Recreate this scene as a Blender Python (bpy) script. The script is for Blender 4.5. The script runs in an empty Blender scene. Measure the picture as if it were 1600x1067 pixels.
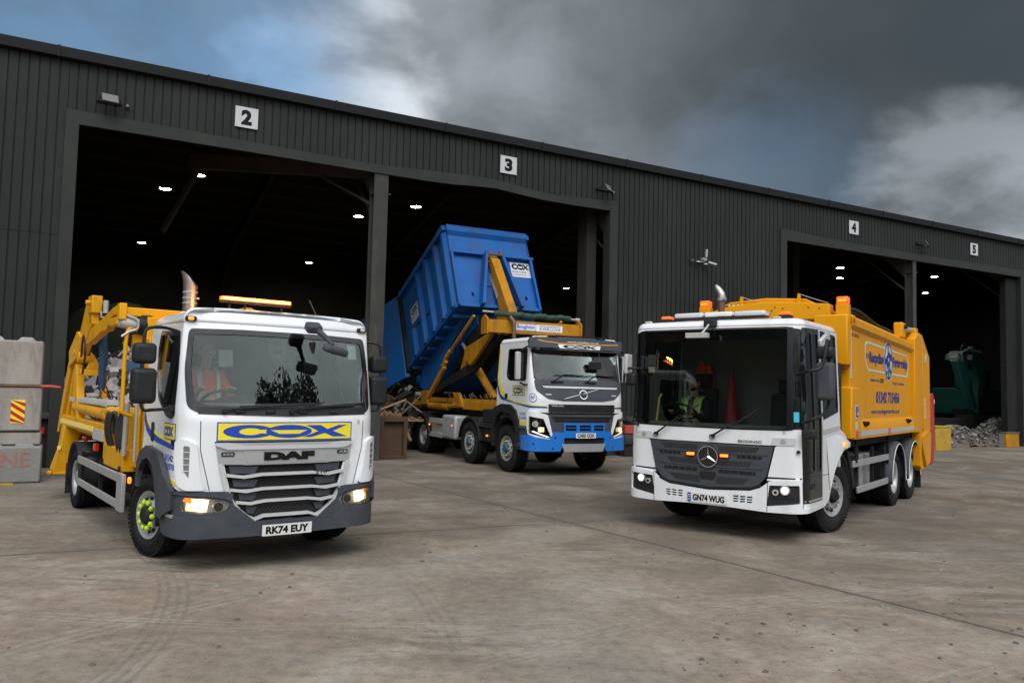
import bpy, bmesh, math, random
from math import sin, cos, pi, radians, sqrt, atan2
from mathutils import Vector, Matrix, geometry
random.seed(7)
SC_=bpy.context.scene
COL=SC_.collection
# ---------------- camera ----------------
F,PT,RL,HC=1251.8,.0626,.0236,1.84
cam=bpy.data.cameras.new('camera'); camo=bpy.data.objects.new('camera',cam); COL.objects.link(camo)
cam.sensor_width=36; cam.sensor_fit='HORIZONTAL'; cam.lens=F/1600*36; cam.clip_end=3000; cam.clip_start=.1
R0=Vector((1,0,0)); U0=Vector((0,-sin(PT),cos(PT))); B0=Vector((0,-cos(PT),-sin(PT)))
r_=R0*cos(RL)+U0*sin(RL); u_=-R0*sin(RL)+U0*cos(RL)
camo.matrix_world=Matrix(((r_.x,u_.x,B0.x,0),(r_.y,u_.y,B0.y,0),(r_.z,u_.z,B0.z,HC),(0,0,0,1)))
SC_.camera=camo
# ---------------- sky ----------------
SUN_AZ=radians(172); SUN_EL=radians(50)     # azimuth from +Y clockwise: behind the camera, a little right
wd=bpy.data.worlds.new('World'); SC_.world=wd; wd.use_nodes=True
nt=wd.node_tree; nt.nodes.clear()
def N(t,tp,**k):
    n=t.nodes.new(tp)
    for a,b in k.items():
        if a=='inp':
            for i,v in b.items():
                n.inputs[i].default_value=v
        else: setattr(n,a,b)
    return n
L=nt.links.new
out=N(nt,'ShaderNodeOutputWorld'); bg=N(nt,'ShaderNodeBackground',inp={'Strength':.1}); L(bg.outputs[0],out.inputs[0])
sky=N(nt,'ShaderNodeTexSky',sky_type='NISHITA',sun_disc=False,sun_elevation=SUN_EL,sun_rotation=SUN_AZ,altitude=50,air_density=1.0,dust_density=.6,ozone_density=1.5)
tc=N(nt,'ShaderNodeTexCoord')
def math_(t,op,a,b=None,c=None,clamp=False):
    n=N(t,'ShaderNodeMath',operation=op,use_clamp=clamp)
    for i,x in enumerate((a,b,c)):
        if x is None: continue
        if isinstance(x,(int,float)): n.inputs[i].default_value=x
        else: t.links.new(x,n.inputs[i])
    return n.outputs[0]
def ramp(t,fac,stops,interp='LINEAR'):
    n=N(t,'ShaderNodeValToRGB'); n.color_ramp.interpolation=interp
    e=n.color_ramp.elements
    while len(e)<len(stops): e.new(.5)
    for i,(p,c) in enumerate(stops):
        e[i].position=p; e[i].color=(c,c,c,1) if isinstance(c,(int,float)) else (*c,1)
    t.links.new(fac,n.inputs[0]); return n.outputs[0]
def mixc(t,f,a,b,bt='MIX'):
    n=N(t,'ShaderNodeMix',data_type='RGBA',blend_type=bt)
    for s,x in ((0,f),(6,a),(7,b)):
        if isinstance(x,(int,float)): n.inputs[s].default_value=x
        elif isinstance(x,tuple): n.inputs[s].default_value=(*x,1) if len(x)==3 else x
        else: t.links.new(x,n.inputs[s])
    return n.outputs[2]
def noise(t,vec,scale,detail=4,rough=.5,dist=0):
    n=N(t,'ShaderNodeTexNoise',inp={'Scale':scale,'Detail':detail,'Roughness':rough,'Distortion':dist})
    if vec is not None: t.links.new(vec,n.inputs['Vector'])
    return n.outputs['Fac']
def dotv(t,vec,v):
    n=N(t,'ShaderNodeVectorMath',operation='DOT_PRODUCT'); t.links.new(vec,n.inputs[0]); n.inputs[1].default_value=v; return n.outputs['Value']
D=tc.outputs['Generated']
# clouds live on a flat layer: direction divided by its height gives the cloud-sheet position
sep=N(nt,'ShaderNodeSeparateXYZ'); L(D,sep.inputs[0])
zz=math_(nt,'MAXIMUM',sep.outputs[2],.03); zz=math_(nt,'ADD',zz,.45)
cx=math_(nt,'DIVIDE',sep.outputs[0],zz); cy=math_(nt,'DIVIDE',sep.outputs[1],zz)
cmb=N(nt,'ShaderNodeCombineXYZ'); L(cx,cmb.inputs[0]); L(cy,cmb.inputs[1])
cv=cmb.outputs[0]
n1=noise(nt,cv,1.7,6,.5,.3); n2=noise(nt,cv,4.2,5,.55,.2)
def dirn(px,py):   # a compass direction of the sky where a gap or a bright bank stands
    X=(px-800)/F; Y=-(py-533.5)/F
    v=(R0*(X*cos(RL)-Y*sin(RL)*1)+U0*(Y*cos(RL)+X*sin(RL)*1)*1-B0); 
    v=r_*X+u_*Y-B0; v.normalize(); return tuple(v)
def blob(px,py,ang,soft):
    d=dotv(nt,D,dirn(px,py)); d=math_(nt,'ADD',d,math_(nt,'MULTIPLY',math_(nt,'SUBTRACT',n2,.5),.02))
    c0=cos(radians(ang+soft)); c1=cos(radians(max(ang-soft,0.01)))
    n=N(nt,'ShaderNodeMapRange',interpolation_type='SMOOTHSTEP'); L(d,n.inputs[0]); n.inputs[1].default_value=c0; n.inputs[2].default_value=c1
    return n.outputs[0]
gap=math_(nt,'MAXIMUM',math_(nt,'MULTIPLY',blob(200,60,9,9),.72),blob(425,110,2.5,4.5))
gap=math_(nt,'MAXIMUM',gap,math_(nt,'MULTIPLY',blob(1190,300,1.5,7),.22))
gap=math_(nt,'MULTIPLY',gap,ramp(nt,n2,[(.30,1),(.62,.55)]))
front=N(nt,'ShaderNodeMapRange',interpolation_type='SMOOTHSTEP'); L(sep.outputs[1],front.inputs[0]); front.inputs[1].default_value=-.5; front.inputs[2].default_value=.35
mass=ramp(nt,n1,[(.30,(.72,.90,1.05)),(.45,(1.1,1.28,1.46)),(.58,(1.6,1.8,2.0)),(.75,(2.7,2.9,3.1))])
bank=math_(nt,'MAXIMUM',math_(nt,'MULTIPLY',blob(530,150,3.5,6),1.0),math_(nt,'MAXIMUM',blob(1500,315,2.6,4.6),math_(nt,'MAXIMUM',math_(nt,'MULTIPLY',blob(640,80,7,9),.32),math_(nt,'MAXIMUM',math_(nt,'MULTIPLY',blob(880,60,6,11),.16),math_(nt,'MULTIPLY',blob(1000,290,4,9),.24)))))
bank=math_(nt,'MULTIPLY',bank,ramp(nt,n2,[(.36,.35),(.58,1)]))
mass=mixc(nt,bank,mass,(7.4,8.0,8.7))
darkb=blob(1340,150,8,12)
mass=mixc(nt,math_(nt,'MULTIPLY',darkb,.66),mass,(.50,.64,.76))
bright=ramp(nt,n1,[(.25,(8.6,9.2,9.8)),(.65,(17.5,18.2,19))])
up=N(nt,'ShaderNodeMapRange',interpolation_type='SMOOTHSTEP'); L(sep.outputs[2],up.inputs[0]); up.inputs[1].default_value=.05; up.inputs[2].default_value=.75
bright=mixc(nt,up.outputs[0],mixc(nt,.55,bright,(2.0,2.2,2.4)),mixc(nt,1.0,bright,(1.25,1.25,1.25),'MULTIPLY'))
cl=mixc(nt,front.outputs[0],bright,mass)
skyd=mixc(nt,1.0,sky.outputs[0],(1.0,1.18,1.42),'MULTIPLY')
cov=math_(nt,'SUBTRACT',1,gap)
skyd=mixc(nt,.6,skyd,(2.2,4.7,7.4))
fin=mixc(nt,cov,skyd,cl)
# below the horizon: the dull far land
hz=N(nt,'ShaderNodeMapRange'); L(sep.outputs[2],hz.inputs[0]); hz.inputs[1].default_value=-.02; hz.inputs[2].default_value=.02
fin=mixc(nt,hz.outputs[0],(1.2,1.15,1.1),fin)
L(fin,bg.inputs[0])
# ---------------- sun ----------------
sd=bpy.data.lights.new('sun','SUN'); sd.energy=1.75; sd.angle=radians(35); sd.color=(1,.975,.945)
so=bpy.data.objects.new('sun',sd); COL.objects.link(so)
sv=Vector((sin(SUN_AZ)*cos(SUN_EL),cos(SUN_AZ)*cos(SUN_EL),sin(SUN_EL)))
so.rotation_euler=sv.to_track_quat('Z','Y').to_euler(); so.location=(0,-5,30)
vs=SC_.view_settings; vs.view_transform='Standard'; vs.look='None'; vs.exposure=0; vs.gamma=1
SC_.cycles.max_bounces=8; SC_.cycles.transparent_max_bounces=12; SC_.cycles.use_denoising=True
SC_.cycles.caustics_reflective=False; SC_.cycles.caustics_refractive=False
# ---------------- materials ----------------
MM={}
LOWSPEC={'clad','flash','fascia','steel_post','inner_steel','inner_roof','push_wall','plinth_dark','rust_box','chassis','tyre','brown_steel','tarp_dark'}
def mat(name,col,rough=.5,metal=0,coat=0,var=.12,vs_=2.5,bump=0,bs=60,dirt=None,dcol=(.12,.10,.08),dsc=1.2,emit=None,estr=0,spec=.5,drough=None,streak=False):
    m=bpy.data.materials.new(name); m.use_nodes=True; t=m.node_tree; b=t.nodes['Principled BSDF']
    b.inputs['Roughness'].default_value=rough; b.inputs['Metallic'].default_value=metal; b.inputs['Coat Weight'].default_value=coat
    b.inputs['Coat Roughness'].default_value=.06; b.inputs['Specular IOR Level'].default_value=.15 if name in LOWSPEC else spec
    c=N(t,'ShaderNodeTexCoord').outputs['Object']
    if streak:
        mp=N(t,'ShaderNodeMapping'); t.links.new(c,mp.inputs[0]); mp.inputs['Scale'].default_value=(1,1,.22); cs=mp.outputs[0]
    else: cs=c
    out_=col
    if var:
        f=noise(t,c,vs_,5,.6); out_=mixc(t,f,tuple(x*(1-var) for x in col),tuple(min(1,x*(1+var)) for x in col))
    if dirt:
        f=noise(t,cs,dsc,8,.68,.2); k=ramp(t,f,[(.5-.02,0),(.72,dirt)])
        f2=noise(t,cs,dsc*9,6,.7); k=math_(t,'MULTIPLY',k,ramp(t,f2,[(.35,.3),(.6,1)]))
        out_=mixc(t,k,out_,dcol)
        rr=math_(t,'MULTIPLY_ADD',k,(drough or .8)-rough,rough); t.links.new(rr,b.inputs['Roughness'])
    if isinstance(out_,tuple): b.inputs['Base Color'].default_value=(*out_,1)
    else: t.links.new(out_,b.inputs['Base Color'])
    if bump:
        bn=N(t,'ShaderNodeBump',inp={'Strength':bump,'Distance':.01}); t.links.new(noise(t,c,bs,4,.6),bn.inputs['Height']); t.links.new(bn.outputs[0],b.inputs['Normal'])
    if emit: b.inputs['Emission Color'].default_value=(*emit,1); b.inputs['Emission Strength'].default_value=estr
    MM[name]=m; return m
def glass(name,tint,frs=1.0,rough=0.0):
    m=bpy.data.materials.new(name); m.use_nodes=True; t=m.node_tree; t.nodes.clear()
    o=N(t,'ShaderNodeOutputMaterial'); mx=N(t,'ShaderNodeMixShader'); tr=N(t,'ShaderNodeBsdfTransparent',inp={'Color':(*tint,1)})
    gl=N(t,'ShaderNodeBsdfGlossy',inp={'Roughness':rough,'Color':(.95,1,.98,1)}); fr=N(t,'ShaderNodeFresnel',inp={'IOR':1.5})
    c=N(t,'ShaderNodeTexCoord').outputs['Object']
    k=math_(t,'MULTIPLY',fr.outputs[0],frs); k=math_(t,'ADD',k,math_(t,'MULTIPLY',ramp(t,noise(t,c,2.2,6,.65),[(.45,0),(.75,1)]),.012))
    t.links.new(k,mx.inputs[0]); t.links.new(tr.outputs[0],mx.inputs[1]); t.links.new(gl.outputs[0],mx.inputs[2]); t.links.new(mx.outputs[0],o.inputs[0])
    MM[name]=m; return m
mat('white_paint',(.77,.79,.81),.30,coat=.7,var=.03,dirt=.42,dcol=(.38,.355,.32),dsc=1.1,streak=True)
mat('white_plain',(.74,.74,.73),.45,var=.03)
mat('yellow_paint',(.68,.335,.002),.45,coat=.05,spec=.25,var=.12,dirt=.5,dcol=(.24,.12,.02),dsc=1.8,streak=True)
mat('old_yellow',(.42,.185,.005),.55,spec=.25,var=.3,dirt=.9,dcol=(.085,.05,.025),dsc=2.4,streak=True)
mat('body_yellow',(.70,.30,.001),.4,coat=.08,spec=.25,var=.06,dirt=.3,dcol=(.33,.16,.02),dsc=1.0,streak=True)
mat('blue_bin',(.005,.09,.32),.5,spec=.25,var=.28,vs_=1.6,dirt=.85,dcol=(.055,.06,.07),dsc=2.2,streak=True,bump=.15,bs=14)
mat('blue_bumper',(.012,.17,.60),.35,coat=.3,var=.08,dirt=.3,dcol=(.1,.13,.2),dsc=2)
mat('blue_ink',(.012,.06,.42),.4,var=0)
mat('navy_ink',(.02,.035,.19),.4,var=0)
mat('yellow_ink',(.86,.72,.02),.4,var=0)
mat('black_ink',(.010,.010,.011),.5,var=0,spec=.12)
mat('grey_plastic',(.052,.059,.072),.6,spec=.28,var=.1,dirt=.35,dcol=(.14,.125,.11),dsc=2.5,bump=.05,bs=200)
mat('black_plastic',(.016,.017,.019),.5,spec=.28,var=.15,dirt=.35,dcol=(.07,.065,.06),dsc=3,bump=.05,bs=250)
mat('black_gloss',(.008,.009,.011),.12,coat=.5,var=0)
mat('chassis',(.016,.016,.017),.65,var=.3,dirt=.6,dcol=(.08,.07,.058),dsc=3,bump=.3,bs=30)
mat('dark_inside',(.006,.006,.006),.9,var=0)
mat('silver',(.50,.51,.52),.38,metal=.55,var=.05,dirt=.2,dcol=(.3,.28,.26),dsc=4)
mat('silver_bar',(.62,.63,.64),.32,metal=.25,var=.04,dirt=.2,dcol=(.35,.33,.3),dsc=4)
mat('alu_rail',(.42,.43,.44),.45,metal=.4,var=.08,dirt=.4,dcol=(.18,.165,.15),dsc=3)
mat('chrome',(.75,.75,.76),.12,metal=1,var=0)
mat('stainless',(.50,.46,.42),.32,metal=.9,var=.2,vs_=6,dirt=.5,dcol=(.18,.12,.08),dsc=5)
mat('rusty',(.15,.075,.04),.8,metal=.1,var=.5,vs_=6,dirt=.7,dcol=(.06,.035,.025),dsc=4,bump=.3,bs=60)
mat('exhaust_brown',(.17,.10,.07),.55,metal=.6,var=.35,vs_=8)
mat('tyre',(.016,.016,.017),.8,var=.3,vs_=6,dirt=.55,dcol=(.07,.062,.052),dsc=3,bump=.25,bs=90)
mat('rim_grey',(.36,.37,.38),.45,metal=.35,var=.15,vs_=8,dirt=.6,dcol=(.13,.11,.09),dsc=6)
mat('hub_blue',(.025,.085,.20),.5,var=.2,dirt=.5,dcol=(.08,.07,.06),dsc=8)
mat('nut_lime',(.50,.74,.04),.5,var=0)
mat('nut_dull',(.30,.36,.12),.6,var=.2)
mat('red_paint',(.50,.012,.02),.35,coat=.3,var=.1,dirt=.4,dcol=(.14,.02,.02),dsc=2)
mat('red_dark',(.28,.015,.015),.5,var=.2)
mat('red_rubber',(.40,.055,.035),.6,var=.15)
mat('lens_clear',(.55,.56,.58),.08,coat=1,var=0)
mat('lens_chrome',(.70,.70,.70),.2,metal=.5,var=0)
mat('lamp_warm',(1,.9,.7),.3,var=0,emit=(1,.62,.28),estr=2.1)
mat('lamp_hot',(1,.95,.85),.3,var=0,emit=(1,.86,.6),estr=9)
mat('lamp_cool',(1,1,.9),.3,var=0,emit=(1,.96,.72),estr=3.2)
mat('amber_lit',(1,.35,.02),.3,var=0,emit=(1,.055,.002),estr=7)
mat('amber_bar_lit',(1,.4,.03),.3,var=0,emit=(1,.36,.08),estr=12)
mat('amber_dark',(.75,.16,.012),.2,coat=.6,var=0,emit=(1,.07,.003),estr=.9)
mat('amber_lens',(.8,.25,.03),.25,coat=.5,var=0,emit=(1,.27,.02),estr=1.3)
mat('red_lens',(.55,.03,.015),.2,coat=.6,var=0,emit=(1,.05,.01),estr=.12)
mat('reflective',(.95,.80,.16),.3,var=.05)
mat('strip_grey',(.45,.45,.44),.4,var=.08)
mat('plate_white',(.72,.72,.70),.35,var=.02)
mat('cyan_sticker',(.05,.50,.68),.4,var=.1)
mat('pale_sticker',(.50,.58,.55),.5,var=.05)
mat('orange_vest',(.98,.11,.03),.7,var=.08)
mat('lime_vest',(.62,.98,.05),.7,var=.08)
mat('vest_strip',(.55,.56,.56),.5,var=.05)
mat('skin',(.52,.29,.20),.55,var=.08,vs_=20)
mat('skin_dark',(.09,.05,.035),.6,var=.05)
mat('hair',(.03,.018,.012),.7,var=.3,vs_=60,bump=.5,bs=200)
mat('eye_white',(.7,.68,.66),.3,var=0)
mat('dark_cloth',(.018,.02,.028),.85,var=.2,vs_=20)
mat('seat_cloth',(.03,.032,.036),.85,var=.25,vs_=14)
mat('cab_trim',(.045,.047,.05),.6,var=.1)
mat('cab_trim_pale',(.16,.165,.16),.65,var=.1)
mat('tarp_green',(.008,.045,.035),.5,var=.3,vs_=6,bump=.4,bs=14)
mat('tarp_dark',(.035,.042,.03),.7,var=.4,vs_=3,bump=.6,bs=5)
mat('blue_strap',(.012,.045,.10),.8,var=.45,vs_=16,bump=.8,bs=30)
mat('chain',(.10,.06,.045),.5,metal=.7,var=.4,vs_=30)
mat('hose',(.012,.013,.014),.55,var=.2)
mat('green_paint',(.010,.10,.085),.5,var=.25,dirt=.7,dcol=(.02,.035,.03),dsc=2.5)
mat('timber',(.28,.17,.09),.8,var=.3,vs_=8,bump=.4,bs=40)
mat('rust_box',(.085,.052,.032),.8,var=.45,vs_=3,dirt=.75,dcol=(.07,.045,.03),dsc=1.8,streak=True,bump=.3,bs=30)
mat('clad',(.0215,.0245,.0235),.55,var=.24,vs_=.6,dirt=.4,dcol=(.048,.048,.043),dsc=.7,streak=True)
mat('flash',(.031,.034,.032),.5,var=.16,vs_=.8,dirt=.45,dcol=(.062,.06,.053),dsc=.8)
mat('fascia',(.011,.012,.0125),.5,var=.15,vs_=.6)
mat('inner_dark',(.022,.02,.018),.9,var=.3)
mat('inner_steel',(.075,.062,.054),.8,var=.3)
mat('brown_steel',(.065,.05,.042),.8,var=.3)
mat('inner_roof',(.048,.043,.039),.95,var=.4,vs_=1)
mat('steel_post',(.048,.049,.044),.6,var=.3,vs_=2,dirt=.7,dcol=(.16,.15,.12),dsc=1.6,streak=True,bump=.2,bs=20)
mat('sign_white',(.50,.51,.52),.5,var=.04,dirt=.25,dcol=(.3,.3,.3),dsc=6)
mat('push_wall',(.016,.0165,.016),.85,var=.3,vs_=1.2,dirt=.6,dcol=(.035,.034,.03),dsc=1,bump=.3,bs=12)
mat('plinth_dark',(.035,.022,.018),.85,var=.4,vs_=2,bump=.3,bs=20)
mat('concrete',(.33,.30,.275),.85,var=.2,vs_=1.4,dirt=.85,dcol=(.13,.11,.09),dsc=1.6,streak=True,bump=.5,bs=22)
mat('concrete_low',(.22,.22,.205),.85,var=.16,vs_=2,dirt=.5,dcol=(.13,.12,.10),dsc=2.2,bump=.5,bs=22)
mat('block_yellow',(.42,.26,.02),.7,var=.25,dirt=.6,dcol=(.12,.09,.05),dsc=3,bump=.2,bs=20)
mat('red_graffiti',(.34,.15,.13),.9,var=.35,vs_=14)
mat('camera_white',(.42,.43,.43),.4,var=.03)
mat('flood_face',(.15,.145,.14),.3,var=.03)
mat('highbay',(1,1,.9),.4,var=0,emit=(.93,1,.82),estr=170)
mat('soil',(.11,.09,.07),.95,var=.4,vs_=8)
mat('paper_litter',(.60,.56,.56),.85,var=.4,vs_=9)
mat('dark_litter',(.05,.045,.04),.85,var=.5,vs_=9)
mat('leaf',(.035,.06,.018),.7,var=.5,vs_=2)
mat('bark',(.08,.06,.045),.9,var=.3)
glass('windscreen',(.86,.90,.88),1.1)
glass('dark_glass',(.82,.86,.84),.8)
glass('lamp_glass',(.92,.92,.92),.8)
glass('smoke_glass',(.52,.56,.55),.9)
# mesh grille: dark with honeycomb openings, measured in metres on the panel's own surface
def grille_mat(name,col,sc):
    m=mat(name,col,.5,var=.1); t=m.node_tree; b=t.nodes['Principled BSDF']
    uv=N(t,'ShaderNodeTexCoord').outputs['UV']; mp=N(t,'ShaderNodeMapping'); t.links.new(uv,mp.inputs[0]); mp.inputs['Scale'].default_value=(sc,sc*1.7,1)
    br=N(t,'ShaderNodeTexBrick',inp={'Scale':1,'Mortar Size':.09,'Mortar Smooth':.1,'Brick Width':1,'Row Height':1}); t.links.new(mp.outputs[0],br.inputs[0])
    c=mixc(t,br.outputs['Fac'],(.003,.003,.003),col); t.links.new(c,b.inputs['Base Color'])
    bn=N(t,'ShaderNodeBump',inp={'Strength':1,'Distance':.01}); t.links.new(br.outputs['Fac'],bn.inputs['Height']); t.links.new(bn.outputs[0],b.inputs['Normal'])
    return m
grille_mat('mesh_grille',(.045,.047,.05),26)
grille_mat('mesh_grille_fine',(.085,.083,.085),48)
# ---------------- building blocks ----------------
def tag(o,label=None,cat=None,group=None,kind=None):
    if label: o['label']=label
    if cat: o['category']=cat
    if group: o['group']=group
    if kind: o['kind']=kind
    return o
def thing(name,label,cat,loc=(0,0,0),rz=0,group=None,parent=None):
    o=bpy.data.objects.new(name,None); COL.objects.link(o); o.location=loc; o.rotation_euler=(0,0,rz); o.empty_display_size=.2
    return tag(o,label,cat,group)
def link(name,me,parent=None,loc=None):
    o=bpy.data.objects.new(name,me); COL.objects.link(o)
    if parent is not None: o.parent=parent
    if loc: o.location=loc
    return o
class MB:
    def __init__(s): s.v=[];s.f=[];s.m=[];s.mi=0;s.T=Matrix.Identity(4)
    def add(s,vs,fs,mi=None):
        k=len(s.v); s.v+=[tuple(s.T@Vector(p)) for p in vs]; s.f+=[tuple(i+k for i in f) for f in fs]; s.m+=[s.mi if mi is None else mi]*len(fs); return s
    def box(s,c,d,rot=None,mi=None):
        h=[x/2 for x in d]; P=[Vector((sx*h[0],sy*h[1],sz*h[2])) for sz in(-1,1) for sy in(-1,1) for sx in(-1,1)]
        if rot is not None:
            R=rot if isinstance(rot,Matrix) else Matrix.Rotation(rot[2],3,'Z')@Matrix.Rotation(rot[1],3,'Y')@Matrix.Rotation(rot[0],3,'X')
            P=[R@p for p in P]
        c=Vector(c); return s.add([p+c for p in P],[(0,2,3,1),(4,5,7,6),(0,1,5,4),(2,6,7,3),(0,4,6,2),(1,3,7,5)],mi)
    def b2(s,a,b,mi=None): return s.box([(x+y)/2 for x,y in zip(a,b)],[abs(x-y) for x,y in zip(a,b)],None,mi)
    def bar(s,p,q,w,h,up=(0,0,1),mi=None):
        p=Vector(p);q=Vector(q);d=(q-p);l=d.length;d.normalize();u=Vector(up)
        if abs(d.dot(u))>.95:u=Vector((1,0,0))
        y=u.cross(d).normalized();z=d.cross(y); R=Matrix((d,y,z)).transposed()
        return s.box((p+q)/2,(l,w,h),R,mi)
    def prism(s,pts,y0,y1,plane='XZ',mi=None):
        n=len(pts)
        def m(a,b,c):
            return {'XZ':(a,c,b),'YZ':(c,a,b),'XY':(a,b,c)}[plane]
        A=sum(pts[i][0]*pts[(i+1)%n][1]-pts[(i+1)%n][0]*pts[i][1] for i in range(n))
        V=[m(a,b,y0) for a,b in pts]+[m(a,b,y1) for a,b in pts]
        F_=[tuple(range(n)),tuple(range(2*n-1,n-1,-1))]+[(i,i+n,(i+1)%n+n,(i+1)%n) for i in range(n)]
        return s.add(V,F_,mi)
    def cyl(s,p,q,r,r2=None,n=20,mi=None,cap=True):
        p=Vector(p);q=Vector(q);d=(q-p).normalized();u=Vector((0,0,1)) if abs(d.z)<.9 else Vector((1,0,0))
        a=u.cross(d).normalized();b=d.cross(a);r2=r if r2 is None else r2
        V=[p+(a*cos(2*pi*i/n)+b*sin(2*pi*i/n))*r for i in range(n)]+[q+(a*cos(2*pi*i/n)+b*sin(2*pi*i/n))*r2 for i in range(n)]
        F_=[(i,(i+1)%n,(i+1)%n+n,i+n) for i in range(n)]
        if cap: F_+=[tuple(range(n-1,-1,-1)),tuple(range(n,2*n))]
        return s.add(V,F_,mi)
    def tube(s,pts,r,n=10,mi=None,sub=0):
        P=[Vector(p) for p in pts]; nr=len(P)
        if sub:
            Q=[]
            for i in range(len(P)-1):
                p0=P[max(i-1,0)];p1=P[i];p2=P[i+1];p3=P[min(i+2,len(P)-1)]
                for k in range(sub):
                    t=k/sub;Q.append(.5*((2*p1)+(p2-p0)*t+(2*p0-5*p1+4*p2-p3)*t*t+(3*p1-p0-3*p2+p3)*t**3))
            Q.append(P[-1]);P=Q
        if isinstance(r,(list,tuple)):
            r=[r[min(int(i*(nr-1)/max(1,len(P)-1)),nr-1)]+(r[min(int(i*(nr-1)/max(1,len(P)-1))+1,nr-1)]-r[min(int(i*(nr-1)/max(1,len(P)-1)),nr-1)])*((i*(nr-1)/max(1,len(P)-1))%1) for i in range(len(P))]
        V=[];a=None
        for i,p in enumerate(P):
            d=(P[min(i+1,len(P)-1)]-P[max(i-1,0)]).normalized()
            if a is None:
                u=Vector((0,0,1)) if abs(d.z)<.9 else Vector((1,0,0)); a=u.cross(d).normalized()
            else: a=(a-d*a.dot(d)).normalized()
            b=d.cross(a); rr=r[i] if isinstance(r,(list,tuple)) else r
            V+=[p+(a*cos(2*pi*j/n)+b*sin(2*pi*j/n))*rr for j in range(n)]
        m=len(P);F_=[(i*n+j,i*n+(j+1)%n,(i+1)*n+(j+1)%n,(i+1)*n+j) for i in range(m-1) for j in range(n)]
        F_+=[tuple(range(n-1,-1,-1)),tuple(range((m-1)*n,m*n))]
        return s.add(V,F_,mi)
    def lathe(s,prof,n=48,ax='Y',mi=None,closed=False):
        V=[];m=len(prof)
        for i in range(n):
            t=2*pi*i/n
            for (h,r) in prof: V.append({'Y':(r*cos(t),h,r*sin(t)),'Z':(r*cos(t),r*sin(t),h),'X':(h,r*cos(t),r*sin(t))}[ax])
        F_=[]
        for i in range(n):
            for j in range(m if closed else m-1):
                j2=(j+1)%m; F_.append((i*m+j,i*m+j2,((i+1)%n)*m+j2,((i+1)%n)*m+j))
        return s.add(V,F_,mi)
    def build(s,name,mats,parent=None,bevel=0,smooth=35,loc=None,seg=2):
        me=bpy.data.meshes.new(name); me.from_pydata(s.v,[],s.f)
        mats=mats if isinstance(mats,(list,tuple)) else [mats]
        for m in mats: me.materials.append(MM[m])
        for p,i in zip(me.polygons,s.m): p.material_index=min(i,len(mats)-1)
        bm=bmesh.new(); bm.from_mesh(me); bmesh.ops.recalc_face_normals(bm,faces=bm.faces); bm.to_mesh(me); bm.free()
        if smooth: 
            me.shade_smooth(); me.set_sharp_from_angle(angle=radians(smooth))
        o=link(name,me,parent,loc)
        if bevel:
            b=o.modifiers.new('b','BEVEL'); b.width=bevel; b.segments=seg; b.limit_method='ANGLE'; b.angle_limit=radians(40); b.harden_normals=False
        return o
class Surf:
    def __init__(s,W,X0,crown,Rc,sb,tb=((0,0),(9,0)),grow=0.0):
        s.W,s.X0,s.crown,s.Rc,s.sb,s.tb,s.grow=W,X0,crown,Rc,sb,tb,grow
        a0=0
        for _ in range(20):
            yf=W-Rc*(1-sin(a0)); a0=math.atan(2*crown/yf)
        s.yf=yf;s.a0=a0;s.ua=yf*(1+(2*crown/yf)**2/6);s.ub=s.ua+Rc*(pi/2-a0);s.cx=X0-crown-Rc*cos(a0)
    def plan(s,u):
        sg=-1 if u<0 else 1;u=abs(u)
        if u<s.ua:
            y=s.yf*u/s.ua;a=math.atan(2*s.crown*y/s.yf**2);x=s.X0-s.crown*(y/s.yf)**2
        elif u<s.ub:
            a=s.a0+(u-s.ua)/s.Rc;x=s.cx+s.Rc*cos(a);y=s.W-s.Rc+s.Rc*sin(a)
        else: a=pi/2;x=s.cx-(u-s.ub);y=s.W
        return x,sg*y,cos(a),sg*sin(a)
    @staticmethod
    def ip(t,v):
        if v<=t[0][0]:return t[0][1]
        for (a,p),(b,q) in zip(t,t[1:]):
            if v<=b: return p+(q-p)*(v-a)/(b-a)
        return t[-1][1]
    def __call__(s,u,v,off=0.0):
        x,y,nx,ny=s.plan(u);o=off+s.grow
        return Vector((x-s.ip(s.sb,v)*nx+o*nx,y-s.ip(s.tb,v)*ny+o*ny,v))
SA=Surf(1.07,-.05,.07,.27,((0,0),(1.5,.0),(1.6,.04),(2.45,.27),(2.62,.36)),((0,0),(1.6,0),(2.6,.07)))
SCc=Surf(1.25,-.03,.06,.22,((0,0),(1.42,.0),(2.75,.045),(2.9,.10)),((0,0),(1.45,0),(2.9,.06)))
SB=Surf(1.22,-.08,.08,.3,((0,0),(1.7,.0),(2.05,.08),(2.85,.36),(3.1,.45)),((0,0),(2.0,0),(3.05,.07)))
def flat(o,ex,ey,n):
    o,ex,ey,n=Vector(o),Vector(ex),Vector(ey),Vector(n)
    return lambda u,v,off=0: o+ex*u+ey*v+n*off
def inside(p,poly):
    x,y=p;c=False;n=len(poly)
    for i in range(n):
        x1,y1=poly[i];x2,y2=poly[i-1]
        if (y1>y)!=(y2>y) and x<(x2-x1)*(y-y1)/(y2-y1)+x1: c=not c
    return c
def refine(poly,res):
    o=[];n=len(poly)
    for i in range(n):
        a=poly[i];b=poly[(i+1)%n];k=max(1,int(math.hypot(b[0]-a[0],b[1]-a[1])/res+.5))
        o+=[(a[0]+(b[0]-a[0])*j/k,a[1]+(b[1]-a[1])*j/k) for j in range(k)]
    return o
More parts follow.
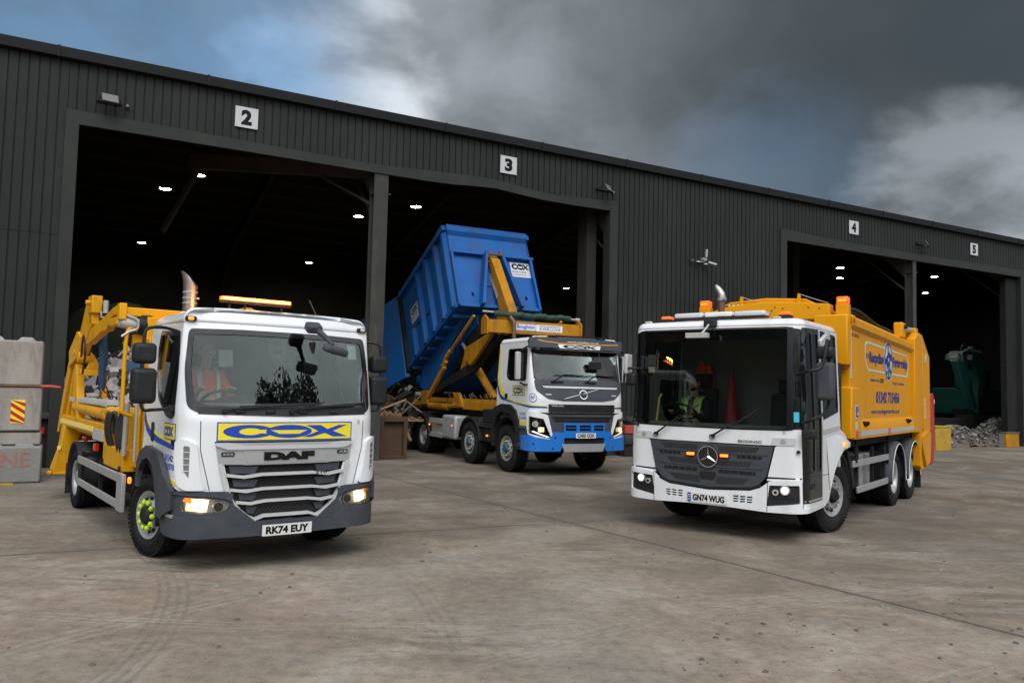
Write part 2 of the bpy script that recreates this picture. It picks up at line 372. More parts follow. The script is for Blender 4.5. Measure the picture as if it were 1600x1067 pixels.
def tri2d(poly,holes=(),res=.06,grid=True):
    loops=[refine(poly,res)]+[refine(h,res) for h in holes]
    vs=[];ed=[]
    for lp in loops:
        k=len(vs);vs+=lp;ed+=[(k+i,k+(i+1)%len(lp)) for i in range(len(lp))]
    nb=len(vs)
    if grid:
        x0=min(p[0] for p in loops[0]);x1=max(p[0] for p in loops[0]);y0=min(p[1] for p in loops[0]);y1=max(p[1] for p in loops[0])
        nx=int((x1-x0)/res)+1;ny=int((y1-y0)/res)+1;bd=[(i,j) for i,j in vs]
        for i in range(1,nx):
            for j in range(1,ny):
                p=(x0+(x1-x0)*i/nx,y0+(y1-y0)*j/ny)
                if inside(p,loops[0]) and not any(inside(p,h) for h in loops[1:]) and min((p[0]-q[0])**2+(p[1]-q[1])**2 for q in bd)>(res*.45)**2: vs.append(p)
    V,E_,F_,ov,oe,of=geometry.delaunay_2d_cdt([Vector(p) for p in vs],ed,[],0,1e-6)
    T=[]
    for f in F_:
        c=(sum(V[i].x for i in f)/len(f),sum(V[i].y for i in f)/len(f))
        if inside(c,loops[0]) and not any(inside(c,h) for h in loops[1:]): T.append(tuple(f))
    return [(p.x,p.y) for p in V],T
def sheet(mb,fn,V,T,off,th,mi=None):
    """skin of thickness th laid on a surface, with its edge closed"""
    used=sorted({i for t in T for i in t});mp={i:k for k,i in enumerate(used)};n=len(used)
    P=[fn(V[i][0],V[i][1],off) for i in used]+[fn(V[i][0],V[i][1],off-th) for i in used]
    Fs=[tuple(mp[i] for i in t) for t in T];cnt={}
    for t in Fs:
        for a,b in zip(t,t[1:]+t[:1]): cnt[(a,b)]=1
    bd=[(a,b) for (a,b) in cnt if (b,a) not in cnt]
    F_=Fs+[tuple(i+n for i in reversed(t)) for t in Fs]+[(b,a,a+n,b+n) for a,b in bd]
    mb.add(P,F_,mi)
    mb.uv=getattr(mb,'uv',{})
def panel(name,fn,poly,mt,parent,holes=(),off=0,th=.01,res=.06,mb=None,mi=None,uv=False):
    V,T=tri2d(poly,holes,res)
    m=mb or MB(); sheet(m,fn,V,T,off,th,mi)
    if mb: return None
    o=m.build(name,mt,parent,smooth=30)
    if uv:
        used=sorted({i for t in T for i in t});me=o.data;l=me.uv_layers.new(name='UVMap');n=len(used)
        for lp in me.loops:
            i=lp.vertex_index%n; l.data[lp.index].uv=V[used[i]]
    return o
def rr(cx,cy,w,h,r,n=5):
    r=min(r,w/2-1e-4,h/2-1e-4);P=[]
    for (sx,sy,a0) in ((1,1,0),(-1,1,90),(-1,-1,180),(1,-1,270)):
        for k in range(n+1):
            a=radians(a0+90*k/n);P.append((cx+sx*(w/2-r)+r*cos(a),cy+sy*(h/2-r)+r*sin(a)))
    return P
def ell(cx,cy,a,b,n=28): return [(cx+a*cos(2*pi*i/n),cy+b*sin(2*pi*i/n)) for i in range(n)]
def ring(cx,cy,a,b,t,n=28): return ell(cx,cy,a,b,n),ell(cx,cy,a-t,b-t,n)
def rpoly(P,r=.05,n=4):
    """round a polygon's corners"""
    o=[];m=len(P)
    for i in range(m):
        a=Vector(P[i-1]);b=Vector(P[i]);c=Vector(P[(i+1)%m])
        rr_=min(r,(a-b).length*.45,(c-b).length*.45);p=b+(a-b).normalized()*rr_;q=b+(c-b).normalized()*rr_
        for k in range(n+1):
            t=k/n;x=p*(1-t)**2+b*2*t*(1-t)+q*t*t;o.append((x.x,x.y))
    return o
def mir(P): return [(-a,b) for a,b in reversed(P)]
_TX={}
def text2d(s,bold=0.0,shear=0):
    k=(s,bold,shear)
    if k in _TX: return _TX[k]
    c=bpy.data.curves.new('t','FONT');c.body=s;c.size=1;c.offset=bold;c.shear=shear;c.resolution_u=4;c.fill_mode='FRONT'
    o=bpy.data.objects.new('t',c);COL.objects.link(o);dg=bpy.context.evaluated_depsgraph_get();e=o.evaluated_get(dg);me=e.to_mesh()
    V=[(v.co.x,v.co.y) for v in me.vertices];T=[]
    for p in me.polygons:
        vv=list(p.vertices)
        for i in range(1,len(vv)-1): T.append((vv[0],vv[i],vv[i+1]))
    e.to_mesh_clear();bpy.data.objects.remove(o);bpy.data.curves.remove(c)
    # weld so that only true outlines count as edges
    mp={};W=[];idx=[]
    for p in V:
        q=(round(p[0],5),round(p[1],5))
        if q not in mp: mp[q]=len(W);W.append(q)
        idx.append(mp[q])
    T=[tuple(idx[i] for i in t) for t in T];T=[t for t in T if len(set(t))==3]
    def ar(t):
        a,b,c_=[W[i] for i in t];return (b[0]-a[0])*(c_[1]-a[1])-(c_[0]-a[0])*(b[1]-a[1])
    T=[t if ar(t)>0 else t[::-1] for t in T]
    _TX[k]=(W,T);return W,T
def text(name,s,fn,cx,cy,w,h,mt,parent,bold=.01,off=.004,th=.004,shear=0,mb=None,mi=None):
    W,T=text2d(s,bold,shear)
    x0=min(p[0] for p in W);x1=max(p[0] for p in W);y0=min(p[1] for p in W);y1=max(p[1] for p in W)
    V=[(cx+((p[0]-x0)/(x1-x0)-.5)*w,cy+((p[1]-y0)/(y1-y0)-.5)*h) for p in W]
    m=mb or MB(); sheet(m,fn,V,T,off,th,mi)
    return None if mb else m.build(name,mt,parent,smooth=0)
def cox(name,fn,cx,cy,w,h,mt,parent,off=.004,th=.003,res=.5,mb=None,mi=None):
    """the wide three-letter mark: C, O with a slot, X"""
    m=mb or MB()
    def M(P): return [(cx+x*w/2,cy+y*h/2) for x,y in P]
    # C
    n=18;O=[(-.62+.38*cos(a),1.0*sin(a)) for a in [radians(32+296*i/n) for i in range(n+1)]]
    I=[(-.60+.17*cos(a),.52*sin(a)) for a in [radians(328-296*i/n) for i in range(n+1)]]
    for P,H in ((O+[(-.34,-.30)]+I[0:]+[(-.34,.30)],()),
                ([(.0+.37*cos(2*pi*i/28),1.0*sin(2*pi*i/28)) for i in range(28)],[[(-.30,.22),(-.16,-.38),(.16,-.38),(.30,.22)][::-1]]),
                ([(.27,.92),(.52,.92),(.64,.30),(.84,.92),(.99,.92),(.74,0),(1.0,-.92),(.74,-.92),(.60,-.32),(.36,-.92),(.22,-.92),(.48,.0)],())):
        V,T=tri2d(M(P),[M(q) for q in H],res,False); sheet(m,fn,V,T,off,th,mi)
    return None if mb else m.build(name,mt,parent,smooth=0)
def inst(o,parent):
    c=o.copy(); COL.objects.link(c)
    if parent is not None: c.parent=parent
    for ch in list(o.children):
        d=ch.copy(); COL.objects.link(d); d.parent=c
        for g in list(ch.children):
            e=g.copy(); COL.objects.link(e); e.parent=d
    return c
# ================= THE YARD =================
WX,WY,WA=-11.9645,15.8693,.5091
def wp(u,d,z=0): return Vector((WX+u*cos(WA)-d*sin(WA),WY+u*sin(WA)+d*cos(WA),z))
def ground():
    m=bpy.data.materials.new('yard_concrete'); m.use_nodes=True; t=m.node_tree; b=t.nodes['Principled BSDF']
    c=N(t,'ShaderNodeTexCoord').outputs['Object']
    big=noise(t,c,.16,5,.6,.4); mid=noise(t,c,.75,8,.66,.6); fin=noise(t,c,9,8,.7); grit=noise(t,c,70,4,.7)
    col=ramp(t,big,[(.34,(.175,.138,.105)),(.5,(.262,.218,.172)),(.64,(.335,.292,.24))])
    col=mixc(t,ramp(t,mid,[(.36,.55),(.52,0)]),col,(.150,.128,.104))
    col=mixc(t,ramp(t,mid,[(.51,0),(.66,.65)]),col,(.38,.36,.325))
    # cool cement-grey areas against the brown dust
    cool=ramp(t,noise(t,c,.23,4,.55,.3),[(.47,0),(.60,.6)]); col=mixc(t,cool,col,(.235,.225,.205))
    # wheel smears: long noise stretched along the ways vehicles turn in
    def smear(ang,scx,scy,lo,hi,k,colr,col):
        scx*=1.7
        mp=N(t,'ShaderNodeMapping'); t.links.new(c,mp.inputs[0]); mp.inputs['Rotation'].default_value=(0,0,ang); mp.inputs['Scale'].default_value=(scx,scy,1)
        f=noise(t,mp.outputs[0],1,6,.6,.5); msk=ramp(t,noise(t,c,.3,3,.5),[(.42,0),(.6,1)])
        return mixc(t,math_(t,'MULTIPLY',ramp(t,f,[(lo,0),(hi,k)]),msk),col,colr)
    col=smear(radians(-25),.5,3.2,.52,.60,.6,(.135,.115,.095),col)
    col=smear(radians(40),.4,2.8,.52,.62,.6,(.15,.135,.12),col)
    col=smear(radians(10),.35,4,.56,.66,.4,(.36,.33,.285),col)
    # turning-circle tyre marks
    def arc(cx_,cy_,R,w,k,colr,col,per=.11):
        sp=N(t,'ShaderNodeSeparateXYZ'); t.links.new(c,sp.inputs[0])
        dx=math_(t,'SUBTRACT',sp.outputs[0],cx_); dy=math_(t,'SUBTRACT',sp.outputs[1],cy_)
        rr_=math_(t,'SQRT',math_(t,'ADD',math_(t,'MULTIPLY',dx,dx),math_(t,'MULTIPLY',dy,dy)))
        rr_=math_(t,'ADD',rr_,math_(t,'MULTIPLY',math_(t,'SUBTRACT',mid,.5),.12))
        d=math_(t,'ABSOLUTE',math_(t,'SUBTRACT',rr_,R)); band=ramp(t,math_(t,'DIVIDE',d,w),[(.75,1),(1,0)])
        rib=ramp(t,math_(t,'FRACT',math_(t,'DIVIDE',rr_,per)),[(.35,1),(.5,.15)])
        msk=ramp(t,noise(t,c,.55,4,.6),[(.40,0),(.58,1)])
        return mixc(t,math_(t,'MULTIPLY',math_(t,'MULTIPLY',band,rib),math_(t,'MULTIPLY',msk,k)),col,colr)
    for a in ((3.5,2.2,7.6,.17,.30,(.36,.335,.30),col),):col=arc(*a)
    for cx_,cy_,R,kk in ((3.5,2.2,9.5,.32),(-9.5,4.5,9.2,.34),(-9.5,4.5,7.1,.48),(9,-4,13.2,.3),(9,-4,11.2,.25),(-2,18,11.7,.3),(-7,1.5,5.2,.3),(12,14,9,.3)):
        col=arc(cx_,cy_,R,.16,kk,(.14,.125,.11) if kk>.31 else (.38,.35,.31),col,.08)
    # warm dust cast
    col=mixc(t,1.0,col,(1.02,.99,.95),'MULTIPLY')
    # slab joints
    jm=None
    for (x0,y0,x1,y1,w) in ((-2.91,17.49,4.9,5.25,.020),(-5.32,8.55,.3,11.3,.018),(4.9,5.25,9,-1.4,.016),(.3,11.3,6.5,14.2,.010),(7.5,9.4,16,13.5,.010)):
        L_=math.hypot(x1-x0,y1-y0);nx,ny=-(y1-y0)/L_,(x1-x0)/L_
        d=math_(t,'SUBTRACT',dotv(t,c,(nx,ny,0)),nx*x0+ny*y0); d=math_(t,'ADD',d,math_(t,'MULTIPLY',math_(t,'SUBTRACT',noise(t,c,1.3,5,.7),.5),.10))
        d=math_(t,'ABSOLUTE',d); al=math_(t,'SUBTRACT',dotv(t,c,((x1-x0)/L_,(y1-y0)/L_,0)),(x0*(x1-x0)+y0*(y1-y0))/L_)
        k=ramp(t,math_(t,'DIVIDE',d,w*2),[(.3,1),(1,0)]); k=math_(t,'MULTIPLY',k,math_(t,'MULTIPLY',math_(t,'GREATER_THAN',al,0),math_(t,'LESS_THAN',al,L_)))
        soft=ramp(t,math_(t,'DIVIDE',d,.25),[(0,.35),(1,0)]); soft=math_(t,'MULTIPLY',soft,math_(t,'MULTIPLY',math_(t,'GREATER_THAN',al,0),math_(t,'LESS_THAN',al,L_)))
        col=mixc(t,soft,col,(.17,.145,.12)); col=mixc(t,math_(t,'MULTIPLY',k,math_(t,'ADD',ramp(t,fin,[(.35,.3),(.55,.85)]),0)),col,(.045,.038,.032))
        jm=k if jm is None else math_(t,'MAXIMUM',jm,k)
    col=mixc(t,1.0,col,ramp(t,fin,[(.28,.66),(.5,1.0),(.72,1.24)]),'MULTIPLY')
    col=mixc(t,1.0,col,ramp(t,grit,[(.3,.76),(.7,1.2)]),'MULTIPLY')
    # speckles and wet crumbs
    vo=N(t,'ShaderNodeTexVoronoi',inp={'Scale':7.0,'Randomness':1.0}); t.links.new(c,vo.inputs[0])
    spk=math_(t,'MULTIPLY',ramp(t,vo.outputs['Distance'],[(.05,1),(.10,0)]),ramp(t,noise(t,c,1.1,3,.6),[(.52,0),(.62,.85)]))
    col=mixc(t,spk,col,(.06,.05,.042))
    vo2=N(t,'ShaderNodeTexVoronoi',inp={'Scale':11.0}); t.links.new(c,vo2.inputs[0])
    col=mixc(t,math_(t,'MULTIPLY',ramp(t,vo2.outputs['Distance'],[(.03,1),(.06,0)]),.5),col,(.42,.40,.37))
    wet=ramp(t,noise(t,c,.35,6,.6,.8),[(.58,0),(.72,1)])
    col=mixc(t,math_(t,'MULTIPLY',wet,.42),col,(.15,.128,.105))
    # shade towards the shed, put into the ground colour and broken by noise
    shed_shade=dotv(t,c,(.25,1,0)); shed_shade=math_(t,'ADD',shed_shade,math_(t,'MULTIPLY',math_(t,'SUBTRACT',big,.5),9)); shed_shade=ramp(t,math_(t,'MULTIPLY',shed_shade,.04),[(.26,0),(.56,1)])
    shed_shade=math_(t,'MULTIPLY',shed_shade,ramp(t,mid,[(.34,1),(.66,.45)]))
    col=mixc(t,math_(t,'MULTIPLY',shed_shade,.82),col,(.088,.073,.058))
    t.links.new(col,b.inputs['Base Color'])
    rg=math_(t,'MULTIPLY_ADD',wet,-.32,.86); t.links.new(math_(t,'ADD',rg,math_(t,'MULTIPLY',math_(t,'SUBTRACT',fin,.5),.3)),b.inputs['Roughness'])
    b.inputs['Specular IOR Level'].default_value=.35
    h=math_(t,'ADD',math_(t,'MULTIPLY',fin,.5),math_(t,'MULTIPLY',grit,.35)); h=math_(t,'SUBTRACT',h,math_(t,'MULTIPLY',jm,.8))
    bn=N(t,'ShaderNodeBump',inp={'Strength':.8,'Distance':.014}); t.links.new(h,bn.inputs['Height']); t.links.new(bn.outputs[0],b.inputs['Normal'])
    MM['yard']=m
    mb=MB(); mb.add([(-600,-300,0),(600,-300,0),(600,900,0),(-600,900,0)],[(0,1,2,3)]); o=mb.build('ground','yard',None,smooth=0); o['kind']='structure'
ground()
# loose crumbs on the slab
mb=MB(); rn=random.Random(5)
ico=[]
def pebble(mb,p,r,rn,fl=.5,mi=None):
    V=[];n=6
    for i in range(n): a=2*pi*i/n+rn.random()*.5; V.append((p[0]+r*cos(a)*rn.uniform(.6,1.2),p[1]+r*sin(a)*rn.uniform(.6,1.2),p[2]))
    V+=[(x+(p[0]-x)*.35,y+(p[1]-y)*.35,p[2]+r*fl*rn.uniform(.7,1.2)) for x,y,z in V]
    mb.add(V,[tuple(range(n-1,-1,-1)),tuple(range(n,2*n))]+[(i,(i+1)%n,(i+1)%n+n,i+n) for i in range(n)],mi)
for cx_,cy_,sp_,n in ((2.2,6.6,.5,26),(1.5,5.6,.3,14),(3.6,5.6,.5,22),(-2.5,5.6,1.2,14),(1.0,9.5,2.5,40),(6,8,3,60),(-6,9,2.5,40),(8,16,5,80),(1,8,6,90),(4.2,7.2,.7,18)):
    for _ in range(n): pebble(mb,(rn.gauss(cx_,sp_),rn.gauss(cy_,sp_*.6),.001),rn.choice((.006,.009,.012,.02,.028)),rn,.45,rn.choice((0,0,0,1)))
tag(mb.build('grit',['soil','concrete_low'],None,smooth=0),'small crumbs of soil and stone scattered on the concrete yard','grit',kind='stuff')
# ---------------- warehouse ----------------
OP=[(2.74,9.47),(9.9,17.0),(24.63,31.68),(31.92,39.2)]
def warehouse():
    w=thing('warehouse','long dark grey corrugated metal shed with four open loading bays numbered 2 to 5','warehouse',(WX,WY,0),WA)
    def clad(name,u0,u1,z0,z1,y=0,bot=None):
        mb=MB();P=[];u=u0
        while u<u1-1e-6:
            for du,dy in ((0,0),(.152,0),(.157,.03),(.180,.03),(.185,0)):
                if u+du<=u1: P.append((u+du,y+dy))
            u+=.19
        P.append((u1,y));n=len(P);V=[]
        for (a,b) in P:
            zb=z0 if bot is None else bot(a)
            V+=[(a,b,zb),(a,b,z1),(a,b+.004,zb),(a,b+.004,z1)]
        Fs=[]
        for i in range(n-1):
            k=4*i;Fs+=[(k,k+4,k+5,k+1),(k+2,k+3,k+7,k+6),(k+1,k+5,k+7,k+3),(k,k+2,k+6,k+4)]
        mb.add(V,Fs); return mb.build(name,'clad',w,smooth=0)
    clad('cladding',-14,2.5,1.16,5.05); clad('cladding',-14,2.5,4.98,8.95,-.007); clad('cladding',2.5,17.2,7.5,8.95); clad('cladding',17.2,24.32,1.16,4.85); clad('cladding',17.2,24.32,4.78,8.95,-.007)
    clad('cladding',24.32,39.5,7.5,8.95); clad('cladding',39.5,52,1.16,8.95)
    # eaves fascia with gutter
    mb=MB(); mb.prism([(-.16,8.82),(-.02,8.80),(.02,9.03),(-.02,9.05),(-.17,9.05)],-14.2,52.2,'YZ'); mb.build('eaves_fascia','fascia',w,bevel=.01)
    mb=MB()
    for u in [i*3.05-13 for i in range(22)]: mb.b2((u,-.185,8.81),(u+.05,-.165,9.06))
    mb.build('fascia_joint','fascia',w)
    # flashings
    def band(name,pts,y0=-.06,y1=.04):
        n=len(pts);V=[];F_=[]
        for (u,a,b) in pts: V+=[(u,y0,a),(u,y0,b),(u,y1,a),(u,y1,b)]
        for i in range(n-1):
            k=4*i;F_+=[(k,k+4,k+5,k+1),(k+2,k+3,k+7,k+6),(k+1,k+5,k+7,k+3),(k,k+2,k+6,k+4)]
        F_+=[(0,1,3,2),(4*n-4,4*n-2,4*n-1,4*n-3)]
        mb=MB();mb.add(V,F_);return mb.build(name,'flash',w,smooth=0)
    band('lintel_flashing',[(2.48,7.43,7.74),(6.2,7.43,7.68),(9.5,7.42,7.63),(10.9,7.42,7.70),(11.7,7.44,7.74),(12.4,7.49,7.77),(13.05,7.52,7.765),(13.7,7.47,7.70),(14.6,7.41,7.62),(15.6,7.40,7.63),(17.0,7.41,7.72),(17.28,7.41,7.72)])
    band('lintel_flashing',[(24.33,7.36,7.74),(27,7.36,7.66),(31.7,7.36,7.64),(35,7.38,7.66),(39.5,7.38,7.7)])
    for a,b,zt in ((2.48,2.74,7.43),(17.0,17.28,7.41),(24.33,24.63,7.36),(39.2,39.5,7.38)):
        mb=MB(); mb.b2((a,-.062,0),(b,.30,zt)); mb.build('jamb_flashing','flash',w,bevel=.008)
    # steel posts between the bays
    for u0,u1,zt in ((9.50,9.88,7.42),(31.70,31.90,7.36)):
        mb=MB(); x=(u0+u1)/2; mb.b2((u0,-.02,0),(u1,.02,zt)); mb.b2((u0,.30,0),(u1,.34,zt)); mb.b2((x-.02,.02,0),(x+.02,.30,zt)); mb.b2((u0,-.021,6.9),(u1+.08,.35,6.93))
        mb.build('steel_post','steel_post',w)
    mb=MB()
    for a,b in ((16.6,16.95),): mb=MB().b2((a,.6,0),(b,1.1,8.3)); mb.build('inner_column','inner_dark',w)
    mb=MB().b2((30.9,5.2,0),(31.3,5.6,9)); mb.build('inner_column','inner_dark',w)
    # plinth under the cladding
    for a,b in ((-14,2.48),(17.28,24.33),(39.5,52)): MB().b2((a,.03,0),(b,.25,1.05)).build('plinth','plinth_dark',w)
    for a,b in ((-14,2.47),(17.29,24.32),(39.51,52)): MB().b2((a,-.06,1.04),(b,.03,1.17)).build('drip_flashing','steel_post',w,bevel=.006)
    # roof, back and ends
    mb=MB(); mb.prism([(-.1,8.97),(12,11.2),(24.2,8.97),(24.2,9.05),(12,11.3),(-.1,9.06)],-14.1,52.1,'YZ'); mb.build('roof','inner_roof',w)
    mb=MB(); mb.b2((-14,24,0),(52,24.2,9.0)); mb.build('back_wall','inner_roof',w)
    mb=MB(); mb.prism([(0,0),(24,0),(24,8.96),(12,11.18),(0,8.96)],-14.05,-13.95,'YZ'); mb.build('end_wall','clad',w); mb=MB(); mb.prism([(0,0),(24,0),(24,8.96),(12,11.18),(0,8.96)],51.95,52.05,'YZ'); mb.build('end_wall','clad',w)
    for u in (-6.5,2.3,9.69,17.2,24.5,31.8,39.2,46):
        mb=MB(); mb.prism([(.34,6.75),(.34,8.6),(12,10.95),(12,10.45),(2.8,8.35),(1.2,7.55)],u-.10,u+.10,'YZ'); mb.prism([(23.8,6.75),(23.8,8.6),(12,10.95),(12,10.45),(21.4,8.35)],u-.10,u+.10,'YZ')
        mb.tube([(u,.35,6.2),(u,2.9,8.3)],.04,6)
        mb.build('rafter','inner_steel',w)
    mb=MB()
    for i in range(15):
        y=.9+i*1.55; z=8.97+(y if y<12 else 24-y)*.186-.22; mb.b2((-14,y-.04,z),(52,y+.04,z+.18))
    mb.build('purlin','inner_steel',w)
    for u in (-2,2.6,9.7,17.1,24.5,31.8,39.3): MB().bar((u,.6,8.2),(u+3.4,8.5,10.1),.08,.1).build('wind_brace','inner_steel',w)
    mb=MB()
    mb.bar((9.6,.5,7.6),(5.6,4.6,8.2),.22,.40); mb.bar((9.6,.45,6.7),(8.5,1.6,7.55),.07,.07); mb.bar((5.8,4.4,8.0),(5.0,5.2,6.2),.12,.12); mb.build('knee_brace','brown_steel',w)
    # old drips and hanging shreds catching the light under the roof
    return w
wh=warehouse()
# push walls inside the bays
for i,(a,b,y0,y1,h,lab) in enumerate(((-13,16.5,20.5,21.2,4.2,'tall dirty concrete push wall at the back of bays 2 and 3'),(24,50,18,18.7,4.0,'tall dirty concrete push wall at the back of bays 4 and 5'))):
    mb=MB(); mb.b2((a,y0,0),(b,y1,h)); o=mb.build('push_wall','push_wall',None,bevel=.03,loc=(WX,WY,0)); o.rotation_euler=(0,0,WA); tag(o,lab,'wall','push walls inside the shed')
# numbers over the bays
for s,u,lab in (('2',6.24,'white square sign with dark number 2 over the first bay'),('3',13.435,'white square sign with dark number 3 over the second bay'),('4',28.18,'white square sign with dark number 4 above the refuse truck body'),('5',35.77,'white square sign with dark number 5 over the last bay')):
    t=thing('bay_number_sign',lab,'sign',wp(u,-.03,8.0),WA,'number signs over the bays')
    mb=MB(); mb.box((0,-.01,.25),(.53,.008,.50)); mb.build('plate','sign_white',t)
    fn=flat((0,-.014,.25),(1,0,0),(0,0,1),(0,-1,0)); text('number',s,fn,0,0,.25,.37,'black_ink',t,bold=.055,off=.003,th=.003)
    mb=MB()
    for x in(-.23,.23):
        for z in (.04,.46): mb.cyl((x,-.012,z),(x,-.022,z),.011,n=8)
    mb.build('screw','alu_rail',t)
# floodlights
def flood(u,z,lab,yaw,first=None):
    t=thing('floodlight',lab,'floodlight',wp(u,0,z),WA,'floodlights on the shed wall')
    mb=MB(); R=Matrix.Rotation(yaw,3,'Z')@Matrix.Rotation(radians(-32),3,'X')
    mb.box((0,-.30,0),(.36,.07,.26),R); mb.build('lamp_body','black_plastic',t,bevel=.012)
    mb=MB(); n=R@Vector((0,-1,0)); mb.box(Vector((0,-.30,0))+n*.0365,(.32,.004,.22),R); mb.build('lamp_face','flood_face',t)
    mb=MB(); mb.tube([(-.19,-.30,0),(-.21,-.2,.03),(-.21,-.03,.04)],.013,6); mb.tube([(.19,-.30,0),(.21,-.2,.03),(.21,-.03,.04)],.013,6); mb.b2((-.25,-.05,-.0),(.25,-.01,.08)); mb.build('bracket','black_plastic',t)
    mb=MB(); mb.cyl((.36,0,-.02),(.36,-.12,-.02),.045,.03,12); mb.build('light_sensor','flood_face',t)
flood(3.3,8.03,'black floodlight on the wall above the left corner of bay 2',radians(8))
flood(16.72,8.0,'black floodlight on the wall above the right corner of bay 3',radians(28))
flood(32.15,8.05,'black floodlight on the wall between number signs 4 and 5',radians(24))
# camera cluster
t=thing('security_cameras','cluster of white security cameras on the shed wall beside the refuse truck roof','security camera',wp(20.75,0,6.2),WA); t.scale=(.72,.8,.72)
mb=MB(); mb.box((0,-.1,.12),(.22,.2,.14)); mb.build('junction_box','alu_rail',t,bevel=.015)
for k,(p,q) in enumerate((((-.02,-.26,.20),(-.04,-.30,.55)),((.12,-.25,-.02),(.42,-.42,-.12)))):
    mb=MB(); mb.cyl(p,q,.055,n=14); o=mb.build('bullet_camera','camera_white',t,bevel=.008)
    d=(Vector(q)-Vector(p)).normalized(); mb=MB(); mb.cyl(Vector(q)+d*.001,Vector(q)+d*.006,.045,n=14); mb.build('camera_lens','black_gloss',o)
for c in ((-.02,-.22,-.08),(-.42,-.18,.0)):
    mb=MB(); mb.lathe([(.0,.0),(.0,.075),(-.05,.085),(-.06,.08)],16,'Z'); mb.T=Matrix.Identity(4)
    mb.v=[(x+c[0],y+c[1],z+c[2]) for x,y,z in mb.v]
    k=len(mb.v); o=mb.build('dome_camera','camera_white',t)
    mb=MB(); mb.lathe([(-.06,.075),(-.10,.062),(-.13,.03),(-.137,.0)],14,'Z'); mb.v=[(x+c[0],y+c[1],z+c[2]) for x,y,z in mb.v]; mb.build('dome','black_gloss',o)
mb=MB(); mb.box((-.2,-.1,.0),(.5,.03,.03)); mb.build('bracket','camera_white',t)
mb=MB(); mb.lathe([(.0,.0),(-.0,.07),(-.09,.08),(-.1,.0)],14,'Z'); mb.v=[(x-.72,y-.14,z+.05) for x,y,z in mb.v]; mb.build('alarm_siren','rusty',t)
mb=MB(); mb.tube([(-.72,-.1,-.03),(-.78,-.12,-.15),(-.76,-.06,-.22)],.01,6,sub=4); mb.build('cable','hose',t)
# high-bay lamps under the roof
HB=[(5.92,5.33,'high round lamp nearest the door in bay 2, right of its pair'),(5.24,7.71,'high round lamp in bay 2, left of its pair'),(5.45,18.96,'high round lamp deep in bay 2 over the yellow lifting arm'),(11.71,8.02,'high round lamp just left of the post between bays 2 and 3'),(13.12,19.89,'high round lamp deep in bay 2 above the amber light bar'),(12.86,5.39,'high round lamp in bay 3 just right of the post'),(20.03,5.57,'high round lamp at the right end of bay 3, upper of two'),(28.43,19.93,'high round lamp at the right end of bay 3, lower of two'),(34.34,5.46,'high round lamp in the bay behind the refuse truck, upper of two'),(37.02,7.63,'high round lamp in the bay behind the refuse truck, lower of two'),(40.14,4.56,'high round lamp in the far right bay, upper of two'),(45.35,8.48,'high round lamp in the far right bay, lower of two')]
hb0=None
for u,d,lab in HB:
    if hb0 is None:
        hb0=thing('high_bay_lamp',lab,'lamp',wp(u,d,8.0),WA,'high bay lamps under the roof')
        mb=MB(); mb.lathe([(.16,.0),(.15,.09),(.06,.14),(.02,.20),(.0,.19)],20,'Z'); mb.cyl((0,0,.15),(0,0,1.0),.008,n=6); mb.build('housing','black_plastic',hb0)
        mb=MB(); mb.lathe([(.018,.0),(.012,.12),(.022,.165)],20,'Z'); mb.build('diffuser','highbay',hb0)
    else:
        c=inst(hb0,None); c.location=wp(u,d,8.0); c['label']=lab
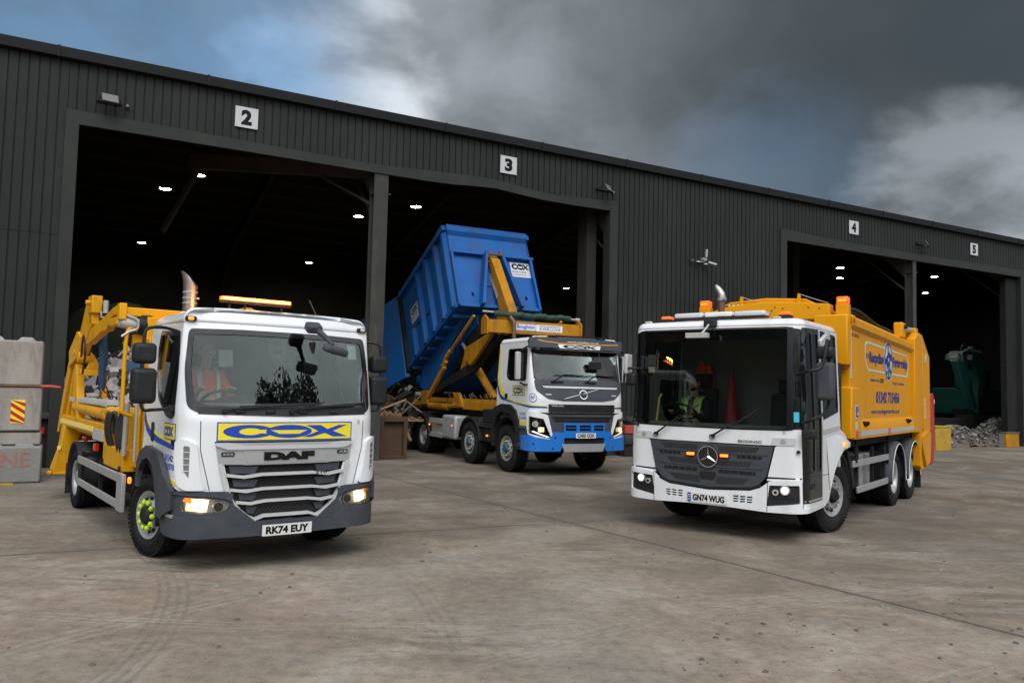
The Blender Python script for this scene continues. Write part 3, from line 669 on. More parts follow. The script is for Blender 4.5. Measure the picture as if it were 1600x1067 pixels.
# ---------------- concrete blocks at the left ----------------
def blocks():
    ang=WA
    def blk(name,lab,x0,x1,z0,z1,y0,mt,studs=True,yr=0):
        w=x1-x0;cr=Vector((x1,y0)); R2=lambda a,b:Vector((a*cos(ang)-b*sin(ang),a*sin(ang)+b*cos(ang)))
        q=cr-R2(w/2,-.42); t=thing(name,lab,'concrete block',(q.x,q.y,z0),ang,'interlocking concrete blocks')
        mb=MB(); mb.box((0,0,(z1-z0)/2),(w,.84,z1-z0-.012)); o=mb.build('block',mt,t,bevel=.03,seg=3)
        if studs:
            mb=MB()
            for i in range(int(w/.48)+1):
                x=w/2-.28-i*.50
                if x>-w/2+.1: 
                    mb.add([(x-.16,-.2,z1-z0-.01),(x+.16,-.2,z1-z0-.01),(x+.16,.2,z1-z0-.01),(x-.16,.2,z1-z0-.01),(x-.09,-.1,z1-z0+.07),(x+.09,-.1,z1-z0+.07),(x+.09,.1,z1-z0+.07),(x-.09,.1,z1-z0+.07)],[(0,3,2,1),(4,5,6,7),(0,1,5,4),(1,2,6,5),(2,3,7,6),(3,0,4,7)])
            mb.build('stud',mt,t,bevel=.015)
        return t
    a=blk('concrete_block','lowest concrete block with red painted letters on its face',-10.4,-8.47,0,.655,14.62,'concrete_low')
    fn=flat((-.0,-.424,.33),(1,0,0),(0,0,1),(0,-1,0)); text('painted_letters','ZONE',fn,.28,.10,1.02,.26,'red_graffiti',a,bold=0,off=.002,th=.002)
    blk('concrete_block','second concrete block up, set back above the painted one',-10.6,-8.63,.655,.90,14.84,'concrete',False)
    b=blk('concrete_block','third concrete block up, with a red and yellow chevron plate',-10.6,-8.63,.91,1.725,14.80,'concrete',False)
    mb=MB(); mb.box((.62,-.425,.36),(.22,.006,.42)); o=mb.build('chevron_plate','yellow_ink',b)
    fn=flat((.62,-.429,.36),(1,0,0),(0,0,1),(0,-1,0))
    mb=MB()
    for k in range(-3,4):
        z=k*.14; P=[(-.11,z+.10),(-.11,z+.17),(.11,z+.02),(.11,z-.05)]
        P=[(x,max(-.21,min(.21,y))) for x,y in P]
        if max(p[1] for p in P)-min(p[1] for p in P)>.02: V,T=tri2d(P,(),.3,False); sheet(mb,fn,V,T,.002,.002)
    mb.build('red_stripes','red_paint',o,smooth=0)
    blk('concrete_block','topmost concrete block with studs on its top',-10.6,-8.65,1.735,2.57,14.80,'concrete')
    o=MB().tube([(-10.4,13.80,1.73),(-8.62,14.80,1.735)],.018,8).build('steel_pin','rusty',None); tag(o,'thin steel bar lying in the joint below the topmost concrete block','bar')
    o=MB().tube([(-8.66,14.79,1.735),(-8.5,14.86,1.735),(-8.36,14.92,1.72)],[.028,.032,.02],8).build('orange_sleeve','red_rubber',None); tag(o,'orange rubber sleeve sticking out of the concrete block joint','sleeve')
    mb=MB(); rn=random.Random(3)
    P=[(-9.75,13.45),(-8.85,13.85),(-9.0,14.2),(-9.8,13.9)]
    V=[(x,y,0) for x,y in P]+[(-9.7,13.6,.40),(-9.2,13.85,.40),(-9.22,14.05,.36),(-9.72,13.85,.38)]
    mb.add(V,[(0,3,2,1),(4,5,6,7),(0,1,5,4),(1,2,6,5),(2,3,7,6),(3,0,4,7)])
    tag(mb.build('rubber_ramp','black_plastic',None,bevel=.05,seg=3),'black rubber wedge on the ground before the painted concrete block','ramp')
    tag(MB().box((-8.78,14.15,.02),(.22,.05,.035),(0,0,.3)).build('timber_scrap','block_yellow',None),'short yellow offcut lying at the foot of the painted block','offcut')
    tag(MB().tube([(-9.6,14.75,.68),(-9.45,14.7,.76),(-9.25,14.72,.74),(-9.15,14.8,.68),(-9.4,14.85,.69)],.03,8,sub=4).build('cable_coil','hose',None),'loose black cable on top of the painted concrete block','cable')
    for k,(a,b,r) in enumerate((((-8.1,15.9,.0),(-8.45,15.75,1.15),.03),((-7.95,15.7,.0),(-8.4,15.85,.9),.025),((-8.0,16.1,0),(-8.2,16.2,1.3),.02))):
        tag(MB().tube([a,b],r,6).build('steel_rod','rusty',None),('rusty rod leaning left of the shed corner, thickest of three','rusty rod leaning at the shed corner, shortest of three','thin rusty rod standing at the shed corner, longest of three')[k],'rod','rods leaning by the shed corner')
    o=MB().b2((0,0,0),(.34,.03,.14)).build('red_panel','red_paint',None,loc=wp(2.08,-.03,.72)); o.rotation_euler=(0,0,WA); tag(o,'faded red panel on the dark plinth left of bay 2','panel')
blocks()
# ---------------- things along the shed front ----------------
t=thing('steel_skip_box','rusty brown open steel box standing before the post between bays 2 and 3','steel box',wp(10.37,.74,0),WA)
mb=MB(); mb.b2((-.34,-.35,0),(.34,.45,1.08)); o=mb.build('panel','rust_box',t,bevel=.01)
mb=MB(); 
for x0,x1,z0,z1 in ((-.38,-.28,0,1.1),(.28,.38,0,1.1),(-.28,.28,.98,1.1),(-.28,.28,0,.09)): mb.b2((x0,-.47,z0),(x1,-.36,z1))
mb.b2((-.38,-.36,1.08),(.38,.5,1.11)); mb.build('frame','rust_box',t,bevel=.008)
rn=random.Random(8)
def crate(u,d,z,rz,lab):
    t=thing('timber_crate',lab,'crate',wp(u,d,z),WA+rz,'broken timber crates behind the rusty box')
    mb=MB()
    for k in range(6): mb.box((-.5+k*.2,0,.06+rn.uniform(0,.02)),(.09,1.0,.022),(rn.uniform(-.05,.05),0,rn.uniform(-.04,.04)))
    mb.build('deck_boards','timber',t); mb=MB()
    for y in(-.42,0,.42): mb.box((0,y,.0),(1.15,.09,.08))
    mb.build('runners','timber',t); mb=MB(); mb.bar((-.5,.45,.0),(.2,.5,.7),.06,.03); mb.bar((.5,-.45,.0),(-.3,-.4,.55),.06,.03); mb.build('broken_slats','timber',t)
    return t
t=crate(11.1,2.4,.75,.4,'broken timber crate leaning just right of the post between bays 2 and 3'); t.rotation_euler=(radians(55),.1,WA+.4)
crate(11.9,2.6,.95,-.3,'flat timber crate lying on rubbish behind the blue container truck wheels')
t=thing('crash_barrier','low concrete and steel crash barrier with an orange stripe against the middle wall','barrier',wp(17.9,-.32,0),WA)
mb=MB(); mb.b2((-.55,-.15,0),(5.5,.16,.62)); mb.build('base','plinth_dark',t,bevel=.03)
mb=MB(); mb.prism([(-.22,.64),(-.10,.66),(-.12,.54),(-.22,.50),(-.12,.42),(-.10,.34),(-.2,.36),(-.25,.5)],-.6,5.5,'YZ'); mb.build('guard_rail','steel_post',t)
mb=MB(); mb.b2((-.55,-.17,.68),(5.5,.1,.92)); mb.build('orange_board','red_rubber',t,bevel=.01)
for (u,d,w_,h,lab) in ((31.8,-.75,.95,.93,'yellow painted concrete block beside the rear of the yellow refuse truck'),(37.6,-.35,.95,.64,'low dirty yellow block at the foot of the right-hand pillar')):
    t=thing('yellow_bollard_block',lab,'concrete block',wp(u,d,0),WA)
    dd=.4 if h>.8 else .14; mb=MB(); mb.b2((-w_/2,-dd,0),(w_/2,dd,h-.05)); mb.build('block','block_yellow' if h>.8 else 'old_yellow',t,bevel=.02)
    mb=MB(); mb.b2((-w_/2-.02,-dd-.02,h-.05),(w_/2+.02,dd+.02,h)); mb.build('cap','block_yellow' if h>.8 else 'soil',t,bevel=.01)
    mb=MB(); mb.b2((-w_/2-.012,-dd+.1,.0),(-w_/2+.16,dd+.012,h-.06)); mb.build('bare_side','concrete_low',t)
mb=MB(); mb.b2((.08,0,0),(.88,.28,7.3)); o=mb.build('stained_pillar','push_wall',None,bevel=.02,loc=wp(38.3,.15,0)); o.rotation_euler=(0,0,WA); tag(o,'broad stained dark pillar at the right end of bay 5','pillar')
# heaps
def heap(name,lab,cat,u,d,ru,rd,h,mats,n,seed,smin,smax,shp=1.0,base='soil'):
    rn=random.Random(seed);t=thing(name,lab,cat,wp(u,d,0),WA)
    mb=MB();nx,ny=18,12;V=[]
    for j in range(ny+1):
        for i in range(nx+1):
            x=(i/nx*2-1);y=(j/ny*2-1);r=sqrt(x*x+y*y);z=h*max(0,1-r**1.6*.95)**shp
            V.append((x*ru,y*rd,z+(rn.uniform(-.08,.08)*h*.8 if z>0 else 0)))
    mb.add(V,[(j*(nx+1)+i,j*(nx+1)+i+1,(j+1)*(nx+1)+i+1,(j+1)*(nx+1)+i) for j in range(ny) for i in range(nx)])
    mb.build('mound',base,t,smooth=60)
    mb=MB()
    for _ in range(n):
        x=rn.uniform(-1,1);y=rn.uniform(-1,1);r=sqrt(x*x+y*y)
        if r>1: continue
        z=h*max(0,1-r**1.6*.95)**shp; s=rn.uniform(smin,smax)
        R=Matrix.Rotation(rn.uniform(0,6.3),3,'Z')@Matrix.Rotation(rn.uniform(-1.2,1.2),3,'X')@Matrix.Rotation(rn.uniform(-1.2,1.2),3,'Y')
        mb.box((x*ru,y*rd,z+rn.uniform(0,s*.5)),(s*rn.uniform(.4,1.3),s*rn.uniform(.3,1),s*rn.uniform(.05,.45)),R,rn.randrange(len(mats)))
    o=mb.build('scraps',mats,t,smooth=0); o['kind']='stuff'; return t
heap('waste_heap','tall heap of pale waste paper inside bay 2 behind the yellow lifting gear','waste heap',4.8,4.2,3.1,2.9,2.7,['paper_litter','paper_litter','dark_litter','paper_litter','dark_litter'],1500,1,.12,.42,.75,'paper_litter')
heap('rubble_heap','low heap of grey rubble and scraps inside bay 4 beyond the yellow block','rubble heap',36.3,1.4,2.1,1.2,.7,['concrete_low','dark_litter','soil','concrete_low'],520,2,.06,.28,.8)
heap('rubble_heap','heap of rubble against the stained pillar in bay 5','rubble heap',39.4,1.2,1.2,1.0,1.1,['concrete_low','dark_litter','concrete_low'],420,4,.06,.25,.8)
heap('waste_heap','dark heap of wood and waste inside bay 3 under the blue container','waste heap',12.6,6.5,3.2,2.4,1.7,['timber','dark_litter','dark_litter','paper_litter'],700,5,.12,.5,.8)
heap('waste_heap','low dark heap of timber scraps behind the blue container truck cab','waste heap',16.0,5.4,2.4,1.8,2.6,['timber','dark_litter','dark_litter','rusty'],700,6,.12,.5,.8)
def tarp(u,d,ru,rd,h,seed,lab,mt='tarp_dark'):
    rn=random.Random(seed);mb=MB();nx=26;V=[]
    ph=[rn.uniform(0,6) for _ in range(6)]
    for j in range(nx+1):
        for i in range(nx+1):
            x=(i/nx*2-1);y=(j/nx*2-1);r=min(1,sqrt(x*x+y*y));z=h*(1-r**3)+.16*h*(sin(5*x+ph[0]+2*y)*cos(4*y+ph[1])+.6*sin(11*x-3*y+ph[2])*.5+.35*sin(9*y+7*x+ph[3]))*(1-r)
            V.append((x*ru,y*rd,max(0,z)))
    mb.add(V,[(j*(nx+1)+i,j*(nx+1)+i+1,(j+1)*(nx+1)+i+1,(j+1)*(nx+1)+i) for j in range(nx) for i in range(nx)])
    o=mb.build('tarpaulin_heap',mt,None,smooth=60,loc=wp(u,d,0)); o.rotation_euler=(0,0,WA); tag(o,lab,'tarpaulin')
tarp(5.0,8.8,4.0,2.2,4.3,3,'dark green tarpaulin draped over the stack at the back of bay 2')
tarp(40.5,8.5,4.5,3,2.3,9,'grey sheet over a low stack behind the excavator arm in bay 5')
mb=MB(); mb.b2((0,0,0),(2.0,.2,.25)); o=mb.build('skip_beam','hub_blue',None,loc=wp(4.0,1.2,2.1)); o.rotation_euler=(0,0,WA)
tag(o,'dull blue steel beam seen between the yellow gear and the white cab','beam')
# excavator arm
def excavator():
    t=thing('excavator','green excavator reaching its folded arm forward inside bay 5','excavator',wp(39.5,3.2,0),WA)
    def q(u,z,d=0): return (u-39.5+.0,d,z)
    s=1.0
    mb=MB(); A=[(39.45,3.75),(39.6,4.1),(39.95,4.15),(40.25,3.7),(40.85,1.9),(40.95,1.45),(40.6,1.4),(40.0,2.5)]
    mb.prism([(a-39.5,z) for a,z in A],-.16,.16,'XZ'); mb.build('dipper_arm','green_paint',t,bevel=.03)
    mb=MB(); B=[(39.9,3.85),(40.0,4.15),(40.9,4.35),(41.7,4.35),(42.35,4.0),(42.65,3.1),(42.2,2.1),(41.85,2.1),(42.0,2.9),(41.75,3.5),(41.2,3.75),(40.5,3.8)]
    mb.prism([(a-39.5,z) for a,z in B],.3,.75,'XZ'); mb.build('boom','green_paint',t,bevel=.04)
    fn=flat((41.25-39.5,.3,4.05),(1,0,0),(0,0,1),(0,-1,0)); mb=MB(); V,T=tri2d(rr(0,0,.42,.26,.02),(),.5,False); sheet(mb,fn,V,T,.004,.004); mb.build('decal','white_plain',t)
    mb=MB(); mb.cyl((.02,-.2,3.95),(.02,.2,3.95),.10); mb.b2((-.04,-.2,3.8),(.04,.2,4.25)); mb.b2((.3,-.2,3.8),(.38,.2,4.25)); mb.build('link_pins','alu_rail',t)
    mb=MB(); mb.cyl((.4,0,4.15),(1.6,.1,4.5),.05); mb.cyl((1.4,.1,4.45),(2.6,.3,4.3),.08); mb.build('ram','alu_rail',t)
    mb=MB(); mb.tube([(.5,-.2,4.0),(.95,-.32,3.4),(.9,-.28,2.6),(1.35,-.25,1.5)],.03,8,sub=5); mb.tube([(.2,-.2,4.3),(1.0,.1,4.65),(2.0,.1,4.4)],.03,8,sub=5); mb.build('hoses','hose',t)
    mb=MB(); mb.prism([(.45,1.55),(1.0,1.35),(1.3,.6),(.9,.05),(.2,.15),(.5,.55),(.65,1.0)],-.45,.45,'XZ'); 
    for k in range(4): mb.box((.2,-.36+k*.24,.1),(.3,.08,.08),(0,.5,0))
    mb.build('bucket','chassis',t,bevel=.02)
    mb=MB(); mb.b2((4.6,1.6,1.2),(7.4,4.2,2.6)); mb.b2((4.6,1.6,2.6),(5.8,2.9,3.6)); mb.build('house','green_paint',t,bevel=.08)
    mb=MB(); mb.b2((4.2,1.4,.1),(7.4,2.0,.9)); mb.b2((4.2,3.8,.1),(7.4,4.4,.9)); mb.b2((5.2,2,.6),(6.4,3.8,1.2)); mb.build('tracks','chassis',t,bevel=.15)
    return t
ex=excavator()
# concrete blocks before the excavator
t=thing('concrete_slab_stack','dark low concrete wall under the excavator arm in bay 5','wall',wp(37.6,2.6,0),WA); mb=MB(); mb.b2((-2.6,0,0),(2.2,.8,1.1)); mb.b2((2.25,0,0),(3.6,.8,1.25)); mb.build('block','push_wall',t,bevel=.03)
# tree beyond the roof
def tree(loc,h,r,lab,seed,n=5200,group=None,leaf=.16):
    rn=random.Random(seed);t=thing('tree',lab,'tree',loc,0,group)
    mb=MB(); mb.tube([(0,0,0),(.1,.05,h*.3),(0,.1,h*.62)],[.32,.24,.12],10,sub=3)
    tips=[]
    for k in range(9):
        a=k*2.4;z=h*rn.uniform(.3,.55);p=(cos(a)*r*rn.uniform(.45,.8),sin(a)*r*rn.uniform(.45,.8),h*rn.uniform(.6,.88)); mb.tube([(0,.05,z),(p[0]*.5,p[1]*.5,(z+p[2])/2+.3),p],[.11,.07,.03],7,sub=3); tips.append(p)
    mb.build('trunk','bark',t); mb=MB(); cl=[(rn.gauss(p[0],.3),rn.gauss(p[1],.3),rn.gauss(p[2],.3),rn.uniform(.28,.5)*r) for p in tips for _ in range(2)]+[(0,0,h*.9,r*.4)]
    for _ in range(n):
        c=rn.choice(cl);v=Vector((rn.gauss(0,1),rn.gauss(0,1),rn.gauss(0,1))).normalized()*c[3]*rn.random()**.45
        p=Vector(c[:3])+v;s=leaf*rn.uniform(.6,1.3);R=Matrix.Rotation(rn.uniform(0,6.3),3,'Z')@Matrix.Rotation(rn.uniform(0,3),3,'X')
        mb.add([p+R@Vector(q)*s for q in ((-.5,0,0),(0,-.3,.08),(.5,0,0),(0,.3,.08))],[(0,1,2,3)])
    mb.build('crown','leaf',t,smooth=0)
tree(wp(62.5,12.5,0),13.6,3.2,'leafy tree top showing over the far right end of the shed roof',11)

# trees that show in the windscreens, and a shed added for its reflection
def wood():
    rn=random.Random(77);mb=MB();cl=[]
    for k in range(30):
        x=-26+k*3.4+rn.uniform(-1,1);y=-30-rn.uniform(0,6);h=rn.uniform(7.0,9.5)
        for z in (1.5,3.5,h-3,h-1.5): cl.append((x+rn.uniform(-1,1),y,z,rn.uniform(2.0,3.0)))
        mb.tube([(x,y,0),(x,y,h*.7)],[.3,.12],6,mi=1)
    for _ in range(16000):
        c=rn.choice(cl);v=Vector((rn.gauss(0,1),rn.gauss(0,1),rn.gauss(0,1))).normalized()*c[3]*rn.random()**.4
        p=Vector(c[:3])+v;s=rn.uniform(.4,.9);R=Matrix.Rotation(rn.uniform(0,6.3),3,'Z')@Matrix.Rotation(rn.uniform(0,3),3,'X')
        mb.add([p+R@Vector(q)*s for q in ((-.5,0,0),(0,-.35,.08),(.5,0,0),(0,.35,.08))],[(0,1,2,3)],0)
    tag(mb.build('woodland',['leaf','bark'],None,smooth=0),'belt of low dark trees across the yard, behind the viewer','wood',kind='stuff')
wood()
t=thing('added_dark_shed','plain dark metal shed across the yard, mirrored in the refuse truck windscreen','shed',(-33,-8,0),0)  # out of view; added so the windscreen mirrors an even dark surface
mb=MB(); mb.b2((-6,-26,0),(3,22,11.2)); mb.build('wall','clad',t)
mb=MB(); mb.prism([(-6.3,11.1),(-1.5,12.6),(3.3,11.1),(3.3,11.3),(-1.5,12.8),(-6.3,11.3)],-26.3,22.3,'XZ'); mb.build('roof','fascia',t)
for y in (-18,-4,10): MB().b2((2.98,y-2.5,0),(3.05,y+2.5,5)).build('roller_door','flash',t)
tree((17.5,-3.2,0),14.5,4.6,'round dark tree across the yard, mirrored low in the skip loader windscreen',41,15000,None,.34)
tree((24,2.0,0),11,3.8,'smaller dark tree across the yard, beside the rounder one',43,9000,None,.3)
# ================= COMMON TRUCK PARTS =================
def TF(x,y,a): return (x,y,0),a
def wheel(par,x,y,side,R=.51,w=.30,rim=.286,steer=0,kind='front',dual=False,nut=None,hub='rim_grey',name='wheel',rimm='rim_grey'):
    """rim (parent mesh) with tyre, hub and nuts as its sub-parts; side=+1 faces the vehicle's left"""
    # work with outward = +y then flip
    def fl(mb):
        mb.v=[(a,b*side,c) for a,b,c in mb.v]; return mb
    h=w/2
    mb=MB()
    if kind=='front': prof=[(-h+.02,rim),(-h+.03,rim-.02),(-.02,rim-.04),(h-.10,rim-.045),(h-.03,rim-.02),(h-.012,rim+.004),(h-.004,rim+.002),(h-.02,rim-.03),(h-.035,rim-.055),(h-.05,rim-.075),(h-.012,rim-.105),(h-.004,rim-.125),(h-.004,.115),(h-.012,.105),(h-.02,.09),(h-.3,.09)]
    else: prof=[(-h+.02,rim),(h-.05,rim-.035),(h-.03,rim-.02),(h-.012,rim+.004),(h-.004,rim+.002),(h-.02,rim-.03),(h-.09,rim-.045),(h-.15,rim-.055),(h-.165,rim-.10),(h-.165,.12),(h-.165,.05)]
    mb.lathe(prof,48)
    o=fl(mb).build(name,rimm,par,smooth=40); o.location=(x,y,R); o.rotation_euler=(0,0,steer)
    # hand holes
    mb=MB(); yy=h-.035 if kind=='front' else h-.16
    for k in range(10):
        a=2*pi*k/10+.2; rr_=rim-.078 if kind=='front' else rim-.085
        mb.cyl((rr_*cos(a),yy,rr_*sin(a)),(rr_*cos(a),yy+.012,rr_*sin(a)),.022,n=10)
    fl(mb).build('rim_holes','dark_inside',o)
    mb=MB()
    T_=[(-h+.03,rim-.004),(-h+.005,rim+.02),(-h-.012,rim+.08),(-h-.012,R-.12),(-h+.0,R-.05),(-h+.02,R-.018),(-h+.045,R-.006)]
    g=[]
    n=5
    for i in range(n-1):
        c=-h+.05+(w-.10)*(i+1)/n; g+=[(c-.008,R-.001),(c-.006,R-.016),(c+.006,R-.016),(c+.008,R-.001)]
    T2=[(-a,b) for a,b in reversed(T_)]
    mb.lathe(T_+g+T2,72)
    if dual:
        k=len(mb.v); mb.lathe([(a-w-.04,b) for a,b in T_+g+T2],48)
    # shoulder blocks
    for k in range(60):
        a=2*pi*k/60
        for s_ in (1,-1):
            mb.box(((R-.012)*cos(a),s_*(h-.018),(R-.012)*sin(a)),(.020,.036,.030),Matrix.Rotation(-a,3,'Y'))
    fl(mb).build('tyre','tyre',o,smooth=40)
    mb=MB()
    if kind=='front': mb.lathe([(h-.05,.10),(h+.0,.10),(h+.03,.092),(h+.045,.075),(h+.045,.0)],28)
    else: mb.lathe([(h-.18,.13),(h-.10,.125),(h-.06,.105),(h-.03,.10),(h-.02,.085),(h-.02,.0)],28)
    fl(mb).build('hub',hub,o,smooth=40)
    mb=MB(); yn=h+.0 if kind=='front' else h-.165
    for k in range(10):
        a=2*pi*k/10; r=.1675 if kind=='front' else .15
        if rim<.26: r=.137
        p=(r*cos(a),yn,r*sin(a)); mb.cyl(p,(p[0],yn+.028,p[2]),.017,.014,n=6)
        if nut: mb.cyl((p[0],yn+.008,p[2]),(p[0],yn+.030,p[2]),.019 if nut=='small' else .028,n=12,mi=1); mb.cyl((p[0],yn+.030,p[2]),(p[0],yn+.042,p[2]),.018 if nut=='small' else .026,.012,n=12,mi=1); mb.prism([(p[0]+.026*cos(a+.4),p[2]+.026*sin(a+.4)),(p[0]+.044*cos(a),p[2]+.044*sin(a)),(p[0]+.026*cos(a-.4),p[2]+.026*sin(a-.4))],yn+.012,yn+.022,'XZ',mi=1) if nut!='small' else None
    fl(mb).build('wheel_nuts',['rim_grey','nut_dull' if nut=='small' else 'nut_lime'],o,smooth=30)
    if dual:
        mb=MB(); mb.lathe([(-h-w-.02,rim),(-h-.04,rim-.02),(-h,rim-.03)],24); fl(mb).build('inner_rim','rim_grey',o)
    return o
def roof_cap(name,sf,vt,Rr,u1,mt,par,dome=.05,rows=6,steps=5,th=.0,back=None,rear_lift=0):
    """roof skin: rolls over from the wall top and closes to a slightly domed top"""
    n=90;us=[-u1+2*u1*i/n for i in range(n+1)];mb=MB();V=[];grid=[]
    for u in us:
        x,y,nx,ny=sf.plan(u);col=[]
        p0=sf(u,vt,0)
        for k in range(rows+1):
            t=pi/2*k/rows;ins=Rr*(1-cos(t));col.append(Vector((p0.x-nx*ins,p0.y-ny*ins,vt+Rr*sin(t))))
        q=col[-1];sx=min(q.x,sf.cx-.25) ; sp=Vector((sx if abs(u)<sf.ub else q.x,0,vt+Rr+dome))
        for k in range(1,steps+1):
            f=k/steps; col.append(Vector((q.x+(sp.x-q.x)*f,q.y+(sp.y-q.y)*f,q.z+(sp.z-q.z)*(1-(1-f)**2))))
        grid.append(col)
    m=len(grid[0])
    for c in grid: V+=c
    Fs=[(i*m+j,(i+1)*m+j,(i+1)*m+j+1,i*m+j+1) for i in range(n) for j in range(m-1)]
    mb.add(V,Fs)
    bm_o=mb.build(name,mt,par,smooth=50)
    so_=bm_o.modifiers.new('s','SOLIDIFY'); so_.thickness=.02; so_.offset=-1
    return bm_o
def rear_wall(name,sf,u1,v0,v1,mt,par,roof=.1):
    p=sf(-u1,v1);mb=MB();x=sf(u1,v0).x
    P=[(-sf(u1,v0).y,v0),(sf(u1,v0).y,v0),(sf(u1,v1).y,v1),(sf(u1,v1).y-roof,v1+roof),(-sf(u1,v1).y+roof,v1+roof),(-sf(u1,v1).y,v1)]
    mb.prism(P,x-.03,x+.005,'YZ'); return mb.build(name,mt,par,bevel=.01)
def plate(par,s,fn,cu,cv,w=.52,h=.111,euro=False,off=.006):
    o=panel('number_plate',fn,rr(cu,cv,w,h,.008),'plate_white',par,off=off,th=.006,res=.15)
    text('plate_lettering',s,fn,cu+(.022 if euro else 0),cv,w*(.86 if not euro else .80),h*.70,'black_ink',o,bold=.045,off=off+.002,th=.002)
    if euro:
        b=panel('plate_band',fn,rr(cu-w/2+.028,cv,.05,h-.008,.006),'blue_ink',o,off=off+.002,th=.002,res=.2)
        text('country_letters','UK',fn,cu-w/2+.028,cv-.028,.034,.022,'white_plain',o,bold=0,off=off+.004,th=.002)
        mb=MB(); 
        for dx,dz,ww,hh,mt in ((0,.02,.036,.03,1),(0,.02,.036,.008,0),(0,.02,.008,.03,0)):
            V,T=tri2d(rr(cu-w/2+.028+dx,cv+dz,ww,hh,.001),(),.2,False); sheet(mb,fn,V,T,off+.0035+(.001 if mt==0 else 0),.001,mt)
        mb.build('flag',['red_paint','white_plain'],o)
    return o
def skin_body(name,pts,edges,rad,mt,parent,sub=2,loc=None):
    me=bpy.data.meshes.new(name); me.from_pydata([Vector(p) for p in pts],edges,[])
    o=link(name,me,parent); me.materials.append(MM[mt])
    sk=o.modifiers.new('skin','SKIN'); 
    lay=me.skin_vertices[0].data if me.skin_vertices else None
    if lay is None:
        bpy.context.view_layer.objects.active=o
    for i,r in enumerate(rad):
        me.skin_vertices[0].data[i].radius=(r,r) if not isinstance(r,tuple) else r
    me.skin_vertices[0].data[0].use_root=True
    sk.use_smooth_shade=True; ss=o.modifiers.new('sub','SUBSURF'); ss.levels=sub; ss.render_levels=sub
    return o
def person(lab,world,rz,vest,skin='skin',beard=False,scale=1.0,look=0,hatless=True):
    """seated driver: origin at the seat's front edge height 0 = hip; x forward"""
    t=thing('person',lab,'person',world,rz); t.scale=(scale,)*3
    P=[];E_=[];R=[]
    def v(p,r,par=None):
        P.append(p);R.append(r)
        if par is not None:E_.append((par,len(P)-1))
        return len(P)-1
    hip=v((0,0,.02),(.15,.13)); sp=v((-.03,0,.20),(.15,.12),hip); ch=v((-.05,0,.38),(.18,.12),sp); nk=v((-.04,0,.52),.07,ch); nh=v((-.02,0,.60),.052,nk)
    hd=v((.0,0,.69),(.078,.09),nh); tp=v((-.01,0,.78),(.07,.085),hd)
    for s in(1,-1):
        sh=v((-.05,.17*s,.46),.062,ch); el=v((.06,.26*s,.24),.045,sh); fo=v((.24,.21*s,.24),.036,el); wr=v((.36,.17*s,.29),.026,fo); pm=v((.41,.165*s,.31),.030,wr)
        for k in range(4):
            a=v((.445,.165*s+(k-1.5)*.017,.335-k*.004),.0095,pm); b=v((.455,.160*s+(k-1.5)*.017,.312-k*.004),.008,a)
        th=v((.40,.165*s-.035*s,.325),.010,pm); v((.425,.165*s-.045*s,.335),.008,th)
        kn=v((.42,.13*s,.06),.075,hip); an=v((.50,.13*s,-.36),.045,kn); v((.60,.13*s,-.40),.04,an)
    b=skin_body('body',P,E_,R,skin,t,2)
    # clothing: jacket over torso and arms, trousers
    def sub(pts,ed,rad,name,mt): return skin_body(name,pts,ed,rad,mt,t,2)
    jp=[(0,0,.02),(-.03,0,.20),(-.05,0,.38),(-.045,0,.50)];je=[(0,1),(1,2),(2,3)];jr=[(.165,.145),(.168,.14),(.195,.142),(.085,.085)]
    for s in(1,-1):
        k=len(jp);jp+=[(-.05,.17*s,.46),(.06,.26*s,.24),(.24,.21*s,.24),(.33,.18*s,.275)];je+=[(2,k),(k,k+1),(k+1,k+2),(k+2,k+3)];jr+=[.076,.060,.050,.042]
    sub(jp,je,jr,'jacket','orange_vest' if vest=='orange_vest' else 'dark_cloth')
    tp_=[(0,0,.02)];te=[];tr=[(.16,.15)]
    for s in(1,-1):
        k=len(tp_);tp_+=[(.42,.13*s,.06),(.50,.13*s,-.34)];te+=[(0,k),(k,k+1)];tr+=[.088,.062]
    sub(tp_,te,tr,'trousers','dark_cloth')
    if vest=='lime_vest':
        for s in (1,-1):
            mb=MB(); P2=[(-.05,.115*s,.545),(.055,.10*s,.49),(.118,.10*s,.36),(.13,.10*s,.20),(.14,.09*s,.06)]
            V=[]
            for (x,y,z) in P2: V+=[(x+.03,y-.055*s,z),(x+.022,y+.065*s,z)]
            mb.add(V,[(2*i,2*i+1,2*i+3,2*i+2) for i in range(4)]); o=mb.build('hi_vis_vest','lime_vest',t,smooth=60); so_=o.modifiers.new('s','SOLIDIFY'); so_.thickness=.012
            mb=MB(); V=[]
            for (x,y,z) in P2[:]: V+=[(x+.040,y-.012*s,z),(x+.036,y+.028*s,z)]
            mb.add(V,[(2*i,2*i+1,2*i+3,2*i+2) for i in range(4)]); q=mb.build('vest_stripe','vest_strip',o); so_=q.modifiers.new('s','SOLIDIFY'); so_.thickness=.006
    else:
        for s in (1,-1):
            mb=MB(); V=[]
            for (x,y,z) in [(-.03,.10*s,.545),(.075,.10*s,.48),(.115,.10*s,.36),(.125,.10*s,.20),(.13,.09*s,.06)]: V+=[(x+.036,y-.022*s,z),(x+.030,y+.028*s,z)]
            mb.add(V,[(2*i,2*i+1,2*i+3,2*i+2) for i in range(4)]); q=mb.build('vest_stripe','vest_strip',t); so_=q.modifiers.new('s','SOLIDIFY'); so_.thickness=.008
    # face
    hb=thing('head','x','x') if False else None
    mb=MB(); mb.lathe([(.0,.0)],3) if False else None
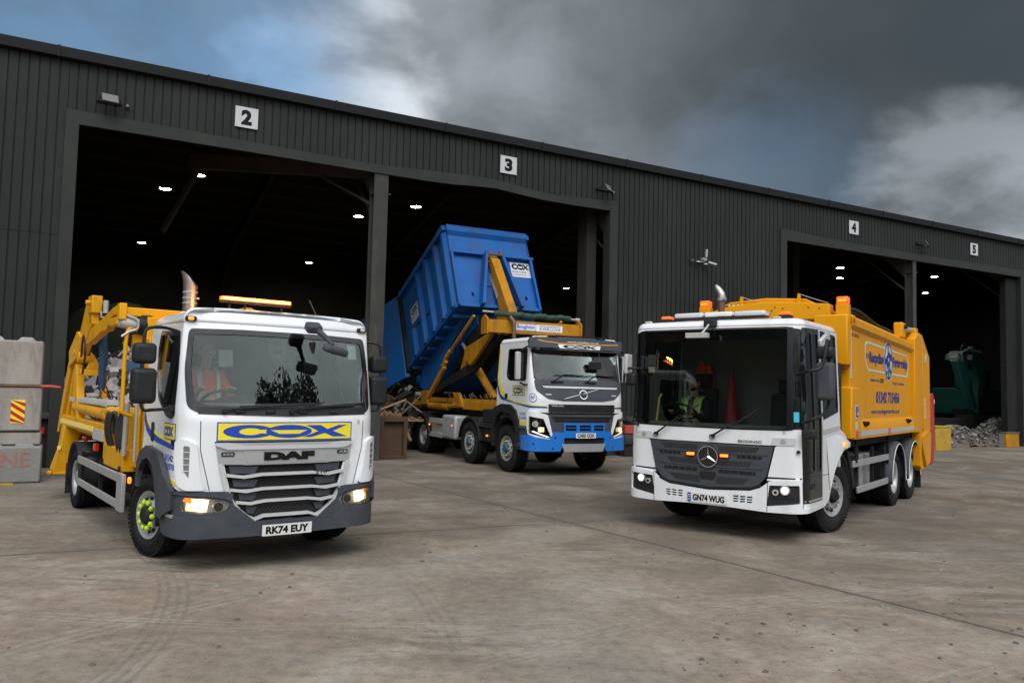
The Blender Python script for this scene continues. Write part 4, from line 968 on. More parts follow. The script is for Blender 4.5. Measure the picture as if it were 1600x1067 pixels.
    def ball(c,r,n=14):
        prof=[(-r[2]*cos(pi*i/n),max(1e-4,sin(pi*i/n))) for i in range(n+1)];m=MB();m.lathe(prof,20,'Z');m.v=[(x*r[0]+c[0],y*r[1]+c[1],z+c[2]) for x,y,z in m.v];return m
    ball((-.005,0,.725),(.098,.076,.118)).build('head',skin,t,smooth=80)
    mb=ball((.098,0,.715),(.020,.014,.026),8); m2=ball((.082,0,.665),(.022,.03,.018),8); mb.add(m2.v,m2.f)
    for s in(1,-1):
        m2=ball((-.005,.078*s,.72),(.022,.012,.032),8); mb.add(m2.v,m2.f)
    mb.build('nose_ears_chin',skin,t,smooth=80)
    mb=MB()
    for s in(1,-1):
        m2=ball((.078,.030*s,.742),(.012,.014,.009),8); mb.add(m2.v,m2.f,0); m2=ball((.087,.030*s,.742),(.006,.006,.006),6); mb.add(m2.v,m2.f,1); mb.box((.086,.031*s,.762),(.014,.036,.007),None,1)
    mb.box((.090,0,.686),(.01,.04,.007),None,2)
    mb.build('eyes_mouth',['eye_white','hair','red_rubber'],t,smooth=60)
    m=ball((-.022,0,.760),(.100,.084,.095),12); m.build('hair','hair',t,smooth=80)
    if beard:
        m=ball((.030,0,.655),(.062,.058,.045),10); m.build('beard','hair',t,smooth=80)
    return t
def steering(par,x,y,z,R=.22,tilt=radians(38)):
    mb=MB();M=Matrix.Translation((x,y,z))@Matrix.Rotation(-tilt,4,'Y'); mb.T=M
    n=40;mm=10;V=[]
    for i in range(n):
        a=2*pi*i/n
        for j in range(mm):
            b=2*pi*j/mm;V.append(((R+.016*cos(b))*cos(a),(R+.016*cos(b))*sin(a),.016*sin(b)))
    mb.add(V,[(i*mm+j,i*mm+(j+1)%mm,((i+1)%n)*mm+(j+1)%mm,((i+1)%n)*mm+j) for i in range(n) for j in range(mm)])
    for a in (0,2.2,4.1): mb.bar((0,0,-.01),(R*cos(a),R*sin(a),0),.035,.012)
    mb.cyl((0,0,-.03),(0,0,.012),.065); mb.cyl((0,0,-.5),(0,0,-.02),.035)
    return mb.build('steering_wheel','black_plastic',par,smooth=50)
def seat(par,x,y,z,w=.48):
    mb=MB(); mb.box((x,y,z),(.5,w,.13)); o=mb.build('seat','seat_cloth',par,bevel=.04,seg=3)
    mb=MB(); mb.box((x-.27,y,z+.36),(.12,w-.02,.66),(0,radians(-8),0)); mb.box((x-.33,y,z+.80),(.10,.28,.2),(0,radians(-8),0)); mb.build('backrest','seat_cloth',o,bevel=.04,seg=3)
    mb=MB(); mb.box((x,y,z-.2),(.35,w-.12,.28)); mb.build('seat_base','black_plastic',o)
def mirror_head(mb,c,d,mi=0): mb.box(c,d,None,mi)
# ================= SKIP LOADER (left) =================
AX,AY,AA=-2.2552,8.3131,-.9236
def AW(x,y,z=0): return (AX+x*cos(AA)-y*sin(AA),AY+x*sin(AA)+y*cos(AA),z)
def skip_loader():
    T=thing('skip_loader_truck','white cab skip loader with yellow lifting gear and a lit amber bar on its roof','truck',(AX,AY,0),AA)
    S=SA; U1=2.40
    ws=rpoly([(-1.03,2.40),(-.5,2.415),(.5,2.415),(1.03,2.40),(1.065,2.0),(1.01,1.62),(.90,1.555),(0,1.53),(-.90,1.555),(-1.01,1.62),(-1.065,2.0)],.07)
    door=[(-2.08,2.475),(-1.155,2.455),(-1.135,1.7),(-1.12,1.30),(-1.10,.84),(-1.44,.90),(-1.55,1.13),(-2.02,1.19),(-2.22,1.23),(-2.14,1.6)]
    swin=rpoly([(-2.05,2.40),(-1.30,2.365),(-1.20,2.0),(-1.185,1.53),(-1.30,1.50),(-1.50,1.52),(-1.86,1.70),(-2.03,1.97),(-2.08,2.2)],.05)
    body=[(-2.47,2.47),(2.47,2.47),(2.42,1.6),(2.32,1.10),(1.98,1.19),(1.55,1.15),(1.36,1.02),(1.20,.80),(.80,.775),(.62,.78),(.58,.80),(-.58,.80),(-.62,.78),(-.80,.775),(-1.07,.80),(-1.20,.86),(-1.36,1.02),(-1.55,1.15),(-1.98,1.19),(-2.32,1.10),(-2.42,1.6)]
    grp=[(-.64,1.06),(-.575,.80),(.575,.80),(.64,1.06)]
    dl=[(a,b) for a,b in door]; dr=mir(door)
    grow=lambda P,k: [(a+(.012 if a>sum(p[0] for p in P)/len(P) else -.012)*k,b+(.012 if b>1.6 else -.012)*k) for a,b in P]
    cab=panel('cab',S,body,'white_paint',T,[ws,grow(dl,.6),grow(dr,.6),[(-.745,1.28),(-.645,1.055),(-.58,.802),(.58,.802),(.645,1.055),(.745,1.28)]],0,.014,.05)
    # dark inner shell that shows in the gaps
    panel('inner_shell',S,[(-2.45,2.46),(2.45,2.46),(2.4,1.6),(2.3,1.12),(1.98,1.2),(1.55,1.17),(1.36,1.04),(1.2,.82),(-1.2,.82),(-1.36,1.04),(-1.55,1.17),(-1.98,1.2),(-2.3,1.12),(-2.4,1.6)],'dark_inside',cab,[ws,swin,mir(swin)],-.03,.01,.09)
    panel('cab_lining',S,[(-2.40,2.4),(2.40,2.4),(2.38,1.6),(2.25,1.2),(-2.25,1.2),(-2.38,1.6)],'cab_trim_pale',cab,[ws,swin,mir(swin)],-.05,.01,.09)
    roof_cap('roof',S,2.469,.13,U1,'white_paint',T,.035)
    rear_wall('cab_rear_wall',S,U1,1.05,2.46,'white_plain',T)
    # doors
    for P,W_,sg in ((door,swin,-1),(mir(door),mir(swin),1)):
        d=panel('door',S,P,'white_paint',T,[W_],0,.02,.05)
        wb=W_; c=(sum(p[0] for p in wb)/len(wb),sum(p[1] for p in wb)/len(wb))
        big=[(c[0]+(a-c[0])*1.03,c[1]+(b-c[1])*1.02) for a,b in wb]; sm=[(c[0]+(a-c[0])*.90,c[1]+(b-c[1])*.925) for a,b in wb]
        panel('window_seal',S,big,'black_gloss',d,[sm],.004,.02,.05)
        panel('window_glass',S,[(c[0]+(a-c[0])*.92,c[1]+(b-c[1])*.94) for a,b in wb],'smoke_glass',d,(),-.012,.005,.12)
        panel('lower_window_cover',S,rpoly([(sg*1.19,1.64),(sg*1.52,1.62),(sg*1.47,1.51),(sg*1.28,1.485),(sg*1.18,1.52)][::sg],.03),'black_gloss',d,(),.006,.008,.06)
        panel('door_handle',S,rr(sg*1.98,1.33,.10,.20,.03),'black_plastic',d,(),.012,.02,.05)
        panel('door_handle_grip',S,rr(sg*1.14,1.265,.07,.055,.02),'black_plastic',d,(),.03,.03,.03)
        if sg<0:
            b=panel('door_decal',S,rr(-1.345,1.365,.40,.165,.004),'blue_ink',d,(),.002,.001,.06)
            panel('decal_field',S,rr(-1.345,1.365,.375,.145,.004),'yellow_ink',b,(),.0035,.001,.06)
            text('decal_letters','COX',S,-1.345,1.365,.32,.10,'blue_ink',b,bold=.055,off=.006,th=.002)
            text('phone_number','01342',S,-1.305,1.105,.27,.062,'blue_ink',d,bold=.01,off=.003,th=.002)
            text('phone_number','715978',S,-1.30,1.02,.31,.062,'blue_ink',d,bold=.01,off=.003,th=.002)
        st=[(-2.37,1.58),(-2.25,1.42),(-2.06,1.33),(-1.75,1.285),(-1.14,1.235),(-1.14,1.19),(-1.8,1.225),(-2.12,1.27),(-2.28,1.33),(-2.40,1.45)]
        yl=[(-2.40,1.66),(-2.28,1.47),(-2.10,1.375),(-1.8,1.315),(-1.14,1.255),(-1.14,1.235),(-1.75,1.285),(-2.06,1.33),(-2.25,1.42),(-2.37,1.58)]
        for Q,mt_,oo in ((st,'blue_ink',.0022),(yl,'yellow_ink',.0022)):
            panel('side_stripe',S,Q if sg<0 else mir(Q),mt_,cab,(),oo,.001,.05)
        lo=[(-2.30,1.15),(-1.84,1.185),(-1.84,1.155),(-2.29,1.125)]
        panel('side_stripe',S,lo if sg<0 else mir(lo),'yellow_ink',cab,(),.0022,.001,.06)
        lo=[(-1.47,.965),(-1.11,.885),(-1.11,.85),(-1.43,.905)]
        panel('side_stripe',S,lo if sg<0 else mir(lo),'yellow_ink',d,(),.0025,.001,.06)
    # windscreen
    inn=rpoly([(-.955,2.345),(-.5,2.36),(.5,2.36),(.955,2.345),(.985,2.0),(.93,1.68),(.82,1.64),(0,1.615),(-.82,1.64),(-.93,1.68),(-.985,2.0)],.05)
    k=panel('windscreen_surround',S,ws,'black_gloss',T,[inn],.004,.02,.05)
    panel('windscreen',S,[(a*1.015,1.99+(b-1.99)*1.02) for a,b in inn],'windscreen',T,(),-.006,.006,.12)
    # things on the glass
    panel('sensor_cover',S,rr(-.08,2.235,.19,.26,.04),'black_plastic',T,[rr(-.08,2.29,.10,.05,.015),rr(-.08,2.20,.11,.05,.015)],-.016,.008,.05)
    panel('paper_sticker',S,rr(.83,2.24,.12,.16,.004),'pale_sticker',T,(),-.016,.001,.1); panel('round_sticker',S,rr(.925,1.79,.085,.13,.004),'cyan_sticker',T,(),-.016,.001,.1)
    panel('paper_sticker',S,rr(-.62,2.11,.14,.17,.004),'cab_trim_pale',T,(),-.02,.001,.1)
    # scuttle and wipers
    mb=MB(); panel('',S,[(-.93,1.62),(.93,1.62),(.90,1.553),(0,1.53),(-.90,1.553)],'',None,(),.010,.012,.06,mb=mb); mb.build('scuttle','black_plastic',T,smooth=40)
    for x0,x1 in ((-.66,.28),(.02,.80)):
        mb=MB(); mb.tube([S(x0,1.585,.03),S(x0+.04,1.60,.045),S((x0+x1)/2,1.635,.04),S(x1,1.655,.035)],.010,8,sub=3); mb.cyl(S(x0,1.58,.0),S(x0,1.58,.05),.022); mb.tube([S(x0+.15,1.628,.03),S(x1+.12,1.675,.028)],.008,6); mb.build('wiper','black_plastic',T)
    mb=MB()
    for k in (-.5,-.2,.15,.5): mb.box(S(k,1.575,.016),(.03,.10,.03))
    mb.build('washer_jets','black_plastic',T,bevel=.006)
    # front seams
    for s in (1,-1):
        mb=MB(); V,T_=tri2d([(s*.885,1.56),(s*.875,1.2),(s*.775,.80),(s*.767,.80),(s*.867,1.2),(s*.877,1.56)][::s],(),.1,False); sheet(mb,S,V,T_,.001,.002); mb.build('panel_gap','dark_inside',cab)
        # air deflector with slots on the corner
        D_=rpoly([(s*.90,1.26),(s*1.02,1.31),(s*1.10,1.29),(s*1.10,1.12),(s*1.06,.86),(s*.98,.81),(s*.82,.81),(s*.87,1.0)][::s],.03)
        dq=panel('corner_deflector',S,D_,'white_paint',T,(),.045,.045,.04)
        mb=MB(); V,T_=tri2d(rpoly([(s*.955,1.235),(s*1.01,1.245),(s*1.0,1.0),(s*.955,.93)][::s],.02),(),.05,False); sheet(mb,S,V,T_,.047,.003); q=mb.build('air_slot','cab_trim_pale',dq)
        mb=MB()
        for v_ in (1.18,1.12,1.06,1.0): mb.bar(S(s*.955,v_,.05),S(s*1.01,v_,.05),.006,.006)
        mb.build('slot_fins','white_plain',dq)
    # name panel sticker
    b=panel('front_decal',S,rr(0,1.378,1.455,.19,.004),'blue_ink',T,(),.003,.002,.07); panel('decal_field',S,rr(0,1.378,1.43,.165,.004),'yellow_ink',b,(),.0045,.001,.07)
    cox('decal_letters',S,0,1.378,1.34,.135,'blue_ink',b,off=.006,th=.001,res=.06)
    panel('small_badge',S,rr(.815,1.47,.03,.045,.002),'strip_grey',T,(),.003,.002,.1)
    # silver nose panel
    nose=panel('nose_panel',S,[(-.735,1.265),(.735,1.265),(.70,1.055),(.48,1.05),(.44,1.045),(-.44,1.045),(-.48,1.05),(-.70,1.055)],'silver',T,(),.012,.03,.05)
    panel('nose_lip',S,rpoly([(-.735,1.268),(-.60,1.268),(-.44,1.235),(.44,1.235),(.60,1.268),(.735,1.268),(.735,1.24),(.62,1.20),(-.62,1.20),(-.735,1.24)],.01),'silver_bar',nose,(),.03,.03,.04)
    panel('nose_recess',S,[(-.48,1.205),(.48,1.205),(.42,1.062),(-.42,1.062)],'silver',nose,(),.016,.004,.06)
    text('maker_letters','DAF',S,.01,1.13,.54,.085,'black_ink',nose,bold=.075,off=.026,th=.012)
    for s in(1,-1): 
        q=panel('side_badge',S,rr(s*.615,1.155,.125,.042,.008),'black_plastic',nose,(),.02,.01,.1); text('badge_letters','XB' if s>0 else 'XB PACCAR',S,s*.615,1.155,.10,.022,'silver_bar',q,bold=0,off=.024,th=.003)
    mb=MB(); V,T_=tri2d([(-.735,1.283),(.735,1.283),(.735,1.266),(-.735,1.266)],(),.1,False); sheet(mb,S,V,T_,-.004,.004); mb.build('nose_gap','dark_inside',nose)
    # grille
    gr=[(-.655,1.06),(-.61,.85),(-.585,.77),(-.54,.68),(-.47,.60),(-.40,.545),(-.31,.50),(.31,.50),(.40,.545),(.47,.60),(.54,.68),(.585,.77),(.61,.85),(.655,1.06)]
    g=panel('grille',S,gr,'mesh_grille',T,(),-.045,.02,.07,uv=True)
    fr=[]
    for s in (1,-1):
        P=[(s*.70,1.058),(s*.645,.84),(s*.615,.75),(s*.57,.665),(s*.505,.59),(s*.42,.525),(s*.33,.482),(s*.31,.508),(s*.40,.552),(s*.475,.612),(s*.535,.685),(s*.575,.765),(s*.605,.85),(s*.66,1.058)]
        panel('grille_frame',S,P[::s],'silver_bar',g,(),.035,.06,.05)
    def bar(L_,t0):
        up=L_;dn=[(a,b-t0) for a,b in reversed(L_)];return up+dn
    for (hw,z0,zm,nm,t0) in ((.625,.968,.942,.31,.029),(.585,.822,.798,.30,.027),(.52,.697,.676,.26,.027),(.335,.549,.549,.27,.030)):
        L_=[(-hw,z0-.004),(-hw*.72,zm-.002),(-nm-.04,zm+.010),(-nm+.04,zm+.020),(nm-.04,zm+.020),(nm+.04,zm+.010),(hw*.72,zm-.002),(hw,z0-.004)]
        if hw<.4: L_=[(-hw,.515),(-.24,.549),(.24,.549),(hw,.515)]
        panel('grille_bar',S,bar(L_,t0),'silver_bar',g,(),.028,.05,.06)
    text('power_number','210',S,.36,.945,.13,.026,'black_ink',g,bold=0,off=.032,th=.003)
    mb=MB()
    for (hw,z0) in ((.60,1.0),(.56,.865),(.50,.735),(.42,.60)):
        for s in (1,-1): V,T_=tri2d([(s*.30,z0+.03),(s*hw,z0+.04),(s*(hw-.02),z0-.035),(s*.34,z0-.045)][::s],(),.1,False); mb=MB(); sheet(mb,S,V,T_,-.01,.03); mb.build('grille_blank','grey_plastic',g)
    # bumper
    BS=Surf(1.08,.0,.075,.31,((0,.02),(.45,.0),(.8,.0)))
    bp=[(-1.50,.74),(-1.30,.80),(-1.0,.80),(-.60,.79),(-.545,.66),(-.33,.485),(.33,.485),(.545,.66),(.60,.79),(1.0,.80),(1.30,.80),(1.50,.74),(1.52,.50),(1.42,.36),(1.0,.335),(.80,.365),(.55,.35),(0,.34),(-.55,.35),(-.80,.365),(-1.0,.335),(-1.42,.36),(-1.52,.50)]
    HL=rpoly([(.57,.655),(.62,.70),(.80,.735),(1.03,.745),(1.05,.66),(1.03,.61),(.85,.585),(.62,.60)],.03)
    bu=panel('bumper',BS,bp,'grey_plastic',T,[HL,mir(HL)],0,.05,.05)
    for s in (1,-1): panel('lamp_brow',BS,[(s*.56,.775),(s*1.45,.79),(s*1.47,.765),(s*1.06,.765),(s*.82,.752),(s*.64,.725),(s*.57,.69)][::-s],'grey_plastic',bu,(),.014,.02,.06)
    panel('bumper_step_line',BS,[(-1.46,.565),(-.64,.555),(-.52,.455),(.52,.455),(.64,.555),(1.46,.565),(1.48,.50),(1.40,.372),(1.0,.345),(-1.0,.345),(-1.40,.372),(-1.48,.50)],'grey_plastic',bu,(),.022,.03,.05)
    for s in (1,-1):
        H=HL if s>0 else mir(HL)
        h=panel('headlight',BS,H,'lens_chrome',T,(),-.035,.02,.05)
        V,T_=tri2d([(s*.78,.715),(s*1.00,.735),(s*1.01,.615),(s*.80,.60)][::s],(),.1,False); mb=MB(); sheet(mb,BS,V,T_,-.022,.01); mb.build('lit_beam','lamp_warm',h)
        mb=MB(); V,T_=tri2d([(s*.95,.737),(s*1.035,.74),(s*1.04,.70),(s*.95,.685)][::s],(),.1,False); sheet(mb,BS,V,T_,-.016,.008); mb.build('indicator','amber_lens',h)
        p=BS(s*.69,.645,-.03); q=BS(s*.69,.645,-.012); mb=MB(); mb.cyl(p,q,.048,.044); mb.cyl(q,BS(s*.69,.645,-.008),.036,.0); mb.build('projector_lens','black_gloss',h)
        p=BS(s*.86,.665,-.018); mb=MB(); mb.cyl(p,BS(s*.86,.665,-.004),.055,.05); mb.build('reflector_bulb','lamp_hot',h); mb=MB(); mb.cyl(BS(s*.69,.645,-.03),BS(s*.69,.645,-.016),.06,.055,n=24); mb.build('lens_ring','chrome',h)
        panel('headlight_cover',BS,H,'lamp_glass',h,(),.001,.003,.05)
        mb=MB(); mb.b2((-.78,s*1.02,.56),(-.60,s*1.13,.60)) if False else None
    panel('tread_plate',BS,[(-1.44,.60),(-1.12,.565),(-1.12,.54),(-1.44,.56)],'alu_rail',bu,(),.03,.02,.1)
    plate(T,'RK74 EUY',BS,-.012,.394,off=.042)
    # wheel arches
    for s in (-1,1):
        A_=Surf(1.105,-.05,.07,.28,((0,0),(1,0)))
        P=[(1.12,.80),(1.22,.92),(1.40,1.05),(1.55,1.15),(2.0,1.185),(2.28,1.10),(2.40,.98),(2.40,.72),(2.30,.72),(2.29,.90),(2.15,1.02),(1.92,1.06),(1.72,1.0),(1.60,.88),(1.52,.70),(1.48,.52),(1.30,.52),(1.12,.62)]
        P=[(s*a,b) for a,b in P][::s]
        a=panel('wheel_arch',A_,P,'grey_plastic',T,(),.035,.05,.05)
        mb=MB()
        c=(-1.30,s*.88,.44)
        V=[]
        for k in range(15):
            t=radians(-5+k*190/14); V+=[(c[0]+.56*cos(t),s*.70,c[2]+.58*sin(t)),(c[0]+.56*cos(t),s*1.10,c[2]+.58*sin(t))]
        mb.add(V,[(2*k,2*k+1,2*k+3,2*k+2) for k in range(14)]); o=mb.build('arch_liner','chassis',a,smooth=60); q=o.modifiers.new('s','SOLIDIFY'); q.thickness=.02
    # wheels
    wheel(T,-1.28,-.93,-1,R=.435,w=.27,rim=.252,steer=radians(14),nut='big',hub='chassis')
    wheel(T,-1.28,.93,1,R=.435,w=.27,rim=.252,steer=radians(14),nut='big',hub='chassis')
    wheel(T,-5.32,-1.0,-1,R=.435,w=.27,rim=.252,kind='rear',dual=True); wheel(T,-5.32,1.0,1,R=.435,w=.27,rim=.252,kind='rear',dual=True)
    # mirrors
    def mirror(s):
        m=MB(); 
        c1=(-.23,s*1.40,2.125); c2=(-.23,s*1.395,1.815)
        m.box(c1,(.14,.21,.20)); o=m.build('mirror','black_plastic',T,bevel=.045,seg=4)
        m=MB(); m.box(c2,(.16,.225,.34)); m.build('main_mirror','black_plastic',o,bevel=.05,seg=4)
        m=MB(); m.tube([(-.42,s*1.04,2.36),(-.30,s*1.20,2.385),(-.22,s*1.36,2.37),(-.20,s*1.41,2.30),(-.20,s*1.42,2.0),(-.20,s*1.41,1.62),(-.25,s*1.30,1.585),(-.42,s*1.06,1.60)],.016,8,sub=3); m.box((-.42,s*1.08,1.60),(.12,.08,.05)); m.build('mirror_arm','black_plastic',o)
        m=MB(); m.box((-.305,s*1.40,2.125),(.012,.18,.165)); m.box((-.315,s*1.395,1.815),(.012,.19,.30)); m.build('mirror_glass','chrome',o)
    mirror(-1)
    k0=len(COL.objects); before=set(COL.objects); mirror(1)
    for o in set(COL.objects)-before:
        if o.name.startswith('mirror') and o.parent==T: o.location=(-.34,-.13,0)
    m=MB(); m.box((-.10,.24,2.47),(.13,.17,.10),(0,.5,0)); o=m.build('kerb_mirror','grey_plastic',T,bevel=.03,seg=3)
    m=MB(); m.tube([(-.09,.26,2.46),(.0,.33,2.38),(.07,.39,2.29)],[.04,.026,.022],10,sub=3); m.build('mirror_arm','grey_plastic',o)
    m=MB(); m.box((.08,.42,2.235),(.13,.27,.085),(radians(-12),.25,0)); m.build('mirror_bowl','grey_plastic',o,bevel=.035,seg=4)
    # roof details
    m=MB(); m.box((-1.30,.03,2.80),(.09,.84,.03)); lb=m.build('light_bar','black_plastic',T,bevel=.01)
    for y in (-.25,.03,.31):
        ld=bpy.data.lights.new('light_bar_glow','POINT'); ld.energy=9; ld.color=(1,.28,.03); ld.shadow_soft_size=.03; lo_=link('light_bar_glow',ld,lb); lo_.location=(-1.24,y,2.90)
    m=MB(); m.box((-1.30,.03,2.832),(.085,.82,.042)); m.build('amber_lens','amber_lit',lb,bevel=.008); m=MB(); m.box((-1.30,.03,2.832),(.099,.79,.020)); m.build('lit_strip','amber_bar_lit',lb)
    m=MB(); 
    for y in (-.28,.34): m.cyl((-1.3,y,2.62),(-1.3,y,2.80),.015)
    m.build('bar_legs','black_plastic',lb)
    m=MB()
    m=MB(); m.cyl((-.9,.62,2.60),(-.9,.62,2.66),.05,.02,n=14); m.tube([(-.9,.62,2.66),(-.97,.55,2.86)],.008,6); m.build('aerial','black_plastic',T)
    m=MB(); m.cyl((-.75,-.28,2.60),(-.75,-.28,2.66),.05,.02,n=14); m.tube([(-.75,-.28,2.66),(-.76,-.285,2.71)],.012,6); m.build('aerial','black_plastic',T)
    m=MB(); m.box(S(-.98,2.50,.03),(.05,.11,.05)); o=m.build('marker_lamp','black_plastic',T,bevel=.015); m=MB(); m.box(S(-.97,2.50,.05),(.03,.06,.035)); m.build('marker_lens','amber_lens',o,bevel=.01)
    m=MB(); m.box(S(.98,2.50,.03),(.05,.11,.05)); o=m.build('marker_lamp','black_plastic',T,bevel=.015); m=MB(); m.box(S(.97,2.50,.05),(.03,.06,.035)); m.build('marker_lens','lens_clear',o,bevel=.01)
    # exhaust
    m=MB(); m.cyl((-2.0,-.53,1.9),(-2.0,-.53,3.02),.078,n=24); e=m.build('exhaust_stack','stainless',T,smooth=50)
    m=MB(); V=[]; n=24
    for z0,zs,yo,r in ((2.98,0,0,.08),(3.04,.5,-.0,.084),(3.13,1.15,-.045,.070)):
        for i in range(n): t=2*pi*i/n; V.append((-2.0+r*cos(t),-.53+yo+r*sin(t),z0-zs*r*sin(t)*.8))
    m.add(V,[(j*n+i,j*n+(i+1)%n,(j+1)*n+(i+1)%n,(j+1)*n+i) for j in range(2) for i in range(n)]); m.build('exhaust_tip','stainless',e,smooth=50)
    m=MB(); 
    for z in (2.80,2.86,2.93): m.cyl((-2.0,-.53,z),(-2.0,-.53,z+.018),.084,n=24)
    m.box((-1.97,-.46,2.87),(.04,.05,.02)); m.build('clamps','alu_rail',e)
    # cab interior
    steering(T,-.50,-.58,1.66,.20)
    m=MB(); m.prism([(-.22,1.58),(-.30,1.66),(-.62,1.62),(-.72,1.40),(-.5,1.1),(-.18,1.3)],-.98,.98,'XZ'); m.build('dashboard','cab_trim_pale',T,bevel=.03,seg=3)
    seat(T,-.98,-.50,1.42); seat(T,-.98,.50,1.42)
    m=MB(); m.box((-.30,.32,2.06),(.03,.20,.12)); m.tube([(-.28,.32,2.33),(-.31,.32,2.12)],.03,8); m.build('inside_mirror','black_plastic',T,bevel=.02)
    m=MB(); m.b2((-1.5,-1.0,1.05),(-.25,1.0,1.10)); m.build('cab_floor','chassis',T)
    m=MB(); m.box((-1.46,0,1.8),(.03,1.9,1.3)); m.build('rear_trim','cab_trim',T)
    # chassis
    m=MB()
    for s in(-1,1): m.b2((-6.7,s*.36-.04,.62),(-.4,s*.36+.04,.86))
    for x in (-2,-3,-4,-4.8,-6,-6.6): m.b2((x-.05,-.36,.66),(x+.05,.36,.82))
    m.cyl((-5.32,-.8,.435),(-5.32,.8,.435),.09); m.cyl((-5.32,-.18,.435),(-5.32,.18,.435),.22,n=20); m.cyl((-1.28,-.8,.42),(-1.28,.8,.42),.07); m.b2((-1.5,-.5,.45),(-.3,.5,.95)); m.cyl((-5.1,0,.45),(-2.0,0,.6),.05)
    m.build('chassis','chassis',T,bevel=.01)
    m=MB(); m.b2((-3.3,-1.0,.50),(-2.2,-.5,1.0)); m.b2((-4.2,-.95,.55),(-3.5,-.5,.95)); m.b2((-3.3,.5,.5),(-2.2,1.0,1.0)); m.cyl((-4.6,-.75,.75),(-3.6,-.75,.75),.14); m.build('tanks','chassis',T,bevel=.05)
    # side guards
    for s in (-1,1):
        m=MB()
        for z0,z1 in ((.70,.80),(.40,.49)): m.b2((-4.78,s*1.20,z0),(-2.14,s*1.165,z1))
        m.b2((-2.14,s*1.205,.385),(-1.86,s*1.16,.81)); o=m.build('side_guard','alu_rail',T,bevel=.008)
        m=MB()
        for x in (-4.7,-3.4,-2.3): m.b2((x-.03,s*1.16,.36),(x+.03,s*1.12,.86)); m.b2((x-.03,s*1.12,.78),(x+.03,s*.4,.84))
        m.build('guard_bracket','chassis',o)
        m=MB(); m.box((-1.84,s*1.13,.745),(.05,.04,.075)); m.build('side_marker','amber_lens',T,bevel=.015)
        m=MB(); V=[]
        c=(-5.32,0,.44)
        for k in range(17):
            t=radians(-10+k*200/16); V+=[(c[0]+.52*cos(t),s*.66,c[2]+.52*sin(t)),(c[0]+.52*cos(t),s*1.17,c[2]+.52*sin(t))]
        m.add(V,[(2*k,2*k+1,2*k+3,2*k+2) for k in range(16)]); o=m.build('rear_mudguard','black_plastic',T,smooth=60); q=o.modifiers.new('s','SOLIDIFY'); q.thickness=.015
        m=MB(); m.b2((-5.93,s*.66,.14),(-5.90,s*1.17,.6)); m.build('mudflap','black_plastic',T)
    # ---- lifting gear ----
    Y='yellow_paint'
    def gear(s):
        y0,y1=(-1.14,-1.03) if s<0 else (1.03,1.14)
        ya,yb=(y0,y1)
        # main arm: pivot low at the back, elbow, telescoping head leaning forward
        m=MB(); 
        m.prism([(-7.25,1.0),(-7.05,1.0),(-6.27,2.02),(-6.22,2.12),(-6.34,2.28),(-6.50,2.12),(-6.98,1.45)],y0,y1,'XZ')
        m.prism([(-6.36,2.32),(-5.72,2.60),(-5.42,2.52),(-5.52,2.22),(-6.28,2.06)],y0-.02,y1+.01,'XZ')
        m.prism([(-5.72,2.5),(-5.24,2.97),(-4.95,3.0),(-4.74,2.80),(-4.78,2.64),(-5.38,2.24)],y0+.01,y1,'XZ')
        arm=m.build('lift_arm',Y,T,bevel=.012)
        m=MB(); m.b2((-4.95,y0-.01,2.82),(-4.66,y1+.02,3.07)); m.b2((-4.92,y0+.01,2.66),(-4.72,y1,2.84)); m.cyl((-4.78,y0-.07,2.97),(-4.78,y1+.12,2.97),.035); m.build('arm_head',Y,arm,bevel=.012)
        m=MB(); m.cyl((-5.45,y0-.03,2.2),(-5.45,y1+.05,2.2),.08); m.build('pivot_pin',Y,arm); m=MB(); m.cyl((-5.85,y0-.03,2.28),(-5.85,y1+.03,2.28),.05); m.build('pivot_pin',Y,arm)
        m=MB(); m.tube([(-5.15,y0-.03,2.2),(-4.85,y0-.06,2.5),(-4.7,y0-.05,2.25),(-4.9,y0-.04,1.95)],.014,6,sub=5); m.tube([(-5.35,y1,2.9),(-5.25,y1,2.5),(-5.4,y1,2.2)],.012,6,sub=4); m.build('arm_hose','hose',arm)
        # stay between arm and bed
        m=MB(); m.prism([(-6.66,1.25),(-6.52,1.25),(-6.0,2.12),(-6.10,2.18)],y0+.03,y1-.02,'XZ'); m.prism([(-6.1,1.22),(-5.98,1.22),(-5.88,2.12),(-5.98,2.15)],y0+.02,y1-.02,'XZ'); m.prism([(-5.52,1.16),(-5.38,1.16),(-5.72,2.10),(-5.88,2.10)],y0,y1,'XZ')
        m.build('upright_frame',Y,T,bevel=.01)
        m=MB(); yi=y1+.24*(1 if s<0 else -1) if s<0 else y0-.24; m.b2((-5.48,min(y0,yi),1.93),(-5.38,max(y1,yi),2.02)); m.b2((-5.47,yi-.035,1.55),(-5.39,yi+.035,1.93)); m.prism([(min(y0,yi)+.08,2.02),(max(y1,yi)-.05,2.02),((y0+yi)/2,2.26)],-5.46,-5.40,'YZ'); m.build('bracket_frame',Y,T,bevel=.01)
        # folded sheeting arm link
        m=MB(); m.prism([(-5.32,2.55),(-4.0,2.70),(-3.32,2.80),(-3.05,2.82),(-2.94,2.70),(-3.35,2.70),(-3.72,2.52),(-4.02,2.52),(-4.65,2.42),(-5.0,2.38),(-5.3,2.40)],y0+.02,y0+.12,'XZ'); m.b2((-3.42,y0,2.56),(-2.95,y0+.15,2.66)); m.build('sheet_arm',Y,T,bevel=.012)
        # bed rail
        m=MB(); m.b2((-6.95,y0,1.13),(-3.36,y0+.14,1.30)); o=m.build('bed_rail',Y,T,bevel=.01)
        m=MB(); m.b2((-6.85,y0-.012 if s<0 else y1,1.17),(-4.1,y0+.002 if s<0 else y1+.012,1.235)); m.build('reflective_strip','reflective',o)
